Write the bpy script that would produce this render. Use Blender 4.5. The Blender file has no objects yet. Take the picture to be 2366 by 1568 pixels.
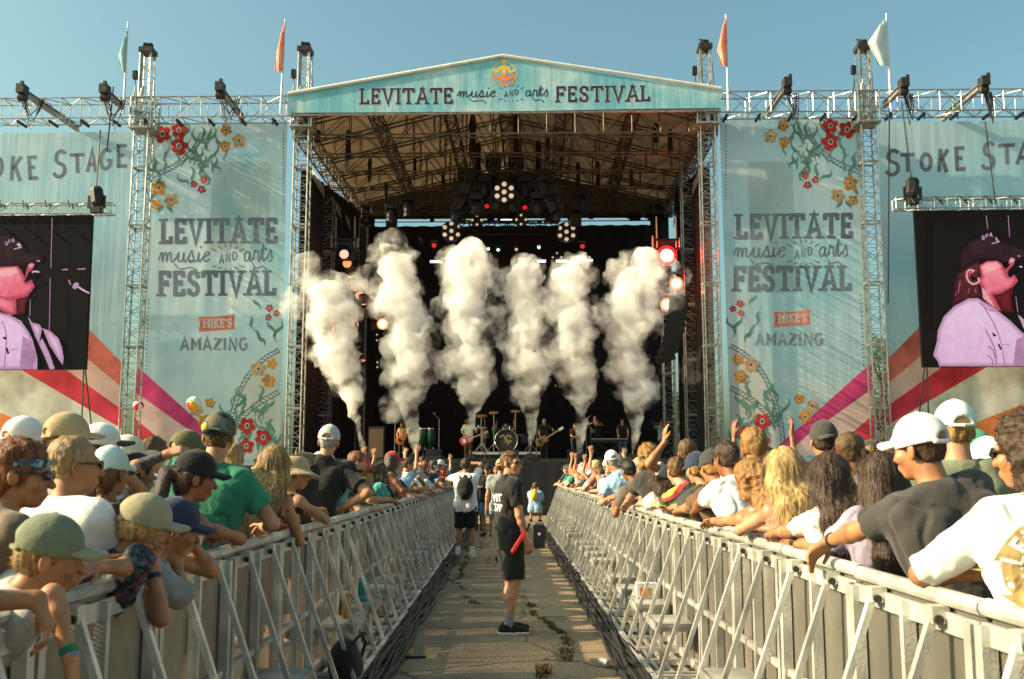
import bpy, math, random, bmesh
import numpy as np
from mathutils import Vector, Matrix
from mathutils.bvhtree import BVHTree
R = math.radians
rnd = random.Random(7)
scene = bpy.context.scene
COL = scene.collection

# ------------------------------------------------------------------ camera
CAMZ, FPX, PITCH, YAW = 1.60, 2300.0, 7.53, -0.32
cd = bpy.data.cameras.new('camera'); cam = bpy.data.objects.new('camera', cd); COL.objects.link(cam)
cd.sensor_width = 36; cd.lens = 36*FPX/2366; cd.clip_end = 4000; cd.clip_start = 0.05
cam.location = (0, 0, CAMZ); cam.rotation_euler = (R(90+PITCH), 0, R(YAW))
scene.camera = cam
cd.dof.use_dof = True; cd.dof.focus_distance = 13.0; cd.dof.aperture_fstop = 5.6
CM = Matrix.Translation(cam.location) @ cam.rotation_euler.to_matrix().to_4x4()
STH = R(-1.7)                                     # the stage front is not quite square to the aisle
SM = Matrix.Translation((0, 38, 0)) @ Matrix.Rotation(STH, 4, 'Z') @ Matrix.Translation((0, -38, 0))
SMI = SM.inverted()
def ray(px, py):
    d = CM.to_3x3() @ Vector(((px-1183)/FPX, -(py-784)/FPX, -1.0))
    return d
def S(px, py, Y):                                 # pixel -> point on the plane Y of the stage's own axes
    o = SMI @ Vector(cam.location); d = SMI.to_3x3() @ ray(px, py)
    t = (Y-o.y)/d.y
    return o + d*t
def W(px, py, Y):
    d = ray(px, py); t = Y/d.y
    return Vector(cam.location) + d*t
def G(px, py, z=0.0):
    d = ray(px, py); t = (z-CAMZ)/d.z
    return Vector(cam.location) + d*t

# ------------------------------------------------------------------ render settings, sky, sun
scene.view_settings.view_transform = 'Standard'; scene.view_settings.look = 'None'
scene.view_settings.exposure = 0.92; scene.view_settings.gamma = 1
scene.render.engine = 'CYCLES'
cy = scene.cycles
cy.use_denoising = True
cy.max_bounces = 10; cy.diffuse_bounces = 3; cy.glossy_bounces = 2; cy.transmission_bounces = 4
cy.volume_bounces = 8; cy.transparent_max_bounces = 10; cy.volume_step_rate = 1.0
cy.caustics_reflective = False; cy.caustics_refractive = False
SUN_EL, SUN_AZ = 28.0, 7.0                        # from the left, a touch behind the camera
w = bpy.data.worlds.new('World'); scene.world = w; w.use_nodes = True
nt = w.node_tree; bg = nt.nodes['Background']
sky = nt.nodes.new('ShaderNodeTexSky'); sky.sky_type = 'NISHITA'; sky.sun_disc = False
sky.sun_elevation = R(SUN_EL); sky.sun_rotation = R(270-SUN_AZ)
sky.air_density = 1.0; sky.dust_density = 5.0; sky.ozone_density = 1.2
mx = nt.nodes.new('ShaderNodeMix'); mx.data_type = 'RGBA'; mx.blend_type = 'MULTIPLY'
mx.inputs[0].default_value = 1.0; mx.inputs[7].default_value = (0.79, 1.05, 0.855, 1)
nt.links.new(sky.outputs[0], mx.inputs[6]); nt.links.new(mx.outputs[2], bg.inputs[0])
bg.inputs[1].default_value = 0.122
ld = bpy.data.lights.new('sun', 'SUN'); sun = bpy.data.objects.new('sun', ld); COL.objects.link(sun)
ld.energy = 5.0; ld.angle = R(0.5); ld.color = (1.0, 0.75, 0.49)
sdir = Vector((-math.cos(R(SUN_AZ))*math.cos(R(SUN_EL)), -math.sin(R(SUN_AZ))*math.cos(R(SUN_EL)), math.sin(R(SUN_EL))))
sun.rotation_euler = sdir.to_track_quat('Z', 'Y').to_euler()
sun.location = (-20, -5, 25)

# ------------------------------------------------------------------ materials
def lin(c):
    if isinstance(c, str):
        c = [int(c[i:i+2], 16)/255 for i in (0, 2, 4)]
        c = [x/12.92 if x <= .04045 else ((x+.055)/1.055)**2.4 for x in c]
    return (c[0], c[1], c[2], 1)
MATS = {}
def mat(name, color, rough=.7, metal=0, var=.12, vs=6.0, bump=0.0, bs=40.0, spec=.4, stretch=(1, 1, 1), emit=None, es=1.0, sheen=0, transl=0, alpha=1.0, c2=None, detail=4):
    if name in MATS: return MATS[name]
    m = bpy.data.materials.new(name); m.use_nodes = True
    n, l = m.node_tree.nodes, m.node_tree.links
    p = n['Principled BSDF']; c = lin(color)
    p.inputs['Base Color'].default_value = c; p.inputs['Roughness'].default_value = rough
    p.inputs['Metallic'].default_value = metal; p.inputs['Specular IOR Level'].default_value = spec
    if sheen: p.inputs['Sheen Weight'].default_value = sheen
    if emit is not None:
        p.inputs['Emission Color'].default_value = lin(emit); p.inputs['Emission Strength'].default_value = es
    if var or bump or c2:
        tc = n.new('ShaderNodeTexCoord'); mp = n.new('ShaderNodeMapping'); mp.inputs['Scale'].default_value = stretch
        l.new(tc.outputs['Object'], mp.inputs[0])
        no = n.new('ShaderNodeTexNoise'); no.inputs['Scale'].default_value = vs; no.inputs['Detail'].default_value = detail
        l.new(mp.outputs[0], no.inputs['Vector'])
        if var or c2:
            rp = n.new('ShaderNodeValToRGB'); rp.color_ramp.elements[0].position = .32; rp.color_ramp.elements[1].position = .68
            a = c2 and lin(c2) or [x*(1-var*1.6) for x in c[:3]]+[1]
            b = c if c2 else [min(1, x*(1+var)) for x in c[:3]]+[1]
            rp.color_ramp.elements[0].color = a; rp.color_ramp.elements[1].color = b
            l.new(no.outputs['Fac'], rp.inputs[0]); l.new(rp.outputs[0], p.inputs['Base Color'])
        if bump:
            nb = n.new('ShaderNodeTexNoise'); nb.inputs['Scale'].default_value = bs; nb.inputs['Detail'].default_value = 3
            l.new(mp.outputs[0], nb.inputs['Vector'])
            bp = n.new('ShaderNodeBump'); bp.inputs['Strength'].default_value = bump; bp.inputs['Distance'].default_value = .02
            l.new(nb.outputs['Fac'], bp.inputs['Height']); l.new(bp.outputs[0], p.inputs['Normal'])
    out = n['Material Output']; last = p.outputs[0]
    if transl:
        t = n.new('ShaderNodeBsdfTranslucent'); mxs = n.new('ShaderNodeMixShader'); mxs.inputs[0].default_value = transl
        t.inputs[0].default_value = c
        if p.inputs['Base Color'].is_linked: l.new(p.inputs['Base Color'].links[0].from_socket, t.inputs[0])
        l.new(last, mxs.inputs[1]); l.new(t.outputs[0], mxs.inputs[2]); last = mxs.outputs[0]
    if alpha < 1:
        t = n.new('ShaderNodeBsdfTransparent'); mxs = n.new('ShaderNodeMixShader'); mxs.inputs[0].default_value = 1-alpha
        l.new(last, mxs.inputs[1]); l.new(t.outputs[0], mxs.inputs[2]); last = mxs.outputs[0]
    l.new(last, out.inputs[0])
    MATS[name] = m
    return m

def vary(m, lo, hi):                               # every section a little lighter or duller than the next
    n, l = m.node_tree.nodes, m.node_tree.links; p = n['Principled BSDF']; src = p.inputs['Base Color'].links[0].from_socket
    oi = n.new('ShaderNodeObjectInfo'); mr = n.new('ShaderNodeMapRange'); mr.inputs['To Min'].default_value = lo; mr.inputs['To Max'].default_value = hi; l.new(oi.outputs['Random'], mr.inputs['Value'])
    mu = n.new('ShaderNodeVectorMath'); mu.operation = 'SCALE'; l.new(src, mu.inputs[0]); l.new(mr.outputs[0], mu.inputs['Scale']); l.new(mu.outputs[0], p.inputs['Base Color'])
# ------------------------------------------------------------------ mesh building
class MB:
    def __init__(s): s.v = []; s.f = []; s.mi = []; s.m = 0
    def add(s, vs, fs):
        o = len(s.v); s.v += [tuple(x) for x in vs]; s.f += [tuple(i+o for i in f) for f in fs]; s.mi += [s.m]*len(fs); return s
    def box(s, c, d, rot=None):
        hx, hy, hz = d[0]/2, d[1]/2, d[2]/2
        vs = [Vector((x, y, z)) for x in (-hx, hx) for y in (-hy, hy) for z in (-hz, hz)]
        if rot is not None: vs = [rot @ v for v in vs]
        c = Vector(c)
        return s.add([v+c for v in vs], [(0, 1, 3, 2), (4, 6, 7, 5), (0, 4, 5, 1), (2, 3, 7, 6), (0, 2, 6, 4), (1, 5, 7, 3)])
    def tube(s, p, q, r, n=5, r2=None, cap=True):
        p, q = Vector(p), Vector(q); d = q-p
        if d.length < 1e-6: return s
        d.normalize(); a = d.orthogonal().normalized() if abs(d.z) < .99 else Vector((1, 0, 0)); b = d.cross(a); a = b.cross(d)
        r2 = r if r2 is None else r2
        vs = []
        for c, rr in ((p, r), (q, r2)):
            for i in range(n):
                t = 2*math.pi*i/n; vs.append(c+(a*math.cos(t)+b*math.sin(t))*rr)
        fs = [(i, (i+1) % n, n+(i+1) % n, n+i) for i in range(n)]
        if cap: fs += [tuple(range(n-1, -1, -1)), tuple(range(n, 2*n))]
        return s.add(vs, fs)
    def bar(s, p, q, wd, hd, up=(0, 0, 1)):
        p, q = Vector(p), Vector(q); d = q-p; L = d.length; d.normalize()
        up = Vector(up); x = d.cross(up)
        if x.length < 1e-4: x = d.cross(Vector((1, 0, 0)))
        x.normalize(); z = x.cross(d)
        m = Matrix((x, d, z)).transposed()
        return s.box((p+q)/2, (wd, L, hd), m)
    def path(s, pts, r, n=6, r2=None, flat=1.0):
        pts = [Vector(p) for p in pts]; N = len(pts); rings = []
        for i, p in enumerate(pts):
            d = (pts[min(i+1, N-1)]-pts[max(i-1, 0)]).normalized()
            a = d.cross(Vector((0, 0, 1)))
            if a.length < .05: a = d.cross(Vector((0, 1, 0)))
            a.normalize(); b = a.cross(d)
            rr = r if r2 is None else r+(r2-r)*i/(N-1)
            rings.append([p+(a*math.cos(2*math.pi*k/n)+b*math.sin(2*math.pi*k/n)*flat)*rr for k in range(n)])
        vs = [v for rg in rings for v in rg]
        fs = [(i*n+k, i*n+(k+1) % n, (i+1)*n+(k+1) % n, (i+1)*n+k) for i in range(N-1) for k in range(n)]
        fs += [tuple(range(n-1, -1, -1)), tuple((N-1)*n+k for k in range(n))]
        return s.add(vs, fs)
    def lathe(s, c, prof, n=16, axis='z', rot=None):
        vs = []; c = Vector(c)
        for r, h in prof:
            for i in range(n):
                t = 2*math.pi*i/n
                v = Vector((r*math.cos(t), r*math.sin(t), h))
                if axis == 'y': v = Vector((v.x, v.z, v.y))
                if axis == 'x': v = Vector((v.z, v.x, v.y))
                if rot is not None: v = rot @ v
                vs.append(c+v)
        fs = []
        for j in range(len(prof)-1):
            for i in range(n):
                k = (i+1) % n; fs.append((j*n+i, j*n+k, (j+1)*n+k, (j+1)*n+i))
        fs += [tuple(range(n-1, -1, -1)), tuple((len(prof)-1)*n+i for i in range(n))]
        return s.add(vs, fs)
    def prism(s, poly, fn, t0, t1):               # poly in (u,v); fn(u,v,w)->point; extruded w from t0 to t1
        n = len(poly)
        vs = [fn(u, v, t0) for u, v in poly]+[fn(u, v, t1) for u, v in poly]
        fs = [tuple(range(n)), tuple(range(2*n-1, n-1, -1))]+[(i, n+i, n+(i+1) % n, (i+1) % n) for i in range(n)]
        return s.add(vs, fs)
    def build(s, name, mats, parent=None, smooth=False):
        me = bpy.data.meshes.new(name); me.from_pydata(s.v, [], s.f)
        mats = mats if isinstance(mats, (list, tuple)) else [mats]
        for m in mats: me.materials.append(m)
        if len(mats) > 1: me.polygons.foreach_set('material_index', s.mi)
        if smooth: me.polygons.foreach_set('use_smooth', [True]*len(me.polygons))
        bm = bmesh.new(); bm.from_mesh(me); bmesh.ops.recalc_face_normals(bm, faces=bm.faces); bm.to_mesh(me); bm.free()
        return link(name, me, parent)
def link(name, me, parent=None):
    o = bpy.data.objects.new(name, me); COL.objects.link(o)
    if parent is not None: o.parent = parent
    return o
def tag(o, label=None, cat=None, group=None, kind=None):
    if label: o['label'] = label
    if cat: o['category'] = cat
    if group: o['group'] = group
    if kind: o['kind'] = kind
    return o
STAGE = []                                         # top-level objects built in the stage's own axes
def thing(name, label, cat, loc=(0, 0, 0), rz=0, group=None, stage=False):
    o = bpy.data.objects.new(name, None); COL.objects.link(o); o.empty_display_size = .2
    o.location = loc; o.rotation_euler = (0, 0, rz); tag(o, label, cat, group)
    if stage: STAGE.append(o)
    return o
def copy_tree(o, parent=None):
    c = o.copy(); COL.objects.link(c)
    if parent is not None: c.parent = parent
    for ch in KIDS.get(o.name, ()): copy_tree(ch, c)
    return c
KIDS = {}
def note_kids(root):
    KIDS[root.name] = list(root.children)
    for c in root.children: note_kids(c)

M_ALU = mat('aluminium', (.42, .41, .38), .38, .85, .15, 9)
M_ALUD = mat('aluminium_weathered', (.38, .37, .34), .5, .7, .22, 5)
M_BLACK = mat('black_fabric', (.012, .012, .014), .9, 0, .2, 3)
M_BLACKP = mat('black_plastic', (.016, .016, .018), .45, 0, .1, 8)
M_STEEL = mat('dark_steel', (.06, .055, .05), .5, .6, .2, 6)

# ------------------------------------------------------------------ ground
def ground_mat():
    m = bpy.data.materials.new('concrete'); m.use_nodes = True
    n, l = m.node_tree.nodes, m.node_tree.links; p = n['Principled BSDF']; p.inputs['Roughness'].default_value = .9
    p.inputs['Specular IOR Level'].default_value = .2
    tc = n.new('ShaderNodeTexCoord')
    a = n.new('ShaderNodeTexNoise'); a.inputs['Scale'].default_value = 1.1; a.inputs['Detail'].default_value = 8; a.inputs['Roughness'].default_value = .65
    b = n.new('ShaderNodeTexNoise'); b.inputs['Scale'].default_value = 60; b.inputs['Detail'].default_value = 4
    l.new(tc.outputs['Object'], a.inputs[0]); l.new(tc.outputs['Object'], b.inputs[0])
    r1 = n.new('ShaderNodeValToRGB'); e = r1.color_ramp.elements
    e[0].position = .3; e[0].color = (.25, .185, .12, 1); e[1].position = .7; e[1].color = (.48, .36, .235, 1)
    r2 = n.new('ShaderNodeValToRGB'); e = r2.color_ramp.elements
    e[0].position = .38; e[0].color = (.42, .42, .42, 1); e[1].position = .62; e[1].color = (1, 1, 1, 1)
    l.new(a.outputs['Fac'], r1.inputs[0]); l.new(b.outputs['Fac'], r2.inputs[0])
    mu = n.new('ShaderNodeMix'); mu.data_type = 'RGBA'; mu.blend_type = 'MULTIPLY'; mu.inputs[0].default_value = 1
    l.new(r1.outputs[0], mu.inputs[6]); l.new(r2.outputs[0], mu.inputs[7])
    # cracks
    ns = n.new('ShaderNodeTexNoise'); ns.inputs['Scale'].default_value = 1.6; ns.inputs['Detail'].default_value = 5
    l.new(tc.outputs['Object'], ns.inputs[0])
    ad = n.new('ShaderNodeMix'); ad.data_type = 'RGBA'; ad.blend_type = 'ADD'; ad.inputs[0].default_value = .5
    l.new(tc.outputs['Object'], ad.inputs[6]); l.new(ns.outputs['Color'], ad.inputs[7])
    vo = n.new('ShaderNodeTexVoronoi'); vo.feature = 'DISTANCE_TO_EDGE'; vo.inputs['Scale'].default_value = .55
    l.new(ad.outputs[2], vo.inputs[0])
    r3 = n.new('ShaderNodeValToRGB'); e = r3.color_ramp.elements
    e[0].position = .0; e[0].color = (.25, .25, .25, 1); e[1].position = .012; e[1].color = (1, 1, 1, 1)
    l.new(vo.outputs['Distance'], r3.inputs[0])
    mc = n.new('ShaderNodeMix'); mc.data_type = 'RGBA'; mc.blend_type = 'MULTIPLY'; mc.inputs[0].default_value = 1
    l.new(mu.outputs[2], mc.inputs[6]); l.new(r3.outputs[0], mc.inputs[7]); l.new(mc.outputs[2], p.inputs['Base Color'])
    bp = n.new('ShaderNodeBump'); bp.inputs['Strength'].default_value = .5; bp.inputs['Distance'].default_value = .01
    l.new(b.outputs['Fac'], bp.inputs['Height']); l.new(bp.outputs[0], p.inputs['Normal'])
    return m
g = MB().add([(-900, -300, 0), (900, -300, 0), (900, 1500, 0), (-900, 1500, 0)], [(0, 1, 2, 3)]).build('ground', ground_mat())
tag(g, 'cracked grey concrete ground under crowd and aisle', 'ground', kind='structure')

RAILX, RAILZ, BASEX = 1.55, 1.19, 1.10
# black cable run along the foot of each barricade
M_CABLE = mat('black_cable', (.02, .018, .016), .6, 0, .3, 20, stretch=(1, .1, 1))
for sgn, side in ((-1, 'left'), (1, 'right')):
    t = thing('cable_bundle', 'black bundle of cables on the ground along the foot of the %s barricade' % side, 'cables', (sgn*1.0, 3, 0))
    for k in range(13):
        pts = []; ph = rnd.uniform(0, 6); off = (k-6)*.017; am = rnd.uniform(.012, .04)
        for i in range(64):
            y = -1+i*28.5/63
            pts.append((off+am*math.sin(y*rnd.uniform(1.9, 2.1)+ph)+rnd.uniform(-.008, .008), y, .018+rnd.choice((0, .02, .035))+.006*math.sin(y*3+ph)))
        MB().path(pts, .017, 6).build('cable', M_CABLE, t, True)

# weeds in the cracks, one object
M_WEED = mat('weed_green', (.06, .085, .02), .8, 0, .3, 30)
M_WEEDD = mat('weed_dry', (.22, .13, .045), .85, 0, .3, 30)
wb = MB()
def tuft(x, y, r, n, h, dry):
    for k in range(n):
        a = rnd.uniform(0, 6.28); rr = r*math.sqrt(rnd.random()); px, py = x+rr*math.cos(a), y+rr*math.sin(a)
        la = rnd.uniform(0, 6.28); hh = h*.62*rnd.uniform(.4, 1); le = rnd.uniform(.3, 1)*hh; wv = rnd.uniform(.004, .009)
        dx, dy = math.cos(la), math.sin(la)
        wb.m = 1 if rnd.random() < dry else 0
        p0 = Vector((px, py, 0)); p1 = Vector((px+dx*le*.5, py+dy*le*.5, hh*.75)); p2 = Vector((px+dx*le*1.1, py+dy*le*1.1, hh))
        s_ = Vector((-dy, dx, 0))*wv
        wb.add([p0-s_, p0+s_, p1+s_*1.1, p1-s_*1.1, p2], [(0, 1, 2, 3), (3, 2, 4)])
def weedline(pts, n, r, h, dry):
    for (a, b) in zip(pts[:-1], pts[1:]):
        for i in range(n):
            t = rnd.random(); c = G(a[0]+(b[0]-a[0])*t, a[1]+(b[1]-a[1])*t)
            if rnd.random() < .6: tuft(c.x+rnd.gauss(0, .02), c.y+rnd.gauss(0, .03), r*.8, 11, h, dry)
weedline([(1085, 1250), (1075, 1300), (1062, 1340)], 12, .05, .13, .7)
weedline([(1062, 1335), (1045, 1342), (1075, 1360), (1085, 1385), (1105, 1398)], 7, .05, .06, .6)
weedline([(1225, 1395), (1232, 1415), (1240, 1425)], 9, .05, .07, .8)
weedline([(1240, 1423), (1265, 1440), (1280, 1452), (1308, 1468)], 13, .045, .05, .1)
weedline([(1308, 1468), (1312, 1490), (1305, 1525)], 14, .06, .07, .75)
weedline([(1262, 1545), (1250, 1568)], 14, .06, .09, .85)
weedline([(1105, 1205), (1120, 1180)], 10, .05, .1, .7)
wo = wb.build('weeds', [M_WEED, M_WEEDD]); tag(wo, 'green and dried brown weeds growing out of cracks in the aisle', 'weeds', kind='stuff')

# ------------------------------------------------------------------ barricades
def mesh_mat():
    m = bpy.data.materials.new('perforated_aluminium'); m.use_nodes = True
    n, l = m.node_tree.nodes, m.node_tree.links; p = n['Principled BSDF']
    p.inputs['Metallic'].default_value = .6; p.inputs['Roughness'].default_value = .55
    tc = n.new('ShaderNodeTexCoord'); mp = n.new('ShaderNodeMapping'); mp.inputs['Rotation'].default_value = (R(45), 0, 0); mp.inputs['Scale'].default_value = (1, 1, 1)
    l.new(tc.outputs['Object'], mp.inputs[0])
    ck = n.new('ShaderNodeTexVoronoi'); ck.inputs['Scale'].default_value = 80; ck.inputs['Randomness'].default_value = 0
    l.new(mp.outputs[0], ck.inputs[0])
    rp = n.new('ShaderNodeValToRGB'); e = rp.color_ramp.elements
    e[0].position = .38; e[0].color = (.14, .12, .10, 1); e[1].position = .47; e[1].color = (.50, .47, .40, 1)
    l.new(ck.outputs['Distance'], rp.inputs[0])
    no = n.new('ShaderNodeTexNoise'); no.inputs['Scale'].default_value = 3; no.inputs['Detail'].default_value = 5
    l.new(tc.outputs['Object'], no.inputs[0])
    r2 = n.new('ShaderNodeValToRGB'); e = r2.color_ramp.elements
    e[0].position = .3; e[0].color = (.7, .68, .64, 1); e[1].position = .7; e[1].color = (1, 1, 1, 1); l.new(no.outputs['Fac'], r2.inputs[0])
    mu = n.new('ShaderNodeMix'); mu.data_type = 'RGBA'; mu.blend_type = 'MULTIPLY'; mu.inputs[0].default_value = 1
    l.new(rp.outputs[0], mu.inputs[6]); l.new(r2.outputs[0], mu.inputs[7]); l.new(mu.outputs[2], p.inputs['Base Color'])
    r4 = n.new('ShaderNodeValToRGB'); e = r4.color_ramp.elements; e[0].position = .35; e[0].color = (1, 1, 1, 1); e[1].position = .39; e[1].color = (0, 0, 0, 1); l.new(ck.outputs['Distance'], r4.inputs[0])
    tr = n.new('ShaderNodeBsdfTransparent'); ms = n.new('ShaderNodeMixShader'); l.new(r4.outputs[0], ms.inputs[0]); l.new(p.outputs[0], ms.inputs[1]); l.new(tr.outputs[0], ms.inputs[2]); l.new(ms.outputs[0], n['Material Output'].inputs[0])
    return m
M_PERF = mesh_mat()
M_BAR = mat('barricade_aluminium', (.70, .68, .62), .36, .45, .26, 3.5, bump=.2, bs=60, detail=8)
vary(M_BAR, .74, 1.04); vary(M_PERF, .72, 1.05)
M_BOLT = mat('dark_bolt', (.05, .045, .04), .5, .6, 0)
UNIT = 1.16
def make_unit(s, label, group, step):
    # s=+1: the aisle lies towards -x (right-hand barricade); origin at the sheet's foot
    t = thing('barricade', label, 'barricade', group=group)
    f = MB(); d = -s
    L = UNIT-.012
    f.tube((0, -L/2, RAILZ-.03), (0, L/2, RAILZ-.03), .030, 10)
    f.box((0, 0, .03), (.05, L, .06)); f.box((d*.012, 0, RAILZ-.11), (.02, L, .07))
    for y in (-L/2+.03, 0, L/2-.03): f.box((d*.025, y, .585), (.05, .05 if y else .032, 1.05))
    for z in (.52,): f.box((d*.018, 0, z), (.03, L-.12, .036))
    f.build('frame', M_BAR, t)
    MB().box((s*.012, 0, .6), (.004, L-.02, 1.08)).build('panel', M_PERF, t)
    b = MB()
    for y in (-.30, .27):
        b = MB(); b.bar((d*.055, y, RAILZ-.09), (d*.425, y, .075), .027, .034, up=(0, 1, 0))
        b.box((d*.04, y, RAILZ-.085), (.06, .07, .06))
        o = b.build('brace', M_BAR, t)
        MB().tube((d*.05, y-.045, RAILZ-.1), (d*.05, y+.045, RAILZ-.1), .017, 8).build('bolt', M_BOLT, o)
    b = MB(); b.box((d*.23, 0, .03), (.44, .05, .045)); b.box((d*.43, 0, .032), (.045, L, .055))
    for y in (-L/2+.04, L/2-.04): b.box((d*.23, y, .03), (.44, .05, .045))
    for x in (.12, .24, .34): b.box((d*x, 0, .022), (.03, L-.1, .025))
    b.build('base', M_BAR, t)
    if step:
        p = MB(); p.box((d*.19, -.015, .36), (.30, .50, .03)); p.box((d*.335, -.015, .342), (.02, .50, .066))
        for y in (-.24, .21): p.box((d*.19, y, .333), (.28, .025, .05)); p.box((d*.30, y, .19), (.03, .025, .25))
        p.build('step', M_BAR, t)
    return t
NU = 25; Y0 = 1.55
for s, side in ((-1, 'left'), (1, 'right')):
    protos = {}
    for i in range(NU):
        y = Y0+i*UNIT; st = (i % 5) not in (0,)
        lab = 'silver perforated barricade section with %s in the row on the %s of the aisle' % ('a step' if st else 'no step', side)
        if st not in protos:
            o = make_unit(s, lab, '%s-hand aisle barricade sections %s' % (side, 'with step' if st else 'without step'), st); note_kids(o); protos[st] = o
        else: o = copy_tree(protos[st])
        o.location = (s*(RAILX+rnd.uniform(-.006, .006)), y, rnd.uniform(0, .008)); o.rotation_euler = (0, 0, rnd.uniform(-.006, .006))
# ================================================================== surface nets over blended primitives
def hash3(ix, iy, iz):
    n = (ix*374761393+iy*668265263+iz*2147483647) & 0xFFFFFFFF
    n = ((n ^ (n >> 13))*1274126177) & 0xFFFFFFFF
    return ((n ^ (n >> 16)) & 0xFFFF)/32767.5-1
def vnoise(p):
    i = np.floor(p).astype(np.int64); f = p-i; f = f*f*(3-2*f); r = 0
    for dx in (0, 1):
        for dy in (0, 1):
            for dz in (0, 1):
                w_ = (f[:, 0] if dx else 1-f[:, 0])*(f[:, 1] if dy else 1-f[:, 1])*(f[:, 2] if dz else 1-f[:, 2])
                r = r+w_*hash3(i[:, 0]+dx, i[:, 1]+dy, i[:, 2]+dz)
    return r
def fbm(p, o=3):
    r = 0; a = 1
    for k in range(o): r = r+a*vnoise(p*(2**k)+k*17.3); a *= .5
    return r
class Sdf:
    def __init__(s): s.p = []
    def cap(s, a, b, r1, r2=None, k=.03, clip=(), sub=False):
        s.p.append(('c', np.array(a, float), np.array(b, float), r1, r1 if r2 is None else r2, k, clip, sub)); return s
    def ell(s, c, r, rot=None, k=.02, clip=(), sub=False):
        s.p.append(('e', np.array(c, float), np.array(r, float), None if rot is None else np.array(rot, float), None, k, clip, sub)); return s
    def chain(s, pts, rs, k=.03, clip=()):
        for i in range(len(pts)-1): s.cap(pts[i], pts[i+1], rs[i], rs[i+1], k, clip)
        return s
    def bounds(s):
        lo = np.full(3, 1e9); hi = -lo
        for q in s.p:
            if q[7]: continue
            if q[0] == 'c': r = max(q[3], q[4]); l, h = np.minimum(q[1], q[2])-r, np.maximum(q[1], q[2])+r
            else:
                r = q[2] if q[3] is None else np.full(3, q[2].max()); l, h = q[1]-r, q[1]+r
            lo = np.minimum(lo, l); hi = np.maximum(hi, h)
        return lo, hi
    def mesh(s, vox, disp=None):
        lo, hi = s.bounds(); lo = lo-vox*2.5; hi = hi+vox*2.5
        n = np.ceil((hi-lo)/vox).astype(int)+1
        D = np.full(n, 1.0, np.float32)
        ax = [lo[i]+vox*np.arange(n[i]) for i in range(3)]
        for (ty, A, B, C_, E, k, clip, sub) in s.p:
            if ty == 'c': r = max(C_, E); l, h = np.minimum(A, B)-r, np.maximum(A, B)+r
            else:
                r = B if C_ is None else np.full(3, B.max()); l, h = A-r, A+r
            m = k+vox*2; i0 = np.clip(np.floor((l-m-lo)/vox).astype(int), 0, n); i1 = np.clip(np.ceil((h+m-lo)/vox).astype(int)+1, 0, n)
            if (i1 <= i0).any(): continue
            sl = tuple(slice(i0[j], i1[j]) for j in range(3))
            X, Y, Z = ax[0][sl[0]][:, None, None], ax[1][sl[1]][None, :, None], ax[2][sl[2]][None, None, :]
            if ty == 'c':
                d = B-A; dd = max(1e-12, float(d @ d))
                t = np.clip(((X-A[0])*d[0]+(Y-A[1])*d[1]+(Z-A[2])*d[2])/dd, 0, 1)
                q = np.sqrt((X-A[0]-t*d[0])**2+(Y-A[1]-t*d[1])**2+(Z-A[2]-t*d[2])**2)-(C_+(E-C_)*t)
            else:
                x, y, z = X-A[0], Y-A[1], Z-A[2]
                if C_ is not None:
                    x, y, z = (C_[0, 0]*x+C_[1, 0]*y+C_[2, 0]*z, C_[0, 1]*x+C_[1, 1]*y+C_[2, 1]*z, C_[0, 2]*x+C_[1, 2]*y+C_[2, 2]*z)
                k0 = np.sqrt((x/B[0])**2+(y/B[1])**2+(z/B[2])**2); k1 = np.sqrt((x/B[0]**2)**2+(y/B[1]**2)**2+(z/B[2]**2)**2)
                q = k0*(k0-1)/np.maximum(k1, 1e-6)
            for (pt, nn) in clip: q = np.maximum(q, (X-pt[0])*nn[0]+(Y-pt[1])*nn[1]+(Z-pt[2])*nn[2])
            old = D[sl]
            if sub:
                q = -q; hh = np.clip(.5-.5*(q-old)/k, 0, 1) if k > 0 else (q < old); D[sl] = old*hh+q*(1-hh)+ (k*hh*(1-hh) if k > 0 else 0)
            elif k > 0:
                hh = np.clip(.5+.5*(old-q)/k, 0, 1); D[sl] = old*(1-hh)+q*hh-k*hh*(1-hh)
            else: D[sl] = np.minimum(old, q)
        D[0], D[-1], D[:, 0], D[:, -1], D[:, :, 0], D[:, :, -1] = (1,)*6
        return nets(D, lo, vox, disp)
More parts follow.
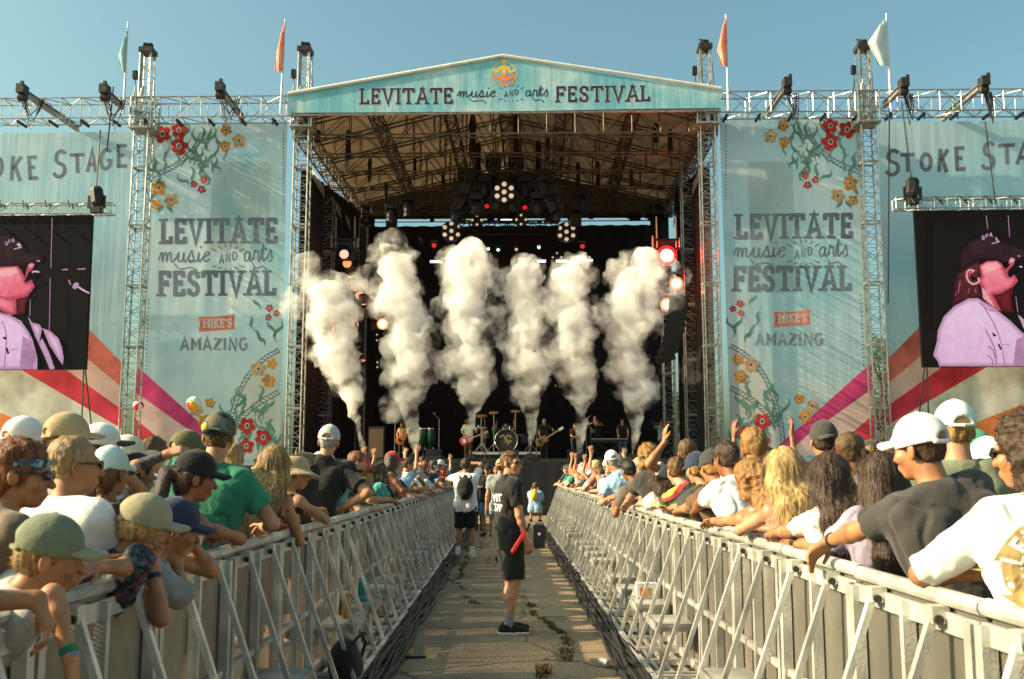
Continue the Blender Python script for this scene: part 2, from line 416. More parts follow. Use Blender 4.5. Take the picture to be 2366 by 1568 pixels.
def nets(D, lo, vox, disp=None):
    ins = D < 0; n = D.shape
    cnt = np.zeros((n[0]-1, n[1]-1, n[2]-1), np.int8)
    for dx in (0, 1):
        for dy in (0, 1):
            for dz in (0, 1): cnt += ins[dx:n[0]-1+dx, dy:n[1]-1+dy, dz:n[2]-1+dz]
    act = (cnt > 0) & (cnt < 8); idx = np.argwhere(act); num = -np.ones(act.shape, np.int64); num[act] = np.arange(len(idx))
    if not len(idx): return np.zeros((0, 3)), np.zeros((0, 4), int)
    acc = np.zeros((len(idx), 3)); wc = np.zeros(len(idx))
    offs = [(dx, dy, dz) for dx in (0, 1) for dy in (0, 1) for dz in (0, 1)]
    for a in offs:
        for ax in range(3):
            if a[ax]: continue
            b = list(a); b[ax] = 1
            da = D[tuple((idx+a).T)]; db = D[tuple((idx+b).T)]; cr = (da < 0) != (db < 0)
            t = da/np.where(cr, da-db, 1); pos = np.array(a, float)+0*acc; pos[:, ax] += t
            acc[cr] += pos[cr]; wc[cr] += 1
    V = lo+vox*(idx+acc/wc[:, None]); F = []
    for ax in range(3):
        u, v = (ax+1) % 3, (ax+2) % 3
        s0 = [slice(None)]*3; s1 = [slice(None)]*3; s0[ax] = slice(0, -1); s1[ax] = slice(1, None)
        A, B = ins[tuple(s0)], ins[tuple(s1)]; e = np.argwhere(A != B); e = e[(e[:, u] > 0) & (e[:, v] > 0) & (e[:, u] < n[u]-1) & (e[:, v] < n[v]-1)]
        if not len(e): continue
        fl = A[tuple(e.T)]
        def cell(du, dv): c = e.copy(); c[:, u] -= du; c[:, v] -= dv; return num[tuple(c.T)]
        q = np.stack([cell(1, 1), cell(0, 1), cell(0, 0), cell(1, 0)], 1); q[~fl] = q[~fl][:, ::-1]
        F.append(q)
    F = np.concatenate(F); F = F[(F >= 0).all(1)]
    if disp is not None:
        Nn = vnormals(V, F); V = disp(V, Nn)
    return V, F
def vnormals(V, F):
    nrm = np.cross(V[F[:, 2]]-V[F[:, 0]], V[F[:, 3]]-V[F[:, 1]]); N = np.zeros_like(V)
    for k in range(4): np.add.at(N, F[:, k], nrm)
    return N/np.maximum(1e-9, np.linalg.norm(N, axis=1))[:, None]
def relax(V, F, it=1, lam=.5):
    for _ in range(it):
        acc = np.zeros_like(V); c = np.zeros(len(V))
        for a, b in ((0, 1), (1, 2), (2, 3), (3, 0)):
            np.add.at(acc, F[:, a], V[F[:, b]]); np.add.at(c, F[:, a], 1); np.add.at(acc, F[:, b], V[F[:, a]]); np.add.at(c, F[:, b], 1)
        V = V+lam*(acc/np.maximum(c, 1)[:, None]-V)
    return V
def np_mesh(name, V, F, mats, smooth=True):
    me = bpy.data.meshes.new(name); me.vertices.add(len(V)); me.vertices.foreach_set('co', np.ascontiguousarray(V, np.float32).ravel())
    me.loops.add(F.size); me.loops.foreach_set('vertex_index', F.astype(np.int32).ravel()); me.polygons.add(len(F))
    me.polygons.foreach_set('loop_start', np.arange(0, F.size, F.shape[1], dtype=np.int32)); 
    me.update(calc_edges=True)
    if smooth: me.polygons.foreach_set('use_smooth', np.ones(len(F), bool))
    for m in (mats if isinstance(mats, (list, tuple)) else [mats]): me.materials.append(m)
    return me

# ================================================================== STAGE
def Sz(px, py, z):
    o = SMI @ Vector(cam.location); d = SMI.to_3x3() @ ray(px, py); t = (z-o.z)/d.z
    return o+d*t
def lattice(mb, p0, p1, w, h, bay, r=.025, rd=.014, up=(0, 0, 1), n=5):
    p0, p1 = Vector(p0), Vector(p1); d = p1-p0; L = d.length; d.normalize(); up = Vector(up)
    if abs(d.dot(up)) > .98: up = Vector((0, 1, 0))
    x = d.cross(up).normalized(); z = x.cross(d)
    cs = [x*(a*w/2)+z*(b*h/2) for a, b in ((-1, -1), (1, -1), (1, 1), (-1, 1))]
    for c in cs: mb.tube(p0+c, p1+c, r, n)
    k = max(1, round(L/bay)); st = L/k
    for i in range(k+1):
        for a in range(4): mb.tube(p0+d*(i*st)+cs[a], p0+d*(i*st)+cs[(a+1) % 4], rd, 4, cap=False)
    for i in range(k):
        for a in range(4):
            e, f = (a, (a+1) % 4) if (i+a) % 2 else ((a+1) % 4, a)
            mb.tube(p0+d*(i*st)+cs[e], p0+d*((i+1)*st)+cs[f], rd, 4, cap=False)
# ---- towers
M_TOW = mat('tower_aluminium', (.36, .35, .32), .35, .75, .15, 3)
def tower(label, px, ybase_px, top_px, Y, wid, group, upper=True, ztrunk=None, cat='truss tower', m=None):
    b = S(px[0], px[1], Y); t = thing('truss_tower', label, cat, (b.x, Y, 0), group=group, stage=True)
    top = S(top_px[0], top_px[1], Y).z
    ztr = ztrunk or top
    mb = MB(); lattice(mb, (0, 0, 0), (0, 0, ztr), wid, wid, .42, .034, .015)
    mb.build('mast', m or M_TOW, t)
    z = 1.6
    while z < ztr-1:
        c = MB()
        for s in (-1, 1):
            c.box((s*wid/2, 0, z), (.05, wid+.05, .07)); c.box((0, s*(wid/2+.002), z), (wid+.1, .05, .066))
        c.build('collar', M_ALUD, t)
        z += 2.45
    if upper:
        u = MB(); uw = wid*.78
        lattice(u, (0, 0, ztr+.003), (0, 0, top-.35), uw, uw, .45, .03, .012)
        for a in (-1, 1):
            u.tube((a*uw*.36, -uw*.36, ztr), (a*uw*.36, -uw*.36, top-.4), .05, 8)
        u.build('upper_mast', M_ALU, t)
        hb = MB(); hb.box((0, 0, top-.25), (uw+.1, uw+.2, .2)); hb.lathe((-.12, 0, top-.02), [(.02, -.05), (.17, -.04), (.17, .04), (.02, .05)], 12, 'x')
        hb.lathe((.12, 0, top-.02), [(.02, -.05), (.15, -.04), (.15, .04), (.02, .05)], 12, 'x'); hb.box((0, -.1, top+.02), (.18, .4, .12), Matrix.Rotation(.4, 3, 'X')); hb.bar((.2, 0, top), (-.2, .1, top+.18), .05, .05)
        hb.build('head_block', M_STEEL, t)
        sb = MB(); sw = wid+.26
        lattice(sb, (0, 0, ztr-1.25), (0, 0, ztr+.02), sw, sw, .6, .035, .018); sb.box((0, 0, ztr-1.28), (sw+.1, sw+.1, .07))
        for k in range(4): sb.tube((rnd.uniform(-.3, .1), -.38, ztr-1.3), (rnd.uniform(-.3, .1), -.36, ztr+.1+rnd.random()*.5), .045, 6)
        sb.build('sleeve_block', M_ALUD, t)
        fx = MB(); fx.box((-wid*.75, -.1, ztr+(top-ztr)*.45), (.18, .2, .34)); fx.path([(-wid*.75, -.1, ztr+(top-ztr)*.45), (-wid*.7, -.1, ztr+.5), (-wid*.85, -.1, ztr)], .03); fx.path([(uw*.55, 0, top-.3), (uw*.75, 0, ztr+.8), (uw*.8, 0, ztr)], .014)
        fx.build('motor', M_BLACKP, t)
    return t
YW = 39.0
zt = S(500, 222, YW-.4).z; zb = S(500, 269, YW-.4).z; TY0, TY1 = YW-.4, YW+.4
tower('outer truss tower on the left, at the left edge of the flower banner', (316, 640), 0, (340, 106), YW, .58, None, True, zt)
tower('inner truss tower on the left, at the left corner of the roof', (691, 640), 0, (706, 104), YW, .58, None, True, zt)
tower('inner truss tower on the right, at the right corner of the roof', (1641, 620), 0, (1625, 98), YW, .58, None, True, zt)
tower('outer truss tower on the right, at the right edge of the flower banner', (2017, 620), 0, (1995, 98), YW, .58, None, True, zt)
tower('rear truss tower inside the stage by the left black drape', (752, 700), 0, (752, 462), 44, .58, None, False)
tower('rear truss tower inside the stage by the right black drape', (1594, 640), 0, (1590, 345), 44, .58, None, False)
tower('small truss tower at the back of the stage in front of the right gap', (1548, 980), 0, (1545, 640), 50.3, .55, None, False)
# ---- long horizontal trusses
xL2 = S(691, 640, YW).x; xR3 = S(1641, 620, YW).x
for lab, a, b in (('left horizontal box truss running out over the left banners', -21.5, xL2), ('right horizontal box truss running out over the right banners', xR3, 21.5)):
    mb = MB(); zc = (zt+zb)/2
    lattice(mb, (a, YW, zc), (b, YW, zc), .8, zt-zb, .82, .032, .02)
    o = mb.build('box_truss', M_ALU); tag(o, lab, 'truss'); STAGE.append(o)
# ---- outrigger beams with hoists
def outrigger(lab, near, far, Yn=36.9):
    p = S(near[0], near[1], Yn); q = Sz(far[0], far[1], p.z)
    if q.y < p.y+1.5 or q.y > 45: q = Vector((p.x+.2, p.y+3.2, p.z))
    t = thing('outrigger_beam', lab, 'rigging beam', p, group=None, stage=True); d = q-p
    mb = MB(); mb.bar((0, 0, .11), d+Vector((0, 0, .11)), .16, .03); mb.bar((0, 0, -.11), d+Vector((0, 0, -.11)), .16, .03); mb.bar((0, 0, 0), d, .03, .19)
    mb.build('beam', M_ALUD, t)
    h = MB(); h.box((0, .05, .06), (.3, .45, .35)); h.lathe((0, .1, -.25), [(.03, -.2), (.15, -.15), (.15, .15), (.03, .2)], 10, 'x'); h.box((.08, -.15, .25), (.12, .1, .16))
    h.build('hoist', M_STEEL, t)
    for k in range(4):
        c = MB(); u = rnd.uniform(-.1, .1); c.path([(u, .1, -.1), (u+.12, .15, -.6), (u+.3, .3, -.9-.2*k), (u+.45, .5, -.6), (u+.5, .7, -.1)], .022, 5); c.build('cable_loop', M_BLACKP, t)
outrigger('dark steel beam with hoist on the left truss, nearest the left picture edge', (50, 209), (182, 298))
outrigger('dark steel beam with hoist on the left truss just left of the outer left tower', (241, 209), (284, 247))
outrigger('dark steel beam with hoist on the left truss above the left flower banner', (508, 204), (564, 277))
outrigger('dark steel beam with hoist on the right truss above the right flower banner', (1819, 194), (1770, 267))
outrigger('dark steel beam with hoist on the right truss just right of the outer right tower', (2089, 195), (2041, 244))
outrigger('dark steel beam with hoist on the right truss nearest the right picture edge', (2275, 191), (2174, 277))
# hanging clamps under the trusses
cl = 0
for x in [-20+i*1.31 for i in range(32)]:
    if xL2+.4 < x < xR3-.4: continue
    o = MB().box((0, 0, -.02), (.1, .7, .1), Matrix.Rotation(.35, 3, 'Y')).tube((0, -.36, -.02), (0, -.36, -.26), .03).build('truss_clamp', M_BLACKP)
    o.location = (x, YW, zb-.08); STAGE.append(o)
    tag(o, 'black clamp holding a banner under the %s horizontal truss' % ('left' if x < 0 else 'right'), 'clamp', 'clamps under the %s truss' % ('left' if x < 0 else 'right'))
# ---- flags
def flag(lab, top, bot, poly, col, Y=YW-.6):
    a = S(top[0], top[1], Y); b = S(bot[0], bot[1], Y)
    t = thing('flag', lab, 'flag', b, stage=True)
    MB().tube((0, 0, 0), a-b, .05, 8, .03).build('pole', mat('flag_pole', (.75, .74, .70), .4), t)
    mb = MB(); n = 14; rows = []
    for i in range(n+1):
        u = i/n
        row = []
        for j in range(9):
            v = j/8
            def along(pl, tt):
                k = tt*(len(pl)-1); i0 = min(int(k), len(pl)-2); f = k-i0
                return (pl[i0][0]+(pl[i0+1][0]-pl[i0][0])*f, pl[i0][1]+(pl[i0+1][1]-pl[i0][1])*f)
            pa, pb = along(poly[0], u), along(poly[1], u)
            px, py = pa[0]+(pb[0]-pa[0])*v, pa[1]+(pb[1]-pa[1])*v
            p = S(px, py, Y-.06+.22*math.sin(v*7+u*2)*v)-b
            row.append(p)
        rows.append(row)
    vs = [p for r_ in rows for p in r_]
    fs = [(i*9+j, i*9+j+1, (i+1)*9+j+1, (i+1)*9+j) for i in range(n) for j in range(8)]
    o = mb.add(vs, fs).build('cloth', col, t, True)
M_FW = mat('flag_pale_blue', (.55, .68, .72), .8, 0, .1, 2, transl=.5); M_FR = mat('flag_coral', (.75, .25, .18), .8, 0, .25, 1.2, c2=(.8, .55, .4), transl=.5)
M_FB = mat('flag_blue', (.35, .55, .62), .8, 0, .1, 2, transl=.5)
flag('pale blue flag hanging limp on a white pole left of the outer left tower', (296, 50), (285, 262), ([(295, 58), (291, 110), (289, 167)], [(287, 88), (273, 127), (279, 164)]), M_FB)
flag('coral flag wrapped around its pole left of the inner left tower', (659, 44), (648, 262), ([(658, 48), (655, 110), (652, 165)], [(650, 72), (639, 120), (634, 162)]), M_FR)
flag('coral and white flag on a pole right of the roof corner', (1677, 33), (1683, 255), ([(1678, 36), (1680, 95), (1681, 153)], [(1671, 55), (1657, 115), (1665, 150)]), M_FR)
flag('large pale blue flag blowing left behind the outer right tower', (2048, 30), (2059, 256), ([(2048, 38), (2051, 95), (2054, 152)], [(2034, 55), (2005, 98), (2026, 150)]), M_FW)

# ---- lettering: own stroke alphabet
def arc(cx, cy, rx, ry, a0, a1, n=10): return [(cx+rx*math.cos(R(a0+(a1-a0)*i/n)), cy+ry*math.sin(R(a0+(a1-a0)*i/n))) for i in range(n+1)]
GL = {
 'L': (.72, [[(.2, 1), (.2, .0)], [(.1, .07), (.92, .07)], [(.88, 0), (.88, .3)]], [.2], [(.2)]),
 'E': (.74, [[(.2, 1), (.2, 0)], [(.1, .93), (.9, .93)], [(.2, .52), (.68, .52)], [(.1, .07), (.92, .07)], [(.86, 1), (.86, .74)], [(.88, 0), (.88, .28)], [(.66, .4), (.66, .64)]], [], []),
 'V': (.95, [[(.12, 1), (.5, .02), (.88, 1)]], [.12, .88], []),
 'I': (.42, [[(.5, 1), (.5, 0)]], [.5], [.5]),
 'T': (.92, [[(.5, 1), (.5, 0)], [(.04, .93), (.96, .93)], [(.07, 1), (.07, .72)], [(.93, 1), (.93, .72)]], [], [.5]),
 'A': (.98, [[(.1, 0), (.5, 1), (.9, 0)], [(.25, .3), (.78, .38)]], [.5], [.1, .9]),
 'F': (.76, [[(.2, 1), (.2, 0)], [(.1, .93), (.92, .93)], [(.2, .5), (.7, .5)], [(.88, 1), (.88, .72)], [(.68, .38), (.68, .64)]], [], [.2]),
 'S': (.78, [arc(.5, .74, .34, .21, 25, 270, 9)+arc(.5, .27, .34, .22, 90, -155, 9), [(.82, .96), (.82, .7)], [(.16, .3), (.16, .04)]], [], []),
 'M': (1.1, [[(.12, 0), (.17, 1), (.5, .35), (.83, 1), (.88, 0)]], [.15, .85], [.12, .88]),
 'K': (.95, [[(.2, 1), (.2, 0)], [(.85, 1), (.22, .45)], [(.4, .6), (.88, 0)]], [.2, .82], [.2, .88]),
 'Z': (.85, [[(.1, .93), (.9, .93), (.1, .07), (.92, .07)]], [], []),
 'N': (.98, [[(.15, 0), (.15, 1), (.85, 0), (.85, 1)]], [.15, .85], [.15]),
 'G': (.95, [arc(.5, .5, .4, .47, 50, 330, 12)+[(.86, .45), (.55, .45)]], [], []),
 'O': (.92, [arc(.5, .5, .4, .46, 0, 360, 16)], [], []),
 'D': (.9, [[(.15, 0), (.15, 1), (.5, .98), (.82, .75), (.85, .45), (.72, .15), (.45, .02), (.15, .02)]], [], []),
 'R': (.9, [[(.2, 0), (.2, .96), (.6, .96), (.8, .8), (.8, .65), (.6, .5), (.2, .5)], [(.5, .5), (.85, 0)]], [], []),
 'U': (.9, [[(.15, 1), (.15, .3), (.3, .05), (.7, .05), (.85, .3), (.85, 1)]], [], []),
 'P': (.85, [[(.2, 0), (.2, .96), (.6, .96), (.82, .8), (.82, .6), (.6, .45), (.2, .45)]], [], []),
 "'": (.25, [[(.55, 1.0), (.4, .72)]], [], []), ' ': (.5, [], [], [])}
SCRIPT = {
 'm': (1.15, [(-.05, .1), (.1, .45), (.18, .52), (.22, .4), (.2, .02), (.3, .4), (.42, .52), (.5, .4), (.48, .02), (.6, .4), (.72, .52), (.8, .4), (.78, .1), (.9, 0), (1.1, .2)]),
 'u': (.8, [(.0, .2), (.15, .52), (.12, .12), (.25, 0), (.42, .12), (.52, .5), (.5, .12), (.6, 0), (.8, .22)]),
 's': (.55, [(0, .2), (.25, .62), (.3, .4), (.36, .12), (.2, -.02), (.05, .06)]),
 'i': (.4, [(.05, .05), (.18, .52), (.15, .1), (.25, 0), (.42, .2)]),
 'c': (.55, [(.5, .42), (.36, .54), (.14, .4), (.1, .14), (.25, 0), (.5, .14)]),
 'a': (.8, [(.55, .42), (.36, .54), (.12, .38), (.1, .12), (.25, 0), (.45, .15), (.55, .5), (.52, .12), (.62, 0), (.8, .2)]),
 'r': (.6, [(0, .1), (.12, .6), (.22, .48), (.42, .5), (.38, .12), (.5, 0), (.62, .2)]),
 't': (.55, [(.0, .2), (.22, .95), (.16, .2), (.25, 0), (.45, .2)])}
def smooth(pts, n=4):
    out = []; P = [pts[0]]+list(pts)+[pts[-1]]
    for i in range(1, len(P)-2):
        for k in range(n):
            t = k/n; a, b, c, d = P[i-1], P[i], P[i+1], P[i+2]
            out.append(tuple(.5*(2*b[j]+(c[j]-a[j])*t+(2*a[j]-5*b[j]+4*c[j]-d[j])*t*t+(3*b[j]-a[j]-3*c[j]+d[j])*t**3) for j in (0, 1)))
    return out+[pts[-1]]
def stroke(mb, pts, wd, fn, wv=0, taper=None):
    N = len(pts); L = []; Rr = []
    for i, p in enumerate(pts):
        a = pts[max(0, i-1)]; b = pts[min(N-1, i+1)]
        dx, dy = b[0]-a[0], b[1]-a[1]; l = math.hypot(dx, dy) or 1; nx, ny = -dy/l, dx/l; k = 1
        if 0 < i < N-1:
            e = math.hypot(p[0]-a[0], p[1]-a[1]) or 1; ex, ey = -(p[1]-a[1])/e, (p[0]-a[0])/e
            k = 1/max(.5, abs(nx*ex+ny*ey))
        h = wd/2*k*(taper(i/(N-1)) if taper else 1)
        L.append(fn(p[0]+nx*h, p[1]+ny*h, wv)); Rr.append(fn(p[0]-nx*h, p[1]-ny*h, wv))
    return mb.add(L+Rr, [(i, i+1, N+i+1, N+i) for i in range(N-1)])
def word(mb, text, x0, x1, yb, ht, sw, fn, serif=True, slope=0.0, wv=0, gap=.12, arcf=None):
    # (x0..x1, baseline yb, height ht) in a frame with y DOWN, as on the photograph
    tot = sum(GL[c][0]+gap for c in text)-gap; k = (x1-x0)/tot; x = x0
    for c in text:
        wg, st, tops, bots = GL[c]
        def P(u, v, x=x, wg=wg): return (x+u*wg*k, yb-v*ht+slope*(x+u*wg*k-x0))
        for j, pl in enumerate(st): stroke(mb, [P(*p) for p in pl], sw, fn, wv+.0015*j)
        if serif:
            q = 1.05*sw
            for u in tops: a = P(u, .955); stroke(mb, [(a[0]-q, a[1]), (a[0]+q, a[1])], ht*.1, fn, wv+.008)
            for u in bots: a = P(u, .045); stroke(mb, [(a[0]-q, a[1]), (a[0]+q, a[1])], ht*.1, fn, wv+.0095)
        x += (wg+gap)*k
def script(mb, text, x0, x1, yb, ht, sw, fn, slope=0.0, wv=0):
    tot = sum(SCRIPT[c][0] for c in text); k = (x1-x0)/tot; x = x0; pts = []
    for c in text:
        wg, pl = SCRIPT[c]; pts += [(x+u*k, yb-v*ht+slope*(x+u*k-x0)) for u, v in pl]
        if c == 'i': stroke(mb, [(x+.26*k, yb-.78*ht), (x+.34*k, yb-.86*ht)], sw*1.3, fn, wv+.004)
        if c == 't': stroke(mb, [(x-.05*k, yb-.62*ht), (x+.5*k, yb-.68*ht)], sw, fn, wv+.004)
        x += wg*k
    stroke(mb, smooth(pts, 3), sw, fn, wv)
    # swash
    stroke(mb, smooth([(x0+(x1-x0)*.3, yb+.1*ht), (x0+(x1-x0)*.4, yb+.38*ht), (x0+(x1-x0)*.6, yb+.3*ht), (x0+(x1-x0)*.72, yb+.42*ht), (x0+(x1-x0)*.74, yb+.6*ht)], 5), sw*.8, fn, wv+.006)
def and_mark(mb, cx, cy, wd, ht, sw, fn, wv=0):
    x = cx-wd*.3
    for i, c in enumerate('AND'):
        wg, st, _, _ = GL[c]; sc = ht*(.50, .46, .44)[i]; bx = cx-wd*.34+i*wd*.245; by = cy+ht*(.30-.10*i)
        for pl in st: stroke(mb, [(bx+u*wd*.2, by-v*sc) for u, v in pl], sw, fn, wv)
    for i in range(6):
        t = i/5; bx = cx-wd*.42+t*wd*.84; top = cy-ht*(.32+.25*math.sin(t*3.1)); bot = cy+ht*(.36+.16*math.sin(t*3.1)); lean = (t-.5)*ht*.35
        stroke(mb, smooth([(bx, top), (bx+lean*.6, top-ht*.1), (bx+lean*1.6, top-ht*.16)]), sw*.8, fn, wv); stroke(mb, smooth([(bx, bot), (bx+lean*.6, bot+ht*.08), (bx+lean*1.6, bot+ht*.1)]), sw*.8, fn, wv)
def fan(Y):                                        # print lying w metres in front of the plane Y
    return lambda px, py, wv=0: S(px, py, Y-.005-wv*.14)
def poly(mb, pts, fn, wv=0): return mb.add([fn(x, y, wv) for x, y in pts], [tuple(range(len(pts)))])
def printed(name, mb, m, parent):
    o = mb.build(name, m); o.parent = parent; o.matrix_parent_inverse = Matrix.Translation(-Vector(parent.location)); return o

# ---- fascia
def cloth_mat(name, c1, c2, c3, transl=.3, alpha=1.0, scale=.35, rough=.85):
    m = bpy.data.materials.new(name); m.use_nodes = True; n, l = m.node_tree.nodes, m.node_tree.links; p = n['Principled BSDF']
    p.inputs['Roughness'].default_value = rough; p.inputs['Specular IOR Level'].default_value = .2
    tc = n.new('ShaderNodeTexCoord')
    a = n.new('ShaderNodeTexNoise'); a.inputs['Scale'].default_value = scale; a.inputs['Detail'].default_value = 9; a.inputs['Roughness'].default_value = .6; a.inputs['Distortion'].default_value = .8
    l.new(tc.outputs['Object'], a.inputs[0]); rp = n.new('ShaderNodeValToRGB'); e = rp.color_ramp.elements
    e[0].position = .32; e[0].color = lin(c1); e[1].position = .66; e[1].color = lin(c3); q = e.new(.48); q.color = lin(c2)
    l.new(a.outputs['Fac'], rp.inputs[0]); l.new(rp.outputs[0], p.inputs['Base Color'])
    # folds of hanging cloth
    mp = n.new('ShaderNodeMapping'); mp.inputs['Scale'].default_value = (1.6, 1, .12); l.new(tc.outputs['Object'], mp.inputs[0])
    fo = n.new('ShaderNodeTexNoise'); fo.inputs['Scale'].default_value = 1.3; fo.inputs['Detail'].default_value = 3; l.new(mp.outputs[0], fo.inputs[0])
    bp = n.new('ShaderNodeBump'); bp.inputs['Strength'].default_value = .20; bp.inputs['Distance'].default_value = .2
    l.new(fo.outputs['Fac'], bp.inputs['Height']); l.new(bp.outputs[0], p.inputs['Normal'])
    last = p.outputs[0]; out = n['Material Output']
    t = n.new('ShaderNodeBsdfTranslucent'); l.new(rp.outputs[0], t.inputs[0]); ms = n.new('ShaderNodeMixShader'); ms.inputs[0].default_value = transl
    l.new(last, ms.inputs[1]); l.new(t.outputs[0], ms.inputs[2]); last = ms.outputs[0]
    if alpha < 1:
        t = n.new('ShaderNodeBsdfTransparent'); ms = n.new('ShaderNodeMixShader'); ms.inputs[0].default_value = 1-alpha
        l.new(last, ms.inputs[1]); l.new(t.outputs[0], ms.inputs[2]); last = ms.outputs[0]
    l.new(last, out.inputs[0]); return m
M_FASC = cloth_mat('fascia_cloth', (.15, .42, .54), (.21, .51, .62), (.48, .68, .74), .1)
M_INK = mat('navy_ink', (.025, .03, .07), .8, 0, .1, 3)
M_INKL = mat('cream_outline', (.62, .62, .55), .8, 0, .1, 3)
YF = 38.45
c = S(1165, 257, YF)
t = thing('stage_fascia', 'blue gable banner across the stage roof with the festival name and a round orange emblem', 'banner', c, stage=True)
fo = [(666, 219), (789, 197), (1162, 131), (1480, 183), (1666, 207), (1666, 249), (1480, 251), (1165, 257), (900, 259), (666, 260)]
mb = MB(); mb.prism(fo, lambda u, v, w: S(u, v, YF)+Vector((0, w, 0)), 0, .06); printed('cloth_face', mb, M_FASC, t)
mb = MB(); fn = fan(YF)
for a, b in (((666, 218), (1162, 130)), ((1162, 130), (1666, 206))):
    mb.tube(S(a[0], a[1], YF)+Vector((0, -.02, .03)), S(b[0], b[1], YF)+Vector((0, -.02, .03)), .075, 8)
printed('roof_edge', mb, mat('white_vinyl', (.75, .74, .70), .5, 0, .08, 2), t)
mb = MB()
mb.tube(S(666, 262, YF)+Vector((0, .05, -.05)), S(1666, 251, YF)+Vector((0, .05, -.05)), .05, 6); printed('hem_pipe', mb, M_ALUD, t)
for nm, m, ex, wv in (('letter_outline', M_INKL, 2.2, 0), ('lettering', M_INK, 0, .012)):
    mb = MB()
    word(mb, 'LEVITATE', 832, 1046, 241, 37, 6.2+ex, fn, True, -.007, wv, .14); printed(nm, mb, m, t); mb = MB(); word(mb, 'FESTIVAL', 1284, 1502, 236, 37, 6.2+ex, fn, True, -.010, wv, .14)
    printed(nm, mb, m, t)
mb = MB(); script(mb, 'music', 1058, 1145, 224, 25, 2.5, fn, -.01); script(mb, 'arts', 1213, 1270, 222, 25, 2.5, fn, -.01); and_mark(mb, 1181, 216, 50, 30, 2.0, fn); printed('script_lettering', mb, M_INK, t)
# round emblem: a stylised balancing figure in a sun disc
M_EY = mat('emblem_yellow', (.80, .52, .10), .8, 0, .1, 3); M_EO = mat('emblem_orange', (.75, .24, .10), .8, 0, .1, 3)
mb = MB(); cx, cy = 1165, 167
stroke(mb, arc(cx, cy+3, 29, 27, 200, -20, 24), 2, fn); stroke(mb, arc(cx, cy+3, 29, 27, 200, 340, 24), 2, fn)
stroke(mb, [(cx, cy-19), (cx, cy-4), (cx, cy+11)], 11, fn, .004)
for d_ in (-1, 1): stroke(mb, smooth([(cx, cy-13), (cx+d_*9, cy-10), (cx+d_*14, cy-2), (cx+d_*20, cy-3), (cx+d_*27, cy-9)], 5), 6, fn, .008)
poly(mb, [(cx+5*math.cos(a), cy-25+5.5*math.sin(a)) for a in [i*.6283 for i in range(10)]], fn, .012)
printed('emblem', mb, M_EY, t)
mb = MB(); poly(mb, [(cx-28, cy+5), (cx-8, cy+9), (cx-6, cy+2), (cx+6, cy+2), (cx+8, cy+9), (cx+28, cy+5), (cx+24, cy+13), (cx+8, cy+19), (cx-8, cy+19), (cx-24, cy+13)], fn, .008)
stroke(mb, smooth([(cx-25, cy+19), (cx, cy+23), (cx+25, cy+19)]), 2, fn); stroke(mb, smooth([(cx-20, cy+25), (cx, cy+28), (cx+20, cy+25)]), 1.6, fn); printed('emblem', mb, M_EO, t)

# ---- banners
BAN = {}
M_BAN = cloth_mat('banner_scrim', (.38, .66, .75), (.56, .76, .81), (.80, .87, .87), .35, .86, .3)
M_BANW = cloth_mat('banner_scrim_wide', (.35, .61, .71), (.44, .68, .76), (.58, .78, .83), .3, .9, .22)
YB, YBW = 39.75, 40.3
def hang(name, label, pts, Y, m, curve=0):
    c = S(pts[0][0], pts[0][1], Y); t = thing(name, label, 'banner', c, stage=True)
    mb = MB(); poly_pts = [S(x, y, Y) for x, y in pts]
    nx, nz = 24, 16; a, b, cc, d = poly_pts        # TL, TR, BR, BL
    vs = []
    for j in range(nz+1):
        v = j/nz
        for i in range(nx+1):
            u = i/nx; p = a.lerp(b, u).lerp(d.lerp(cc, u), v); vs.append(p)
    fs = [(j*(nx+1)+i, j*(nx+1)+i+1, (j+1)*(nx+1)+i+1, (j+1)*(nx+1)+i) for j in range(nz) for i in range(nx)]
    mb.add(vs, fs); o = printed('scrim', mb, m, t)
    o.data.polygons.foreach_set('use_smooth', [True]*len(o.data.polygons))
    return t
tBL = hang('hanging_banner', 'tall flower banner with the festival name left of the stage', [(334, 283), (664, 284), (648, 1075), (306, 1075)], YB, M_BAN)
tBR = hang('hanging_banner', 'tall flower banner with the festival name right of the stage', [(1662, 271), (1994, 268), (2024, 1068), (1690, 1068)], YB, M_BAN)
tWL = hang('wide_banner', 'wide blue banner reading STOKE STAGE with sunburst stripes at far left', [(-170, 310), (306, 303), (279, 1075), (-190, 1075)], YBW, M_BANW)
tWR = hang('wide_banner', 'wide blue banner reading STOKE STAGE with sunburst stripes at far right', [(2028, 283), (2540, 275), (2540, 1068), (2056, 1068)], YBW, M_BANW)
M_GREY = mat('washed_navy_ink', (.15, .185, .24), .85, 0, .12, .5)
M_GREYF = mat('faded_grey_ink', (.24, .28, .32), .85, 0, .12, 2)
M_RED = mat('poppy_red', (.62, .05, .045), .85, 0, .2, 3, transl=.2); M_ORA = mat('flower_orange', (.68, .30, .05), .85, 0, .25, 3, transl=.2)
M_TAN = mat('flower_tan', (.66, .42, .20), .85, 0, .2, 3, transl=.2); M_LEAF = mat('leaf_green_print', (.10, .27, .22), .85, 0, .4, 2.5, transl=.2, c2=(.24, .40, .34))
M_RASP = mat('raspberry_stripe', (.75, .07, .24), .85, 0, .3, .8, transl=.2); M_PALE = mat('pale_pink_stripe', (.84, .60, .56), .85, 0, .15, .8, transl=.2)
M_REDS = mat('red_stripe', (.82, .06, .10), .85, 0, .25, .8, transl=.2); M_CRE = mat('cream_stripe', (.76, .76, .68), .85, 0, .2, 1.2, transl=.2, bump=.2, bs=5)
M_ORS = mat('rust_stripe', (.78, .24, .08), .85, 0, .25, 1, transl=.2); M_WHI = mat('white_print', (.68, .70, .66), .85, 0, .08, 1, transl=.2)
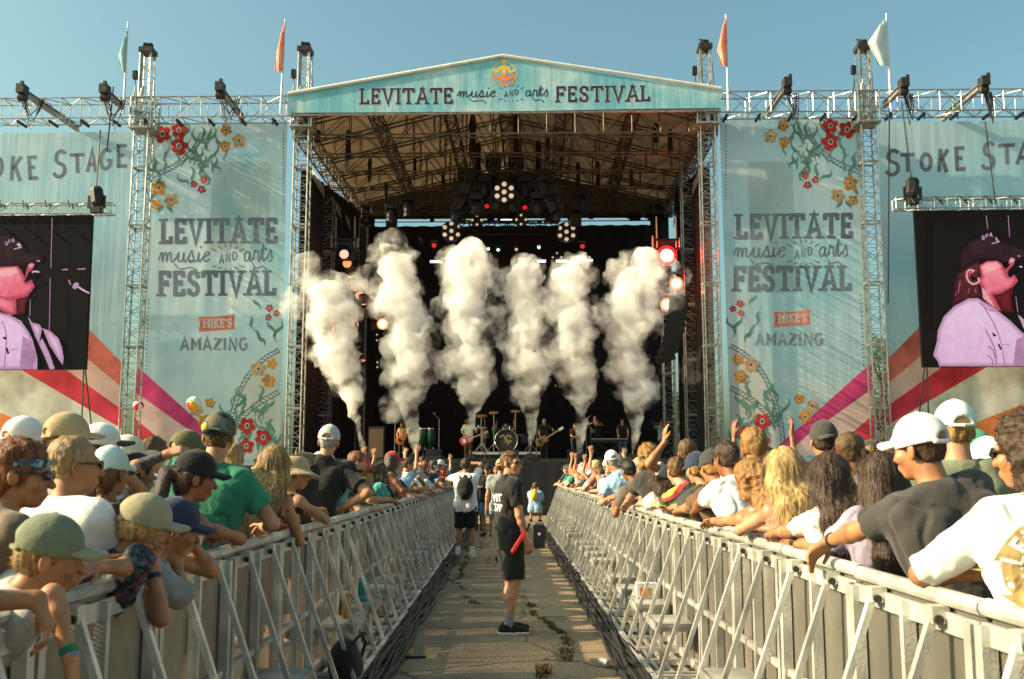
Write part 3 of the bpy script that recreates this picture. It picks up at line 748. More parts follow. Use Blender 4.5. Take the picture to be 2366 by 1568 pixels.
M_RAIL = mat('slate_track_print', (.10, .11, .17), .85, 0, .2, 3, alpha=.85)
M_SAL = mat('salmon_stripe', (.84, .22, .18), .85, 0, .25, .8, transl=.2)
def flower(mbp, mbc, x, y, r, fn, seed, wv):
    q = random.Random(seed); k = 5; ph = q.uniform(0, 6); pts = []
    amp = [q.uniform(.75, 1.15) for _ in range(k)]
    for i in range(40):
        a = i/40*2*math.pi; f = (a+ph)/(2*math.pi)*k; j = int(f) % k; lobe = abs(math.sin((f-int(f))*math.pi))
        rr = r*(.55+.48*lobe**.6*amp[j]); pts.append((x+rr*math.cos(a), y+rr*math.sin(a)))
    c0 = fn(x, y, wv); N = len(pts)
    mbp.add([fn(px, py, wv) for px, py in pts]+[c0], [(i, (i+1) % N, N) for i in range(N)])
    for rr, w2, mi in ((.3, .004, 0), (.2, .008, 1)):
        mbc[mi].add([fn(x+rr*r*math.cos(i*.7854), y+rr*r*math.sin(i*.7854)*1.2, wv+w2) for i in range(8)], [tuple(range(8))])
def leaf(mb, a, b, wd, fn, seed, wv):
    q = random.Random(seed); s_ = q.choice((-1, 1))*q.uniform(.08, .22); dx, dy = b[0]-a[0], b[1]-a[1]
    pts = [(a[0]+dx*t-dy*s_*math.sin(t*q.uniform(5, 6.5)), a[1]+dy*t+dx*s_*math.sin(t*5.5)) for t in [i/14 for i in range(15)]]
    stroke(mb, pts, wd, fn, wv, lambda t: .25+1.1*math.sin(min(1, t*1.02)*3.05)**1.3*(.6+.4*t))
def track(mb, pts, wd, fn, wv=.003, th=2.0):
    p = smooth(pts, 6); N = len(p); A, B = [], []
    for i in range(N):
        a, b = p[max(0, i-1)], p[min(N-1, i+1)]; dx, dy = b[0]-a[0], b[1]-a[1]; l = math.hypot(dx, dy) or 1
        A.append((p[i][0]-dy/l*wd/2, p[i][1]+dx/l*wd/2)); B.append((p[i][0]+dy/l*wd/2, p[i][1]-dx/l*wd/2))
    stroke(mb, A, th, fn, wv); stroke(mb, B, th, fn, wv)
    for i in range(1, N-1): stroke(mb, [A[i], B[max(0, i-1)]], th*.8, fn, wv+.003)
for side, tb in ((0, tBL), (1, tBR)):
    base = fan(YB)
    if side: fn = lambda x, y, wv=0: base(2332-x, y-10, wv)
    else: fn = base
    clip = [(330, 284), (660, 284)]
    mb = MB(); poly(mb, [(645, 812), (605, 836), (565, 882), (541, 940), (526, 1000), (520, 1060), (648, 1060)], fn, -.012); printed('white_field', mb, M_WHI, tb)
    for nm, m, pts in (('stripe', M_RASP, [(314, 852), (322, 850), (474, 987), (560, 1062), (520, 1062), (455, 1006), (312, 905)]), ('stripe', M_PALE, [(312, 905), (455, 1006), (520, 1062), (425, 1062), (310, 964)]), ('stripe', M_REDS, [(310, 964), (425, 1062), (307, 1062)])):
        mb = MB(); poly(mb, pts, fn, -.008); printed(nm, mb, m, tb)
    lf = MB(); q = random.Random(5)
    for k in range(26):
        x = q.uniform(345, 500); y = q.uniform(284, 330) if k < 18 else q.uniform(340, 380); leaf(lf, (x, y), (x+q.uniform(-22, 22), y+q.uniform(30, 66)), q.uniform(4, 7.5), fn, k, .003+.0015*k)
    for a, b in (((430, 335), (470, 395)), ((465, 340), (445, 380)), ((438, 385), (452, 420)), ((455, 380), (470, 412)), ((508, 290), (512, 372)), ((380, 415), (365, 430)), ((355, 440), (352, 462)), ((375, 470), (368, 492)), ((388, 470), (396, 492)), ((412, 400), (432, 430)), ((600, 715), (588, 690)), ((585, 760), (578, 730)), ((612, 790), (585, 762)), ((635, 780), (622, 740)), ((610, 800), (600, 770)), ((640, 790), (645, 740)), ((530, 985), (510, 930)), ((540, 1000), (552, 950))): leaf(lf, a, b, 6.5, fn, a[0], .004)
    for k in range(26):
        x = q.uniform(540, 640); y = q.uniform(930, 1050); leaf(lf, (x, y), (x+q.uniform(-20, 20), y-q.uniform(28, 60)), q.uniform(4.5, 8), fn, 77+k, .003+.0015*k)
    printed('leaf_print', lf, M_LEAF, tb)
    tk = MB(); track(tk, [(336, 410), (390, 390), (430, 363), (455, 333), (468, 306)], 10, fn); track(tk, [(645, 808), (605, 833), (567, 878), (541, 940), (526, 1000), (522, 1060)], 9, fn); track(tk, [(645, 905), (600, 930), (562, 962), (535, 1000)], 10, fn); printed('track_print', tk, M_RAIL, tb)
    fl = {'r': MB(), 'o': MB(), 't': MB()}; cen = [MB(), MB()]
    for k, (x, y, r, c) in enumerate([(375, 309, 21, 'r'), (413, 300, 19, 'r'), (413, 337, 21, 'r'), (350, 308, 9, 'r'), (522, 300, 15, 'o'), (520, 337, 13, 'o'), (552, 324, 17, 't'), (448, 425, 9, 'r'), (471, 415, 9, 'r'), (466, 437, 10, 'r'), (367, 433, 18, 'o'), (396, 462, 17, 't'), (361, 473, 13, 'o'),
            (622, 711, 9, 'r'), (639, 723, 8, 'r'), (620, 733, 8, 'r'), (597, 852, 18, 't'), (628, 840, 12, 'o'), (620, 880, 16, 'o'), (571, 983, 20, 'r'), (608, 1010, 19, 'r'), (569, 1030, 18, 'r'), (486, 931, 13, 'o'), (455, 948, 16, 't'), (472, 973, 16, 'o')]):
        flower(fl[c], cen, x, y, r, fn, k, .05+.002*k)
    for c, m in (('r', M_RED), ('o', M_ORA), ('t', M_TAN)): printed('flower_print', fl[c], m, tb)
    printed('flower_centre', cen[0], M_WHI, tb); printed('flower_centre', cen[1], M_RAIL, tb)
    st = MB()
    for i in range(22): y = 300+i*8; stroke(st, [(654, y), (656, y+4)], 2.2, fn, .003)
    for i in range(18): y = 690+i*9.5; stroke(st, [(344-i*.4, y), (343-i*.4, y+4)], 2.4, fn, .003)
    printed('eyelet_row', st, M_RAIL, tb)
    # writing (not mirrored)
    dx, dy = (0, 0) if not side else (1329, -11)
    f0 = lambda x, y, wv=0: base(x+dx, y+dy, wv)
    mb = MB(); word(mb, 'LEVITATE', 372, 640, 563, 58, 10.5, f0, True, -.008, .01, .16); printed('lettering', mb, M_GREY, tb); mb = MB(); word(mb, 'FESTIVAL', 366, 637, 684, 58, 10.5, f0, True, -.008, .01, .16); printed('lettering', mb, M_GREY, tb)
    mb = MB(); script(mb, 'music', 368, 486, 605, 42, 3.4, f0, -.01, .01); script(mb, 'arts', 562, 634, 603, 42, 3.4, f0, -.01, .01); and_mark(mb, 527, 596, 62, 44, 3.0, f0, .01); printed('script_lettering', mb, M_GREY, tb)
    mb = MB(); word(mb, 'AMAZING', 416, 573, 809, 28, 6.2, f0, False, -.002, .01, .16); printed('sponsor_lettering', mb, M_GREYF, tb)
    mb = MB(); poly(mb, [(459, 731), (500, 731), (543, 726), (541, 744), (543, 760), (500, 763), (459, 766), (462, 748)], f0, .01); o = printed('sponsor_plate', mb, M_SAL, tb)
    mb = MB(); word(mb, 'MIKE', 470, 518, 757, 20, 4, f0, True, -.03, .02, .14); word(mb, "'S", 520, 536, 756, 20, 4, f0, False, -.03, .02, .14); printed('sponsor_lettering', mb, M_WHI, tb)
    mb = MB()
    for i in range(14):
        x = 463+i*5.9
        for y in (735-.06*(x-460), 761-.06*(x-460)): stroke(mb, [(x, y), (x+2, y)], 2, f0, .02)
    printed('plate_dots', mb, M_EY, tb)
for side, tb in ((0, tWL), (1, tWR)):
    base = fan(YBW)
    fn = (lambda x, y, wv=0: base(2332-x, y-8, wv)) if side else base
    C = (640, 1200)
    def rayp(s0, s1, x0=-185, ymax=1062):
        xr = 281
        def pt(s, x): return (x, C[1]-s*(C[0]-x))
        a0, b0, a1, b1 = pt(s0, x0), pt(s0, xr), pt(s1, x0), pt(s1, xr)
        L = [a0, b0, b1, a1]
        return [(x, min(y, ymax)) for x, y in L]
    for s0, s1, m in ((1.01, .85, M_SAL), (.85, .71, M_PALE), (.71, .585, M_REDS), (.585, .385, M_CRE)):
        lo = 640-(1200-560)/s0
        mb = MB(); pts = rayp(s0, s1, max(-185, lo)); poly(mb, pts, fn, 0); printed('stripe', mb, m, tb)
    mb = MB(); poly(mb, [(-185, 882), (281, 1062), (70, 1062), (-185, 985)], fn, 0); printed('stripe', mb, M_ORS, tb)
    mb = MB(); poly(mb, [(-185, 985), (70, 1062), (-185, 1062)], fn, 0); printed('stripe', mb, M_PALE, tb)
    mb = MB(); q = random.Random(3)
    L = [('S', -110, 347, 30, 60, -6), ('T', -62, 350, 36, 46, 4), ('O', -18, 362, 25, 44, 0), ('K', 22, 360, 30, 57, 4), ('E', 63, 359, 25, 56, -3), ('S', 123, 347, 31, 62, 8), ('T', 160, 354, 37, 45, -2), ('A', 200, 345, 24, 52, 2), ('G', 230, 343, 30, 48, 8), ('E', 268, 332, 27, 55, 0)] if not side else \
        [('S', 2046, 346, 34, 58, 8), ('T', 2079, 354, 36, 43, -2), ('O', 2126, 354, 27, 40, 0), ('K', 2166, 344, 26, 53, 4), ('E', 2205, 338, 27, 56, -3), ('S', 2268, 328, 32, 62, 8), ('T', 2305, 332, 43, 47, -3), ('A', 2346, 330, 40, 50, 2), ('G', 2400, 326, 34, 52, 6), ('E', 2450, 322, 28, 56, 0)]
    for ch, x, y, wd, ht, rot in L:
        wg, st, _, _ = GL[ch]; c_, s_ = math.cos(R(rot)), math.sin(R(rot))
        sts = [arc(.5, .74, .36, .24, 40, 265, 9)+arc(.5, .26, .42, .25, 88, -150, 9)] if ch == 'S' else (st[:2] if ch == 'T' else st[:4] if ch == 'E' else st)
        for pl in sts:
            pp = [((u-.5)*wd, (.5-v)*ht) for u, v in pl]; pp = [(x+wd/2+a*c_-b*s_, y+ht/2+a*s_+b*c_) for a, b in pp]
            stroke(mb, smooth(pp, 2) if ch in 'SGO' else pp, 8.2 if not side else 9.0, base, .004)
    printed('lettering', mb, M_GREY, tb)

# ---- video screens
M_SCR = mat('screen_dark', (.004, .004, .004), .7, 0, 0, emit=(.008, .007, .006), es=.5, spec=.05)
def led(name, c, s=.50):
    m = mat('led_'+name, (.002, .002, .002), .6, 0, 0, emit=c, es=s, spec=.05); n, l = m.node_tree.nodes, m.node_tree.links; p = n['Principled BSDF']
    tc = n.new('ShaderNodeTexCoord'); no = n.new('ShaderNodeTexNoise'); no.inputs['Scale'].default_value = 1.6; no.inputs['Detail'].default_value = 7; no.inputs['Roughness'].default_value = .6; l.new(tc.outputs['Object'], no.inputs[0])
    r_ = n.new('ShaderNodeValToRGB'); e = r_.color_ramp.elements; e[0].position = .3; e[0].color = [x*.62 for x in c]+[1]; e[1].position = .7; e[1].color = [min(1, x*1.15) for x in c]+[1]
    l.new(no.outputs['Fac'], r_.inputs[0]); l.new(r_.outputs[0], p.inputs['Emission Color']); return m
E_SKIN = led('skin', (.80, .13, .19)); E_SKINL = led('skin_light', (.95, .42, .42)); E_LIL = led('lilac', (.74, .46, .66)); E_LILD = led('lilac_shade', (.50, .25, .42)); E_CAP = led('cap_dark', (.020, .008, .010)); E_HAIR = led('hair', (.09, .015, .025)); E_BLK = led('black', (.004, .003, .004)); E_DKR = led('dark_red', (.16, .012, .02))
YS = 38.2
TONE = {'led_skin': ((.36, .035, .07), (.78, .13, .19), (.93, .34, .36), 17), 'led_skin_light': ((.80, .20, .25), (.92, .36, .38), (.97, .50, .49), 9), 'led_lilac': ((.40, .20, .34), (.72, .45, .65), (.86, .62, .79), 15), 'led_lilac_shade': ((.46, .22, .38), (.52, .27, .44), (.62, .36, .54), 8), 'led_hair': ((.015, .004, .006), (.06, .012, .018), (.15, .035, .04), 9), 'led_cap_dark': ((.008, .004, .005), (.022, .010, .013), (.045, .02, .026), 14), 'led_dark_red': ((.03, .004, .006), (.12, .010, .018), (.24, .02, .035), 10)}
M_PIC = bpy.data.materials.new('led_picture'); M_PIC.use_nodes = True
n_, l_ = M_PIC.node_tree.nodes, M_PIC.node_tree.links; at_ = n_.new('ShaderNodeAttribute'); at_.attribute_name = 'tone'; p_ = n_['Principled BSDF']; p_.inputs['Base Color'].default_value = (.002, .002, .002, 1); p_.inputs['Specular IOR Level'].default_value = .05; l_.new(at_.outputs['Color'], p_.inputs['Emission Color']); p_.inputs['Emission Strength'].default_value = .5
PIC = []
def shade(pts, tone, fn, wv):                      # a camera picture's soft tones inside one outline, as vertex colours of the screen
    P = np.array(pts, float); lo, hi = P.min(0), P.max(0); st = 1.5; gx = np.arange(lo[0], hi[0], st); gy = np.arange(lo[1], hi[1], st)
    X, Y = np.meshgrid(gx, gy); q = np.stack([X.ravel(), Y.ravel()], 1); ins = np.zeros(len(q), bool); dist = np.full(len(q), 1e9); N = len(P)
    for i in range(N):
        a, b = P[i], P[(i+1) % N]; c = ((a[1] > q[:, 1]) != (b[1] > q[:, 1])); xx = (b[0]-a[0])*(q[:, 1]-a[1])/(b[1]-a[1]+1e-9)+a[0]; ins ^= c & (q[:, 0] < xx)
        d = b-a; t = np.clip(((q-a) @ d)/max(1e-9, d @ d), 0, 1); dist = np.minimum(dist, np.linalg.norm(q-a-t[:, None]*d, axis=1))
    e_, m_, h_, wd = (np.array(tone[0]), np.array(tone[1]), np.array(tone[2]), tone[3]); u = np.clip(dist/wd, 0, 1); u = u*u*(3-2*u)
    n3 = fbm(np.stack([q[:, 0]*.09, q[:, 1]*.05, q[:, 0]*0+wv*900], 1), 3); lit = np.clip(.75-(q[:, 1]-lo[1])/(hi[1]-lo[1]+1e-6)*.7+n3*.28, 0, 1)*u
    col = e_+(m_-e_)*np.clip(u*1.25+.15, 0, 1)[:, None]; col = col+(h_-col)*lit[:, None]
    W_ = len(gx); idx = np.arange(len(q)).reshape(len(gy), W_); ok = ins.reshape(len(gy), W_); cell = ok[:-1, :-1] & ok[1:, :-1] & ok[:-1, 1:] & ok[1:, 1:]
    F = np.stack([idx[:-1, :-1][cell], idx[:-1, 1:][cell], idx[1:, 1:][cell], idx[1:, :-1][cell]], 1)
    if not len(F): return
    us, inv = np.unique(F, return_inverse=True); PIC.append((np.array([fn(*q[i], wv) for i in us]), inv.reshape(F.shape), col[us]))
def screen(label, quad, layers, truss, head, cables, flip):
    cc = S(quad[0][0], quad[0][1], YS); t = thing('video_screen', label, 'video screen', cc, stage=True)
    mb = MB(); mb.prism(quad, lambda u, v, w: S(u, v, YS)+Vector((0, w, 0)), 0, .18); printed('cabinet', mb, M_SCR, t)
    groups = {}
    for i, (m, kind, pts) in enumerate(layers):
        mb = groups.setdefault(m.name, (MB(), m))[0]; fn = lambda x, y, wv=0: S(x, y, YS-.01-wv)
        wv = .006+.0035*i
        if kind == 'p':
            poly(mb, pts, fn, wv)
            if m.name in TONE and len(pts) > 5: shade(pts, TONE[m.name], fn, wv+.0016)
        else: stroke(mb, smooth(pts, 4) if len(pts) > 2 else pts, kind, fn, wv)
    for k, (mb, m) in groups.items(): printed('picture', mb, m, t)
    o_ = 0; VV, FF, CC = [], [], []
    for V, F, c_ in PIC: VV.append(V); FF.append(F+o_); CC.append(c_); o_ += len(V)
    PIC.clear(); me = np_mesh('picture', np.concatenate(VV), np.concatenate(FF), M_PIC, False); at = me.color_attributes.new('tone', 'FLOAT_COLOR', 'POINT'); C4 = np.ones((o_, 4), np.float32); C4[:, :3] = np.concatenate(CC); at.data.foreach_set('color', C4.ravel())
    o_ = link('picture', me, t); o_.matrix_parent_inverse = Matrix.Translation(-Vector(t.location))
    a, b, h = truss; pa, pb = S(a[0], a[1], YS+.1), S(b[0], b[1], YS+.1); hh = S(a[0], a[1]-h/2, YS).z-S(a[0], a[1]+h/2, YS).z
    tt = MB(); lattice(tt, pa, pb, .4, hh, .5, .028, .014); o = tt.build('hanging_truss', M_ALU); tag(o, 'horizontal truss carrying the video screen on the %s' % ('right' if flip else 'left'), 'truss'); STAGE.append(o)
    for k in range(7):
        x = pa.x+(pb.x-pa.x)*(.06+.12*k); c = MB(); 
        c.path([(0, -.1, .05), (.12, -.2, -.25), (.2, -.1, -.1), (.26, -.15, -.3)], .03, 5); o = c.build('cable_tie', M_BLACKP); o.location = (x, YS-.2, pa.z+hh*.4); STAGE.append(o)
        tag(o, 'black cable looped round the truss above the %s video screen' % ('right' if flip else 'left'), 'cable', 'cables looped on the %s screen truss' % ('right' if flip else 'left'))
    hx, hy = head; ph = S(hx, hy, YS-.1); t2 = thing('spotlight', 'black spotlight standing tilted on the truss above the %s video screen' % ('right' if flip else 'left'), 'spotlight', ph, stage=True)
    hb = MB(); s_ = 1 if flip else -1; rt = Matrix.Rotation(R(10*s_), 3, 'Y')
    hb.lathe((0, 0, .12), [(.20, -.42), (.27, -.3), (.26, .2), (.18, .34), (.1, .36)], 8, rot=rt); hb.build('lamp_head', M_BLACKP, t2)
    yb = MB(); yb.box((0, .03, -.48), (.4, .35, .22)); yb.bar((-.30, 0, -.4), (-.30, 0, .12), .05, .12); yb.bar((.30, 0, -.4), (.30, 0, .12), .05, .12); yb.build('yoke', M_STEEL, t2)
    cb = MB()
    for c in cables:
        pts = [S(x, y, YS-.25) for x, y in c]; cb.path(pts, .03, 5)
    o = cb.build('hanging_cable', M_BLACKP); tag(o, 'black cables hanging beside and below the %s video screen' % ('right' if flip else 'left'), 'cable'); STAGE.append(o)
    return t
def zl(L): return [(.2457*x, 481.6+.2457*y) for x, y in L]
def zr(L): return [(2086.8+.2355*x, 497.6+.2355*y) for x, y in L]
PL = [(M_SCR, 'p', []), ]
lay = [(E_CAP, 'p', zl([(-260, 500), (-200, 300), (-60, 240), (110, 240), (200, 300), (260, 400), (420, 430), (400, 500), (200, 545), (60, 540), (0, 560)])),
 (E_SKIN, 'p', zl([(-200, 560), (60, 545), (165, 540), (205, 590), (235, 650), (245, 690), (300, 670), (327, 730), (290, 785), (240, 830), (150, 850), (60, 860), (-200, 850)])),
 (E_SKIN, 'p', zl([(235, 640), (250, 570), (265, 525), (300, 508), (328, 525), (305, 570), (268, 600), (240, 660)])),
 (E_SKINL, 'p', zl([(-60, 570), (60, 555), (150, 552), (180, 600), (130, 640), (30, 660), (-60, 640)])),
 (E_SKINL, 'p', zl([(262, 545), (285, 515), (315, 520), (300, 555)])),
 (E_SKIN, 'p', zl([(-60, 800), (100, 845), (150, 850), (155, 990), (100, 1000), (-60, 930)])),
 (E_DKR, 'p', zl([(150, 850), (245, 830), (285, 790), (240, 900), (235, 980), (160, 1000)])),
 (E_LIL, 'p', zl([(-120, 960), (0, 975), (90, 998), (200, 1060), (270, 1160), (305, 1230), (350, 1400), (350, 1512), (-120, 1512)])),
 (E_LILD, 'p', zl([(215, 1200), (300, 1250), (345, 1400), (300, 1512), (180, 1512)])),
 (E_LIL, 'p', zl([(262, 1015), (300, 1070), (370, 1090), (395, 1130), (365, 1270), (330, 1200)])),
 (E_LIL, 'p', zl([(400, 1125), (470, 1150), (550, 1220), (580, 1300), (598, 1400), (590, 1470), (540, 1400), (470, 1290)])),
 (E_LIL, 'p', zl([(365, 1272), (395, 1220), (460, 1350), (515, 1508), (470, 1512), (420, 1390)])),
 (E_LILD, 3, zl([(0, 985), (95, 1010), (190, 1085)])), (E_LILD, 3, zl([(20, 1060), (60, 1200), (40, 1500)])), (E_BLK, 5, zl([(30, 1210), (60, 1225)])), (E_BLK, 5, zl([(60, 1310), (80, 1365)])), (E_LILD, 2, zl([(90, 1330), (170, 1320)])),
 (E_BLK, 6, zl([(235, 690), (275, 655), (310, 640), (325, 660)])), (E_BLK, 'p', zl([(205, 560), (255, 520), (250, 580), (235, 600)])),
 (E_LIL, 4, zl([(300, 600), (330, 590), (370, 597)])), (E_LIL, 2.5, zl([(345, 490), (375, 495)])), (E_LILD, 3, zl([(585, 575), (640, 572)])), (E_LILD, 3, zl([(730, 570), (805, 565)])),
 (E_LIL, 'p', zl([(680, 745), (690, 710), (720, 692), (742, 705), (735, 735), (710, 758)])), (E_LIL, 4, zl([(735, 735), (780, 765), (838, 795)])), (E_LILD, 3, zl([(645, 670), (665, 715)])),
 (E_LILD, 1.8, zl([(490, 85), (478, 560)])), (E_LILD, 1.8, zl([(472, 650), (464, 1140)])), (E_CAP, 2, zl([(310, 85), (298, 320)])), (E_LILD, 1.6, zl([(285, 860), (280, 1010)]))]
# cap lettering on the screen
mbw = [(48, 318, 'S'), (78, 300, 'E'), (110, 290, 'A')]
for x, y, ch in mbw:
    for pl in GL[ch][1][:3]: lay.append((E_LIL, 1.5, zl([(x+u*28, y+26-v*34) for u, v in pl])))
lay.append((E_LIL, 2, zl([(170, 320), (195, 345), (160, 335), (190, 360)]))); lay.append((E_LIL, 2, zl([(130, 380), (205, 362)])))
screen('large video screen on the left showing a singer in a black cap from the side', [(-170, 500), (213, 496), (197, 853), (-175, 855)], lay, ((-170, 483), (262, 483), 24), (224, 458), [[(247, 350), (262, 200)], [(232, 300), (222, 440)], [(193, 853), (188, 1000)], [(197, 853), (213, 1000)]], 0)
lay = [(E_CAP, 'p', zr([(530, 580), (540, 380), (620, 250), (760, 195), (880, 170), (970, 240), (1240, 330), (1240, 420), (1000, 490), (920, 445), (740, 445), (640, 510)])),
 (E_HAIR, 'p', zr([(530, 570), (640, 495), (740, 440), (765, 540), (745, 640), (780, 800), (640, 825), (485, 890), (495, 700)])),
 (E_SKIN, 'p', zr([(750, 490), (820, 447), (920, 442), (970, 475), (1000, 530), (1030, 590), (1090, 580), (1127, 640), (1060, 720), (950, 770), (880, 775), (960, 935), (880, 910), (780, 810), (770, 700), (740, 650), (765, 590)])),
 (E_SKIN, 'p', zr([(985, 540), (1050, 492), (1028, 450), (1060, 408), (1100, 430), (1082, 480), (1030, 540), (1020, 600)])),
 (E_SKINL, 'p', zr([(760, 500), (820, 460), (920, 452), (965, 500), (900, 560), (790, 580)])), (E_SKINL, 'p', zr([(1036, 452), (1062, 414), (1096, 432), (1070, 465)])), (E_SKINL, 'p', zr([(770, 700), (800, 730), (900, 900), (790, 815)])),
 (E_DKR, 'p', zr([(880, 775), (950, 772), (1090, 690), (1060, 800), (1080, 950), (965, 935)])),
 (E_SKINL, 4.5, zr([(700, 545), (650, 535), (622, 575), (640, 640), (690, 672), (745, 645), (735, 610)])), (E_SKIN, 3, zr([(690, 560), (655, 560), (650, 600)])), (E_BLK, 5, zr([(670, 590), (690, 625), (715, 615)])),
 (E_LIL, 'p', zr([(500, 890), (640, 815), (735, 812), (910, 920), (1060, 1040), (1160, 1140), (1240, 1200), (1240, 1478), (355, 1478), (340, 1430), (295, 1370), (330, 1240), (340, 1130), (400, 990)])),
 (E_LIL, 'p', zr([(1125, 970), (1186, 1020), (1240, 1080), (1240, 1190), (1180, 1100)])),
 (E_LILD, 'p', zr([(1110, 1220), (1186, 1180), (1240, 1230), (1240, 1478), (1080, 1478)])),
 (E_LILD, 3, zr([(750, 855), (830, 920), (915, 940)])), (E_LILD, 3, zr([(800, 910), (900, 1080), (960, 1250), (1000, 1478)])), (E_LILD, 3.5, zr([(810, 1120), (860, 1220), (905, 1330), (915, 1470)])), (E_LILD, 3, zr([(830, 1280), (880, 1320), (900, 1400)])), (E_LILD, 3, zr([(825, 1370), (870, 1410), (880, 1470)])),
 (E_BLK, 4, zr([(880, 1150), (895, 1180), (910, 1170)])), (E_BLK, 4, zr([(935, 1260), (960, 1315)])), (E_LILD, 2, zr([(975, 1275), (1000, 1262), (1040, 1272)])),
 (E_HAIR, 3, zr([(510, 690), (530, 780), (500, 860)])), (E_SKIN, 1.6, zr([(560, 640), (550, 700), (540, 760)])), (E_SKIN, 1.4, zr([(520, 760), (510, 790)])), (E_SKIN, 1.5, zr([(710, 720), (715, 760)])), (E_SKIN, 1.4, zr([(650, 710), (640, 760)])),
 (E_BLK, 7, zr([(1040, 600), (1090, 560), (1150, 520), (1200, 500)])), (E_LIL, 3, zr([(1140, 500), (1170, 505)])), (E_LIL, 2, zr([(1125, 395), (1150, 400)])), (E_BLK, 'p', zr([(970, 470), (1040, 440), (1020, 500), (1000, 520)])),
 (E_LILD, 1.6, zr([(815, 0), (830, 130)])), (E_LILD, 1.6, zr([(1030, 0), (1045, 210)])), (E_LILD, 1.6, zr([(1105, 790), (1125, 950)]))]
for x, y, ch in ((770, 215, 'S'), (808, 198, 'E'), (845, 186, 'A')):
    for pl in GL[ch][1][:3]: lay.append((E_LIL, 1.5, zr([(x+u*32, y+22-v*38) for u, v in pl])))
lay.append((E_LIL, 2, zr([(905, 210), (930, 245), (905, 232), (945, 260)]))); lay.append((E_LIL, 2, zr([(870, 275), (948, 255)])))
screen('large video screen on the right showing a singer in a black cap and lilac shirt', [(2113, 487), (2540, 482), (2540, 845), (2133, 848)], lay, ((2066, 472), (2540, 466), 25), (2108, 438), [[(2055, 250), (2052, 700)], [(2083, 235), (2105, 410)], [(2276, 280), (2300, 470)], [(2136, 848), (2124, 960)], [(2142, 848), (2146, 985)]], 1)

# ---- speaker arrays hanging behind the flower banners
for lab, x0, x1, y0, y1 in (('dark speaker array hung behind the scrim of the left flower banner', 492, 612, 372, 575), ('dark speaker array hung behind the scrim of the right flower banner', 1733, 1842, 372, 672)):
    Yp = 40.9; a = S(x0, y0, Yp); b = S(x1, y1, Yp)
    t = thing('speaker_array', lab, 'speaker array', ((a.x+b.x)/2, Yp, b.z), stage=True)
    n = 9; h = (a.z-b.z)/n
    for k in range(n): MB().box((0, .25, h*(k+.5)), (b.x-a.x, .5, h-.02), Matrix.Rotation(R(2), 3, 'X')).build('speaker_cabinet', M_BLACKP, t)
# ---- deck, skirts, drapes, roof
DZ = 2.05
YR0, YR1 = 38.9, 52.5
XL, XR = S(700, 640, YW).x, S(1632, 620, YW).x
t = thing('stage_deck', 'black stage deck with dark skirt and pale front edge', 'stage', (0, 36.6, 0), stage=True)
mb = MB(); mb.box((0, 8.2, DZ-.06), (18.5, 16.3, .12)); mb.build('deck_floor', mat('stage_floor', (.022, .021, .02), .6, 0, .3, 2), t)
mb = MB()
for i in range(60):
    x0 = -9.2+i*.3067; mb.add([(x0, .02+.008*(i % 2), 0), (x0+.3067, .02+.008*((i+1) % 2), 0), (x0+.3067, .02+.008*((i+1) % 2), DZ-.12), (x0, .02+.008*(i % 2), DZ-.12)], [(0, 1, 2, 3)])
mb.build('skirt', M_BLACK, t)
def drape(label, pts, top, folds=.12, n=60):
    # curtain along the ground line pts[0]->pts[1], between z0 and z(top)
    (x0, y0, z0), (x1, y1, z1) = pts; mb = MB(); vs = []
    for j, zz in ((0, 0), (1, 1)):
        for i in range(n+1):
            u = i/n; x = x0+(x1-x0)*u; y = y0+(y1-y0)*u; d = folds*math.sin(i*1.9)*.5
            nx, ny = -(y1-y0), x1-x0; l = math.hypot(nx, ny); zt_ = top[0]+(top[1]-top[0])*u
            vs.append((x+nx/l*d, y+ny/l*d, z0+(z1-z0)*u if j == 0 else zt_))
    N = n+1; o = mb.add(vs, [(i, i+1, N+i+1, N+i) for i in range(n)]).build('stage_drape', M_BLACK, None, True)
    tag(o, label, 'drape'); STAGE.append(o); return o
zbk = S(1170, 521, YR1).z
drape('black drape across the back of the stage', [(XL-.2, YR1, DZ), (XR+.3, YR1, DZ)], (zbk, zbk), .2)
zs0 = S(722, 430, 40.5).z
drape('black side drape on the left of the stage', [(XL-.35, 39.6, DZ), (XL-.25, YR1-.1, DZ)], (zs0+.6, zbk+.9), .15, 40)
drape('black side drape on the right of the stage', [(XR+.35, 39.6, DZ), (XR+.3, 49.2, DZ)], (zs0+.6, zbk+.9), .15, 40)
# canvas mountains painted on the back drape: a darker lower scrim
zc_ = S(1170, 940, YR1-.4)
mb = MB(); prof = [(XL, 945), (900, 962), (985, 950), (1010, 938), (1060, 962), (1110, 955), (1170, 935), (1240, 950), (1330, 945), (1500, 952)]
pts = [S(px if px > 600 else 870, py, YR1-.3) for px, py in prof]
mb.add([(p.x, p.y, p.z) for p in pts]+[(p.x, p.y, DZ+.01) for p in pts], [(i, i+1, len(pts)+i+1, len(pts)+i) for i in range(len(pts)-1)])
o = mb.build('low_scrim', mat('black_scrim', (.006, .006, .007), .9, 0, 0)); tag(o, 'low black scrim with a wavy top in front of the back drape', 'drape'); STAGE.append(o)
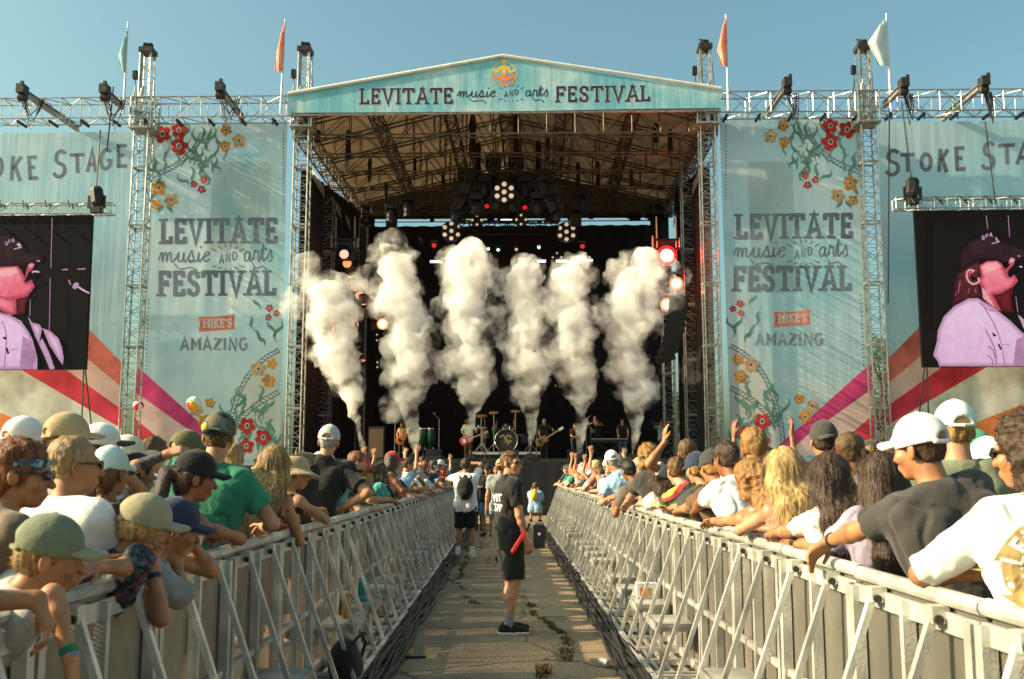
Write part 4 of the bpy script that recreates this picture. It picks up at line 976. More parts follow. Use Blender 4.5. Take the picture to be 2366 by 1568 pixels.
# roof
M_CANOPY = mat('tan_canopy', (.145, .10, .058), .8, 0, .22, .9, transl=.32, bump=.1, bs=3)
M_RTR = mat('roof_truss_dull', (.12, .10, .08), .5, .5, .2, 3)
ze = S(690, 262, YR0).z; zp = S(1162, 140, YR0).z; xm = S(1162, 140, YR0).x
XE0, XE1 = S(672, 262, YR0).x, S(1662, 252, YR0).x
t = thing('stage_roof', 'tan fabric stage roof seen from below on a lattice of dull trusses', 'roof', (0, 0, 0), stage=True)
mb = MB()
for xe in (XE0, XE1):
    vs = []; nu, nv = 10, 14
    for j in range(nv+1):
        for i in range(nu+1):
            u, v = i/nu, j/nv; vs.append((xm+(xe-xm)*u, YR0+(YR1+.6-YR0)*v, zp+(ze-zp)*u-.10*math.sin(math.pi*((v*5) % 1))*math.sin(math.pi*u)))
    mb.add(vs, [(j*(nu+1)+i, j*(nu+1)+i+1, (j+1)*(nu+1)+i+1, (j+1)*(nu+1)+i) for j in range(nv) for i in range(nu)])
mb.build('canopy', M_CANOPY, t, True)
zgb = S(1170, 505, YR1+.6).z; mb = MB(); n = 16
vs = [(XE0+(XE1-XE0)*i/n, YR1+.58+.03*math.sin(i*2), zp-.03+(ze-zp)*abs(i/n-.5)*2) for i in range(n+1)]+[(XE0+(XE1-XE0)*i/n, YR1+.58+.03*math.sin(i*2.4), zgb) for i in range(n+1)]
mb.add(vs, [(i, i+1, n+2+i, n+1+i) for i in range(n)]).build('rear_canopy', mat('rear_canopy_shaded', (.055, .04, .026), .9, 0, .2, 1.2, transl=.2), t, True)  # darker copy of the tan canopy, its shade put into the colour
for Yt in (39.6, 42.1, 44.7, 47.3, 49.9, 52.0):
    mb = MB()
    zlo = ze-.75
    for dy in (-.22, .22):
        for xe in (XE0, XE1): mb.tube((xm, Yt+dy, zp-.35), (xe, Yt+dy, ze-.3), .045, 5); 
        mb.tube((XE0, Yt+dy, zlo), (XE1, Yt+dy, zlo), .04, 5)
        n = 15
        for i in range(n+1):
            x = XE0+(XE1-XE0)*i/n; k = 1-abs(x-xm)/((XE1-XE0)/2); zt_ = (ze-.3)+(zp-ze-.05)*k
            mb.tube((x, Yt+dy, zlo), (x, Yt+dy, zt_), .022, 4, cap=False)
            if i < n:
                x2 = XE0+(XE1-XE0)*(i+1)/n; k2 = 1-abs(x2-xm)/((XE1-XE0)/2); z2 = (ze-.3)+(zp-ze-.05)*k2
                if i % 2: mb.tube((x, Yt+dy, zlo), (x2, Yt+dy, z2), .022, 4, cap=False)
                else: mb.tube((x, Yt+dy, zt_), (x2, Yt+dy, zlo), .022, 4, cap=False)
    mb.build('cross_truss', M_RTR, t)
for fx in (-.62, -.28, 0, .28, .62):
    x = xm+fx*(XE1-XE0)/2; z = ze+(zp-ze)*(1-abs(fx))-.5
    mb = MB(); lattice(mb, (x, YR0+.3, z), (x, YR1, z), .45 if fx else .6, .4, .9, .035, .02); mb.build('purlin_truss', M_RTR, t)
for xe in (XE0+.3, XE1-.3):
    mb = MB(); lattice(mb, (xe, YR0+.3, ze-.55), (xe, YR1, ze-.55), .5, .7, .8, .04, .022); mb.build('eave_truss', M_RTR, t)
# pale weather flaps between roof and side drape
for s_, xe, lab in ((-1, XL-.2, 'left'), (1, XR+.25, 'right')):
    for k, (ya, yb_) in enumerate(((39.8, 43.3), (45, 47.2), (48.3, 49.6))):
        mb = MB(); mb.add([(xe, ya, zs0+.9), (xe, yb_, zs0+.9-.05), (xe-s_*.05, yb_, zs0+.25), (xe-s_*.05, ya, zs0+.55)], [(0, 1, 2, 3)])
        o = mb.build('weather_flap', mat('white_flap', (.6, .6, .58), .6, 0, .1, 2, transl=.5)); STAGE.append(o)
        tag(o, 'pale sunlit flap under the roof edge above the %s side drape' % lab, 'flap', 'flaps above the %s side drape' % lab)
# chain hoist sleeves hanging from the roof
M_SLV = mat('sleeve_black', (.014, .013, .013), .9, 0, .2, 4)
def sleeve(px, y0, y1, Y, r, lab):
    a, b = S(px, y0, Y), S(px+ (4 if px > 1000 else -2), y1, Y); L = a.z-b.z
    t = thing('hoist_sleeve', lab, 'hoist', b, stage=True)
    MB().lathe((0, 0, 0), [(r*.55, 0), (r*1.05, .1), (r, L*.3), (r*.8, L*.55), (r*1.1, L*.8), (r*.6, L)], 8).build('chain_bag', M_SLV, t, True)
    MB().tube((0, 0, -.5), (0, 0, .02), .025).build('chain', M_STEEL, t)
for px, y0, y1, Y, r in ((1088, 266, 368, 43.5, .17), (1190, 266, 368, 43.5, .17), (1100, 330, 420, 45.5, .15), (1240, 326, 420, 45.5, .15), (806, 300, 368, 42, .13), (1020, 395, 425, 47, .10), (1262, 318, 370, 43, .10), (1332, 375, 430, 46, .1), (1378, 372, 430, 46, .1), (893, 420, 470, 46, .08), (1512, 285, 330, 41, .12), (1545, 300, 350, 41, .12), (735, 300, 330, 41, .13), (1455, 390, 430, 45, .1), (855, 366, 420, 44, .09), (960, 366, 405, 46, .09)):
    sleeve(px, y0, y1, Y, r, 'black hoist bag hanging under the stage roof %s the centre' % ('left of' if px < 1120 else 'right of' if px > 1200 else 'close to'))
for o in STAGE:
    if o.name.startswith('hoist_sleeve'): o['group'] = o['label'].replace('black hoist bag', 'hoist bags')
# ---- lights
M_LPALE = mat('lamp_pale', (.8, .7, .6), .5, 0, 0, emit=(.60, .48, .36), es=.42)
M_LWARM = mat('lamp_warm', (.9, .6, .4), .5, 0, 0, emit=(1, .30, .10), es=.62)
M_LPINK = mat('lamp_pink', (.9, .6, .5), .5, 0, 0, emit=(1, .42, .30), es=.7)
M_LRED = mat('lamp_red', (.5, .02, .02), .5, 0, 0, emit=(.7, .005, .005), es=1)
M_LHOT = mat('lamp_hot', (1, .8, .7), .5, 0, 0, emit=(1, .52, .34), es=2.2)
M_LHOTR = mat('lamp_hot_red', (1, .3, .2), .5, 0, 0, emit=(1, .22, .18), es=3.2)
M_GLR = mat('halo_red', (.5, .01, .01), .5, 0, 0, emit=(1, .012, .008), es=1.1); M_GLO = mat('halo_orange', (.5, .1, .02), .5, 0, 0, emit=(1, .22, .05), es=.9)  # emission colours for the bloom spread around the blazing lamps
M_LWHITE = mat('lamp_white', (.9, .9, .9), .5, 0, 0, emit=(.85, .80, 1), es=2.2)
M_LAMB = mat('lamp_amber', (.9, .6, .2), .5, 0, 0, emit=(1, .45, .06), es=1.6)
M_LGRN = mat('lamp_green', (.6, .9, .7), .5, 0, 0, emit=(.45, .85, .60), es=1.3)
def disc(mb, c, r, n=14, d=.03): return mb.lathe(c, [(r*.2, -d*1.0), (r*.9, -d), (r, 0)], n, 'y')
def cluster(px, py, Y, R_, r, ring, lab, dim=1.0):
    c = S(px, py, Y); t = thing('blinder_cluster', lab, 'stage light', c, stage=True)
    mb = MB(); mb.lathe((0, .09, 0), [(R_*1.0, -.07), (R_+r*1.4, -.05), (R_+r*1.4, .2), (R_*.5, .3)], 18, 'y'); mb.build('housing', M_BLACKP, t)
    pos = [(0, 0)] if ring > 4 else []
    k = 6 if ring > 4 else 4
    pos += [(R_*math.cos(R(90+i*360/k)), R_*math.sin(R(90+i*360/k))) for i in range(k)]
    for x, z in pos: disc(MB(), (x, 0, z), r).build('lamp', M_LPALE, t)
    return t
cluster(1165, 443, 44.2, .37, .115, 7, 'big blinder cluster of seven pale lamps at the top of the lighting frame')
cluster(1043, 533, 47.5, .37, .105, 7, 'blinder cluster of seven pale lamps at the back left of the stage')
cluster(1309, 535, 47.5, .37, .105, 7, 'blinder cluster of seven pale lamps at the back right of the stage')
cluster(1102, 508, 46, .22, .06, 4, 'small cluster of four pale lamps left under the lighting frame')
cluster(1204, 507, 46, .22, .06, 4, 'small cluster of four pale lamps right under the lighting frame')
for px, lab in ((1030, 'left of the middle plumes'), (1287, 'above the right plumes'), (1353, 'above the fifth plume')):
    cluster(px, 606 if px < 1100 else 594, 50, .22, .05, 4, 'dim small cluster of four lamps low on the back drape %s' % lab)
def bar_light(px, py, Y, wpx, m, lab):
    a, b = S(px-wpx/2, py, Y), S(px+wpx/2, py, Y); t = thing('light_bar', lab, 'stage light', (a+b)/2, stage=True); w_ = (b.x-a.x)
    MB().box((0, .12, 0), (w_+.1, .2, .16)).build('housing', M_BLACKP, t); MB().box((0, 0, 0), (w_, .03, .11)).build('lamp', m, t)
for px, py, wd, m, lab in ((1090, 511, 26, M_LAMB, 'glowing amber light bar left under the lighting frame'), (1170, 509, 26, M_LWHITE, 'glowing white light bar in the middle under the lighting frame'), (1247, 511, 18, M_LWHITE, 'short glowing white light bar right under the lighting frame'), (1006, 604, 24, M_LWHITE, 'lower white light bar at far left behind the plumes'), (1068, 602, 22, M_LWHITE, 'lower white light bar behind the third plume'), (1251, 603, 20, M_LWHITE, 'lower white light bar behind the fourth plume'), (1298, 603, 26, M_LWHITE, 'lower white light bar between fourth and fifth plume'), (1357, 601, 24, M_LWHITE, 'lower white light bar at far right behind the plumes')):
    bar_light(px, py, 48.5 if py < 560 else 50, wd, m, lab)
def spot(px, py, Y, r, m, lab, glow=None):
    c = S(px, py, Y); t = thing('stage_lamp', lab, 'stage light', c, stage=True)
    MB().lathe((0, .02, 0), [(r*1.05, 0), (r*1.25, .02), (r*1.25, .18), (r*.6, .42)], 14, 'y').build('housing', M_BLACKP, t, True)
    disc(MB(), (0, -.01, 0), r).build('lens', m, t)
    if glow: MB().lathe((0, -.005, 0), [(r*1.45, .03), (r*1.45, 0), (r*1.02, -.012), (r*1.02, .03)], 20, 'y').build('halo_ring', glow, t)  # glowing ring added as the halo of bloom and lit smoke
    mb = MB(); mb.bar((-r*1.5, .15, 0), (-r*1.5, .15, r*2.3), .04, .06, (0, 1, 0)); mb.bar((r*1.5, .15, 0), (r*1.5, .15, r*2.3), .04, .06, (0, 1, 0)); mb.box((0, .15, r*2.4), (r*3.2, .2, .1)); mb.build('yoke', M_BLACKP, t)
for k, (px, py, m) in enumerate(((795, 587, M_LPINK), (802, 608, M_LWARM), (810, 632, M_LWARM), (821, 663, M_LWARM), (830, 681, M_LWARM), (840, 696, M_LPINK))):
    spot(px, py, 42.2+k*.9, .20-.004*k, m, 'orange lamp, %s in the row along the left side of the stage' % ('first and highest', 'second', 'third', 'fourth', 'fifth', 'sixth and lowest')[k])
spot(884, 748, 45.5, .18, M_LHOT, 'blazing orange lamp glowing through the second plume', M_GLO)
spot(814, 764, 43.2, .13, M_LWARM, 'orange lamp half hidden behind the first plume')
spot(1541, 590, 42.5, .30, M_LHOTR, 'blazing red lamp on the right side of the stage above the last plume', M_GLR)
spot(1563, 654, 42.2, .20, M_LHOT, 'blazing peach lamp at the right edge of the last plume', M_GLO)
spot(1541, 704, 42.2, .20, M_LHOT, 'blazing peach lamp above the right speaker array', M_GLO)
for px, py, lab in ((1003, 567, 'high at the back left, above the plumes'), (1346, 569, 'high at the back right, above the plumes'), (1125, 476, 'on the left leg of the lighting frame'), (1213, 479, 'on the right leg of the lighting frame')):
    spot(px, py, 46.5, .10, M_LRED, 'small lamp glowing dull red %s' % lab)
for px, py, lab in ((1128, 575, 'left'), (1151, 577, 'middle left'), (1193, 576, 'middle right'), (1245, 571, 'right')):
    spot(px, py, 48.5, .08, M_LGRN if lab != 'middle right' else M_LPALE, 'tiny lamp shining from the back bar, %s of the four' % lab)
# pairs of tiny pale lamps on the left wing
for i, (px, py) in enumerate(((871, 773), (871, 786), (872, 837), (872, 848), (1090, 985), (1105, 985))):
    spot(px, py, 49, .045, M_LPALE, 'tiny pale lamp, %s' % ('upper of the pair high on the left wing', 'lower of the pair high on the left wing', 'upper of the pair low on the left wing', 'lower of the pair low on the left wing', 'left of the pair between guitarist and singer', 'right of the pair beside the singer')[i])
# red glow lit by the red lamp and warm glow by the blazing lamps (these lamps are lit in the photograph)
for px, py, Y, col, e in ((1541, 590, 42.0, (1, .03, .02), 120), (880, 745, 44.8, (1, .35, .15), 90), (1555, 680, 41.6, (1, .35, .15), 90), (830, 690, 43, (1, .35, .15), 40)):
    l_ = bpy.data.lights.new('lamp_glow', 'POINT'); l_.energy = e; l_.color = col; l_.shadow_soft_size = .25
    lo = bpy.data.objects.new('lamp_glow', l_); COL.objects.link(lo); lo.location = S(px, py, Y); STAGE.append(lo)
# ---- lamp columns on the side, vertical sunlit poles
for px, lab in ((797, 'left'), (1540, 'right')):
    c = S(px, 560, 42.6); t = thing('lamp_ladder', 'black lamp ladder with copper-lit uprights on the %s side of the stage' % lab, 'lamp ladder', c, stage=True)
    mb = MB()
    for dx in (-.42, .42): mb.tube((dx, 0, -.4), (dx, 0, 1.15), .04)
    mb.tube((-.6, 0, -.25), (-.6, 0, .3), .05); mb.tube((.56, 0, -.25), (.56, 0, .2), .05)
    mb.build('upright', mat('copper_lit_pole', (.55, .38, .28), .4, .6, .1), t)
    mb = MB(); mb.box((0, .1, -.3), (1.3, .3, .12)); mb.box((0, .1, .12), (1.1, .3, .1)); mb.box((0, .2, -.1), (.9, .3, .35))
    for k in range(6): mb.box((.1+.16*k if px < 1000 else -.05*k, .2+.8*k, -.55-.5*k), (.7, .5, .4), Matrix.Rotation(R(20), 3, 'X'))
    mb.build('frame', M_BLACKP, t)
# ---- A-shaped lighting frame
t = thing('lighting_rig', 'black A-shaped truss hung with moving lights above the middle of the stage', 'lighting rig', S(1165, 440, 45), stage=True)
o0 = S(1165, 440, 45)
def rel(px, py, Y=45): return S(px, py, Y)-o0
M_BTR = mat('black_truss', (.02, .02, .022), .45, .5, .1)
for a, b in (((1150, 412), (1055, 505)), ((1180, 412), (1288, 505))):
    mb = MB(); lattice(mb, rel(*a), rel(*b), .45, .45, .5, .045, .025); mb.bar(rel(*a)+Vector((0, -.1, 0)), rel(*b)+Vector((0, -.1, 0)), .1, .28); mb.build('truss_leg', M_BTR, t)
mb = MB(); lattice(mb, rel(1055, 522, 46.5), rel(1290, 522, 46.5), .4, .4, .6, .045, .025); mb.bar(rel(1080, 541, 46.5), rel(1255, 541, 46.5), .06, .06); mb.build('bottom_truss', M_BTR, t)
def mover(px, py, s, tilt, nm='moving_head'):
    c = rel(px, py, 44.6); mb = MB(); rt = Matrix.Rotation(R(tilt), 3, 'Y')
    mb.box(c+Vector((0, .1, .55*s)), (.75*s, .5*s, .32*s)); mb.bar(c+Vector((-.3*s, .1, .5*s)), c+Vector((-.3*s, .1, -.1*s)), .1*s, .16*s); mb.bar(c+Vector((.3*s, .1, .5*s)), c+Vector((.3*s, .1, -.1*s)), .1*s, .16*s)
    mb.lathe(c, [(.05, -.42*s), (.24*s, -.4*s), (.26*s, 0), (.2*s, .25*s), (.05, .3*s)], 10, rot=rt); o = mb.build(nm, M_BLACKP, t)
for px, py, s, tl in ((1140, 388, .95, 4), (1192, 388, .95, -6), (1078, 428, 1.1, 20), (1255, 430, 1.1, -20), (1147, 470, .8, 25), (1183, 472, .8, -25), (1065, 462, 1.1, 30), (1100, 478, .9, 10), (1243, 476, .9, -10), (1272, 470, 1.1, -30), (1120, 435, .8, 0), (1212, 435, .8, 0), (1288, 498, .7, 10), (1052, 498, .7, 10)): mover(px, py, s, tl)
for px, py, lab in ((945, 480, 'left of the lighting frame'), (1345, 470, 'right of the lighting frame'), (1330, 500, 'low right of the lighting frame'), (905, 500, 'far left under the roof')):
    c = S(px, py, 46.5); q = thing('spotlight', 'black spotlight hanging %s' % lab, 'spotlight', c, stage=True)
    MB().lathe((0, 0, 0), [(.1, -.5), (.28, -.45), (.28, .1), (.15, .3)], 10).build('lamp_head', M_BLACKP, q); MB().box((0, 0, .5), (.6, .4, .3)).bar((-.3, 0, .4), (-.3, 0, 0), .08, .12).bar((.3, 0, .4), (.3, 0, 0), .08, .12).build('yoke', M_BLACKP, q)
# ---- curved speaker array on the right inside the stage, and one behind the first plume
for lab, px0, py0, sx in (('curved black speaker array hanging at the right of the stage beside the last plume', 1568, 690, -1), ('curved black speaker array hanging behind the first plume at the left', 790, 700, 1)):
    c = S(px0, py0, 41.2); t = thing('speaker_array', lab, 'speaker array', c, stage=True); z = 0; x = 0
    for k in range(10):
        a = R(3+k*3.0); MB().box((x, 0, z), (.75, .6, .27), Matrix.Rotation(sx*a*.6, 3, 'Y') @ Matrix.Rotation(a*.5, 3, 'X')).build('speaker_cabinet', M_BLACKP, t); x += sx*(.02+.012*k); z -= .275
# ---- ventilated sky gap behind: dark flown bar in front of the gap
mb = MB(); q = random.Random(2)
zg0 = S(1170, 512, 51.9).z
mb.tube((XL, 51.9, zg0+.28), (XR, 51.9, zg0+.28), .05); mb.tube((XL, 51.9, zg0+.02), (XR, 51.9, zg0+.02), .03)
for k in range(26): x = q.uniform(XL, XR); mb.box((x, 51.8, zg0+.22+q.uniform(-.1, .1)), (q.uniform(.1, .5), .2, q.uniform(.15, .35)))
o = mb.build('lighting_bar', M_BTR); tag(o, 'dark pipe with small fixtures in front of the sky gap above the back drape', 'lighting bar'); STAGE.append(o)
# dark header cloth over the upper back, leaving the narrow gap of sky
zhd = S(1170, 500, 52.6).z
for a, b, lab in ((XL-.3, S(866, 500, 52.6).x, 'left of'), (S(1502, 500, 52.6).x, XR+.4, 'right of')):
    o = MB().box(((a+b)/2, 52.6, (zhd+DZ)/2+.3), (b-a, .05, zhd-DZ+.6)).build('stage_drape', M_BLACK); tag(o, 'narrow black drape %s the sky gap at the back of the stage' % lab, 'drape'); STAGE.append(o)

# ---- instruments and gear
M_CHR = mat('chrome', (.6, .6, .6), .2, 1, 0); M_DRUM = mat('drum_black', (.02, .02, .022), .3, 0, 0); M_HEAD = mat('drum_head_dark', (.03, .028, .022), .6, 0, 0)
M_GRND = mat('drum_green', (.006, .05, .028), .35, 0, .2, 5); M_BRASS = mat('brass', (.55, .36, .10), .3, .9, .1)
rz_ = S(1170, 1043, 38.7).z
t = thing('drum_riser', 'black drum riser with a pale front edge', 'riser', (S(1170, 1043, 38.7).x, 39.6, DZ), stage=True)
MB().box((0, .3, (rz_-DZ)/2), (2.7, 2.2, rz_-DZ)).build('platform', M_BLACKP, t); MB().box((0, -.82, rz_-DZ-.06), (2.72, .04, .10)).build('front_edge', mat('pale_edge', (.5, .48, .46), .5, 0, .1), t)
dk = S(1170, 1014, 39.2); t = thing('drum_kit', 'drum kit with chrome-hooped bass drum and cymbals on the riser', 'drum kit', (dk.x, 39.2, rz_), stage=True)
rb = .43; zc = dk.z-rz_
MB().lathe((0, .05, rb), [(rb, -.2), (rb, .35)], 24, 'y').build('bass_drum', M_DRUM, t, False)
MB().lathe((0, -.17, rb), [(rb*.9, 0), (rb*.9, .01)], 24, 'y').build('drum_head', M_HEAD, t)
mb = MB(); mb.path([(rb*1.03*math.cos(R(a)), -.18, rb+rb*1.03*math.sin(R(a))) for a in range(-50, 231, 10)], .022, 6)
for a in (75, 105): mb.tube((rb*math.cos(R(a)), -.1, rb+rb*math.sin(R(a))), (rb*1.25*math.cos(R(a)), -.1, rb*2.3), .02)
mb.build('hoop', M_CHR, t)
mb = MB(); fn2 = lambda x, z, w=0: Vector((x, -.185-w, z))
for i, (x0, x1, zc2) in enumerate(((-.26, .2, .55), (-.05, .22, .36))):
    stroke(mb, smooth([(x0, zc2), (x0+(x1-x0)*.3, zc2+.1), (x0+(x1-x0)*.5, zc2-.06), (x0+(x1-x0)*.7, zc2+.09), (x1, zc2)], 4), .05, fn2)
mb.build('emblem', mat('gold_paint', (.35, .26, .10), .5), t)
for dx, dz, r, h in ((-.42, .86, .17, .22), (0.05, .98, .16, .2), (.62, .52, .22, .36), (-.75, .62, .19, .16)):
    MB().lathe((dx, .35, dz), [(r, -h/2), (r*1.03, -h/2), (r*1.03, h/2), (r, h/2)], 18).build('tom_drum', M_DRUM, t)
for dx, dz, r in ((-1.0, 1.42, .24), (-.5, 1.55, .2), (.35, 1.6, .2), (.95, 1.45, .25), (-.95, .95, .19)):
    o = MB().lathe((dx, .2, dz), [(.02, .03), (r*.3, .02), (r, 0), (r, -.006)], 20, rot=Matrix.Rotation(R(18), 3, 'X')).build('cymbal', M_BRASS, t)
    MB().tube((dx, .25, 0), (dx, .22, dz), .016).tube((dx, .25, .35), (dx-.25, .0, 0), .012).tube((dx, .25, .35), (dx+.25, .0, 0), .012).build('stand', M_CHR, o)
for px, py, lab in ((977, 1000, 'left'), (996, 1000, 'right')):
    c = S(px, py, 39.6); t = thing('conga_drum', 'green conga drum on a stand behind the shirtless guitarist, %s one' % lab, 'drum', (c.x, 39.6, DZ), stage=True)
    MB().lathe((0, 0, .5), [(.1, 0), (.17, .3), (.16, .68), (.15, .72)], 16).build('shell', M_GRND, t, True); MB().lathe((0, 0, 1.2), [(.16, 0), (.16, .04)], 16).build('rim', M_CHR, t)
    MB().tube((-.25, 0, 0), (-.05, 0, .55), .02).tube((.25, 0, 0), (.05, 0, .55), .02).tube((0, .3, 0), (0, 0, .55), .02).build('stand', M_CHR, t)
def mic(px, Y, h, lab, boom=.4):
    c = S(px, 1040, Y); t = thing('microphone_stand', lab, 'microphone stand', (c.x, Y, DZ), stage=True)
    MB().tube((0, 0, 0), (0, 0, h), .014).tube((0, 0, h), (boom, -.1, h+.18), .012).tube((0, 0, .25), (.25, .1, 0), .012).tube((0, 0, .25), (-.25, .1, 0), .012).tube((0, 0, .25), (0, -.28, 0), .012).build('stand', mat('stand_grey', (.2, .19, .18), .4, .5), t)
    MB().lathe((boom+.03, -.1, h+.2), [(.015, -.08), (.02, -.02), (.03, 0), (.03, .05)], 8, rot=Matrix.Rotation(R(70), 3, 'Y')).build('microphone', M_BLACKP, t)
mic(912, 37.4, 1.5, 'microphone stand left of the shirtless guitarist', .2); mic(1014, 38.4, 1.55, 'microphone stand right of the conga drums', -.2)
mic(1120, 37.2, 1.45, 'microphone stand right of the singer', -.5); mic(1222, 38.2, 1.35, 'microphone stand right of the drum kit', .2); mic(1355, 38.8, 1.5, 'microphone stand in front of the trumpeter', .15); mic(1240, 38.0, 1.7, 'tall microphone stand left of the bass player', .1)
c = S(1408, 1018, 38); t = thing('keyboard', 'stage keyboard on a stand catching sunlight at its left end', 'keyboard', (c.x, 38, DZ), stage=True); kz = c.z-DZ
MB().box((0, 0, kz), (1.5, .38, .12)).build('case', M_BLACKP, t); MB().box((0, -.1, kz+.065), (1.36, .16, .02)).build('keys', mat('key_white', (.8, .78, .74), .4, 0, 0), t)
MB().bar((-.5, -.1, 0), (.5, -.1, kz-.06), .05, .05).bar((.5, .1, 0), (-.5, .1, kz-.06), .05, .05).build('stand', M_STEEL, t)
c = S(865, 1020, 38.2); t = thing('guitar_amplifier', 'tall brown guitar amplifier at the left of the stage', 'amplifier', (c.x+.1, 38.2, DZ), stage=True)
MB().box((0, 0, .62), (.62, .35, 1.24)).build('cabinet', M_BLACKP, t); MB().box((0, -.18, .6), (.54, .02, 1.08)).build('grille', mat('brown_grille', (.12, .075, .04), .8, 0, .2, 20), t)
for px, Y, lab in ((1000, 37.0, 'in front of the conga drums'), (1180, 36.95, 'in front of the drum riser'), (1330, 36.95, 'in front of the bass player')):
    c = S(px, 1050, Y); t = thing('floor_monitor', 'black wedge floor monitor at the stage lip %s' % lab, 'monitor', (c.x, Y, DZ), stage=True)
    MB().add([(-.3, 0, 0), (.3, 0, 0), (.3, .4, 0), (-.3, .4, 0), (-.3, .02, .08), (.3, .02, .08), (.3, .32, .36), (-.3, .32, .36)], [(0, 3, 2, 1), (0, 1, 5, 4), (4, 5, 6, 7), (2, 3, 7, 6), (0, 4, 7, 3), (1, 2, 6, 5)]).build('cabinet', M_BLACKP, t); MB().box((0, .38, .2), (.5, .02, .25)).build('grille', M_STEEL, t)
# smoke jets
# ================================================================== smoke plumes
def smoke_mat(name, dens, col, lo, hi, d0):
    m = bpy.data.materials.new(name); m.use_nodes = True; n, l = m.node_tree.nodes, m.node_tree.links
    n.remove(n['Principled BSDF']); v = n.new('ShaderNodeVolumePrincipled')
    v.inputs['Color'].default_value = lin(col); v.inputs['Anisotropy'].default_value = 0.0
    tc = n.new('ShaderNodeTexCoord'); no = n.new('ShaderNodeTexNoise'); no.inputs['Scale'].default_value = 1.15; no.inputs['Detail'].default_value = 5; no.inputs['Roughness'].default_value = .62; no.inputs['Distortion'].default_value = .3
    l.new(tc.outputs['Object'], no.inputs[0]); mr = n.new('ShaderNodeMapRange'); mr.interpolation_type = 'SMOOTHSTEP'
    mr.inputs['From Min'].default_value = lo; mr.inputs['From Max'].default_value = hi; mr.inputs['To Min'].default_value = d0; mr.inputs['To Max'].default_value = dens
    l.new(no.outputs['Fac'], mr.inputs['Value']); l.new(mr.outputs['Result'], v.inputs['Density'])
    l.new(v.outputs[0], n['Material Output'].inputs['Volume']); return m
M_SMOKE = smoke_mat('white_smoke', 8.5, (.995, .99, .98), .40, .74, .15); M_WISP = smoke_mat('thin_smoke', 2.2, (.99, .985, .97), .45, .72, 0)
def plume(lab, path, seed, Y=36.75, wisps=()):
    # path: (x, y, radius px) from the nozzle upwards
    q = random.Random(seed); base = S(path[0][0], path[0][1], Y); t = thing('smoke_plume', lab, 'smoke', (base.x, Y, base.z), stage=True)
    def build(nm, blobs, m, vox, amp, fr):
        s = Sdf()
        for c, r in blobs: s.ell(c, (r, r, r), k=.10)
        def dp(V, N):
            d = fbm(V*fr+seed*9.1, 3); b = 1-np.abs(fbm(V*fr*1.7+seed*3.3, 3))*1.4
            rr = np.clip((V[:, 2:3]+.8)/3.5, .12, 1)
            return V+N*((d*.45+b*.55)[:, None])*amp*rr
        V, F = s.mesh(vox, dp); V = relax(V, F, 1, .3)
        o = link(nm, np_mesh(nm, V, F, m), t); return o
    blobs = []
    P = [(S(x, y, Y)-base, r*.92*(1 if y < 900 else .78 if y < 950 else .55)*Y/FPX) for x, y, r in path]
    for (a, ra), (b, rb_) in zip(P[:-1], P[1:]):
        L = (b-a).length; n = max(2, int(L/(.35*max(.12, (ra+rb_)/2))))
        for i in range(n):
            u = i/n; c = a.lerp(b, u); r = ra+(rb_-ra)*u
            blobs.append((c, r*.72))
            for k in range(3):
                an = q.uniform(0, 6.28); d = r*q.uniform(.35, .72); blobs.append((c+Vector((math.cos(an)*d, math.sin(an)*d*.8, q.uniform(-.4, .4)*r)), r*q.uniform(.25, .52)))
    blobs.append((P[-1][0], P[-1][1]*.8))
    build('billow', blobs, M_SMOKE, .085, .42, 1.15)
    halo = [(c+Vector((q.gauss(0, .1), q.gauss(0, .1), q.gauss(0, .1))), r*q.uniform(1.25, 1.75)) for c, r in blobs[::3] if c.z > 1.9]
    for x, y, r in wisps: halo += [(S(x+q.gauss(0, r*.3), y+q.gauss(0, r*.3), Y)-base+Vector((0, q.uniform(-.2, .2), 0)), r*q.uniform(.35, .7)*Y/FPX) for _ in range(15)]
    build('haze_fringe', halo, M_WISP, .13, .5, 1.3)
plume('leftmost smoke plume, brightest and leaning left over the inner left tower', [(838, 1030, 4), (828, 985, 12), (812, 935, 22), (800, 880, 33), (785, 820, 48), (775, 765, 55), (760, 715, 62), (752, 690, 48)], 1, wisps=((715, 640, 48), (685, 700, 26)))
plume('second smoke plume from the left, tallest of the six', [(957, 1035, 4), (953, 985, 20), (945, 930, 30), (940, 880, 44), (945, 820, 55), (942, 760, 58), (935, 715, 58), (912, 660, 46), (915, 615, 48), (903, 585, 34)], 2, wisps=((850, 650, 35), (905, 940, 30)))
plume('third smoke plume from the left, wide and tall in front of the singer', [(1087, 1020, 4), (1088, 975, 16), (1092, 930, 28), (1092, 870, 44), (1082, 800, 56), (1085, 740, 54), (1080, 690, 66), (1085, 640, 72), (1092, 600, 42)], 3, wisps=((1130, 740, 40), (1030, 730, 30)))
plume('fourth smoke plume from the left, greyer, right above the drum kit', [(1226, 1030, 4), (1228, 985, 14), (1224, 930, 24), (1220, 880, 38), (1215, 820, 46), (1210, 750, 52), (1212, 690, 50), (1213, 640, 50), (1225, 612, 28)], 4, wisps=((1165, 760, 30), (1170, 650, 30)))
plume('fifth smoke plume from the left with a rounded grey head', [(1340, 1050, 4), (1342, 1000, 12), (1340, 950, 20), (1345, 890, 36), (1335, 830, 54), (1325, 775, 52), (1320, 720, 58), (1318, 665, 54), (1335, 630, 38)], 5, wisps=((1280, 780, 26), (1385, 740, 30)))
plume('rightmost smoke plume, spreading towards the red lamp', [(1463, 1040, 4), (1470, 995, 14), (1467, 940, 26), (1465, 880, 42), (1455, 810, 52), (1462, 750, 48), (1460, 690, 60), (1490, 640, 55), (1500, 615, 40)], 6, wisps=((1545, 640, 38), (1540, 690, 28), (1410, 700, 30)))
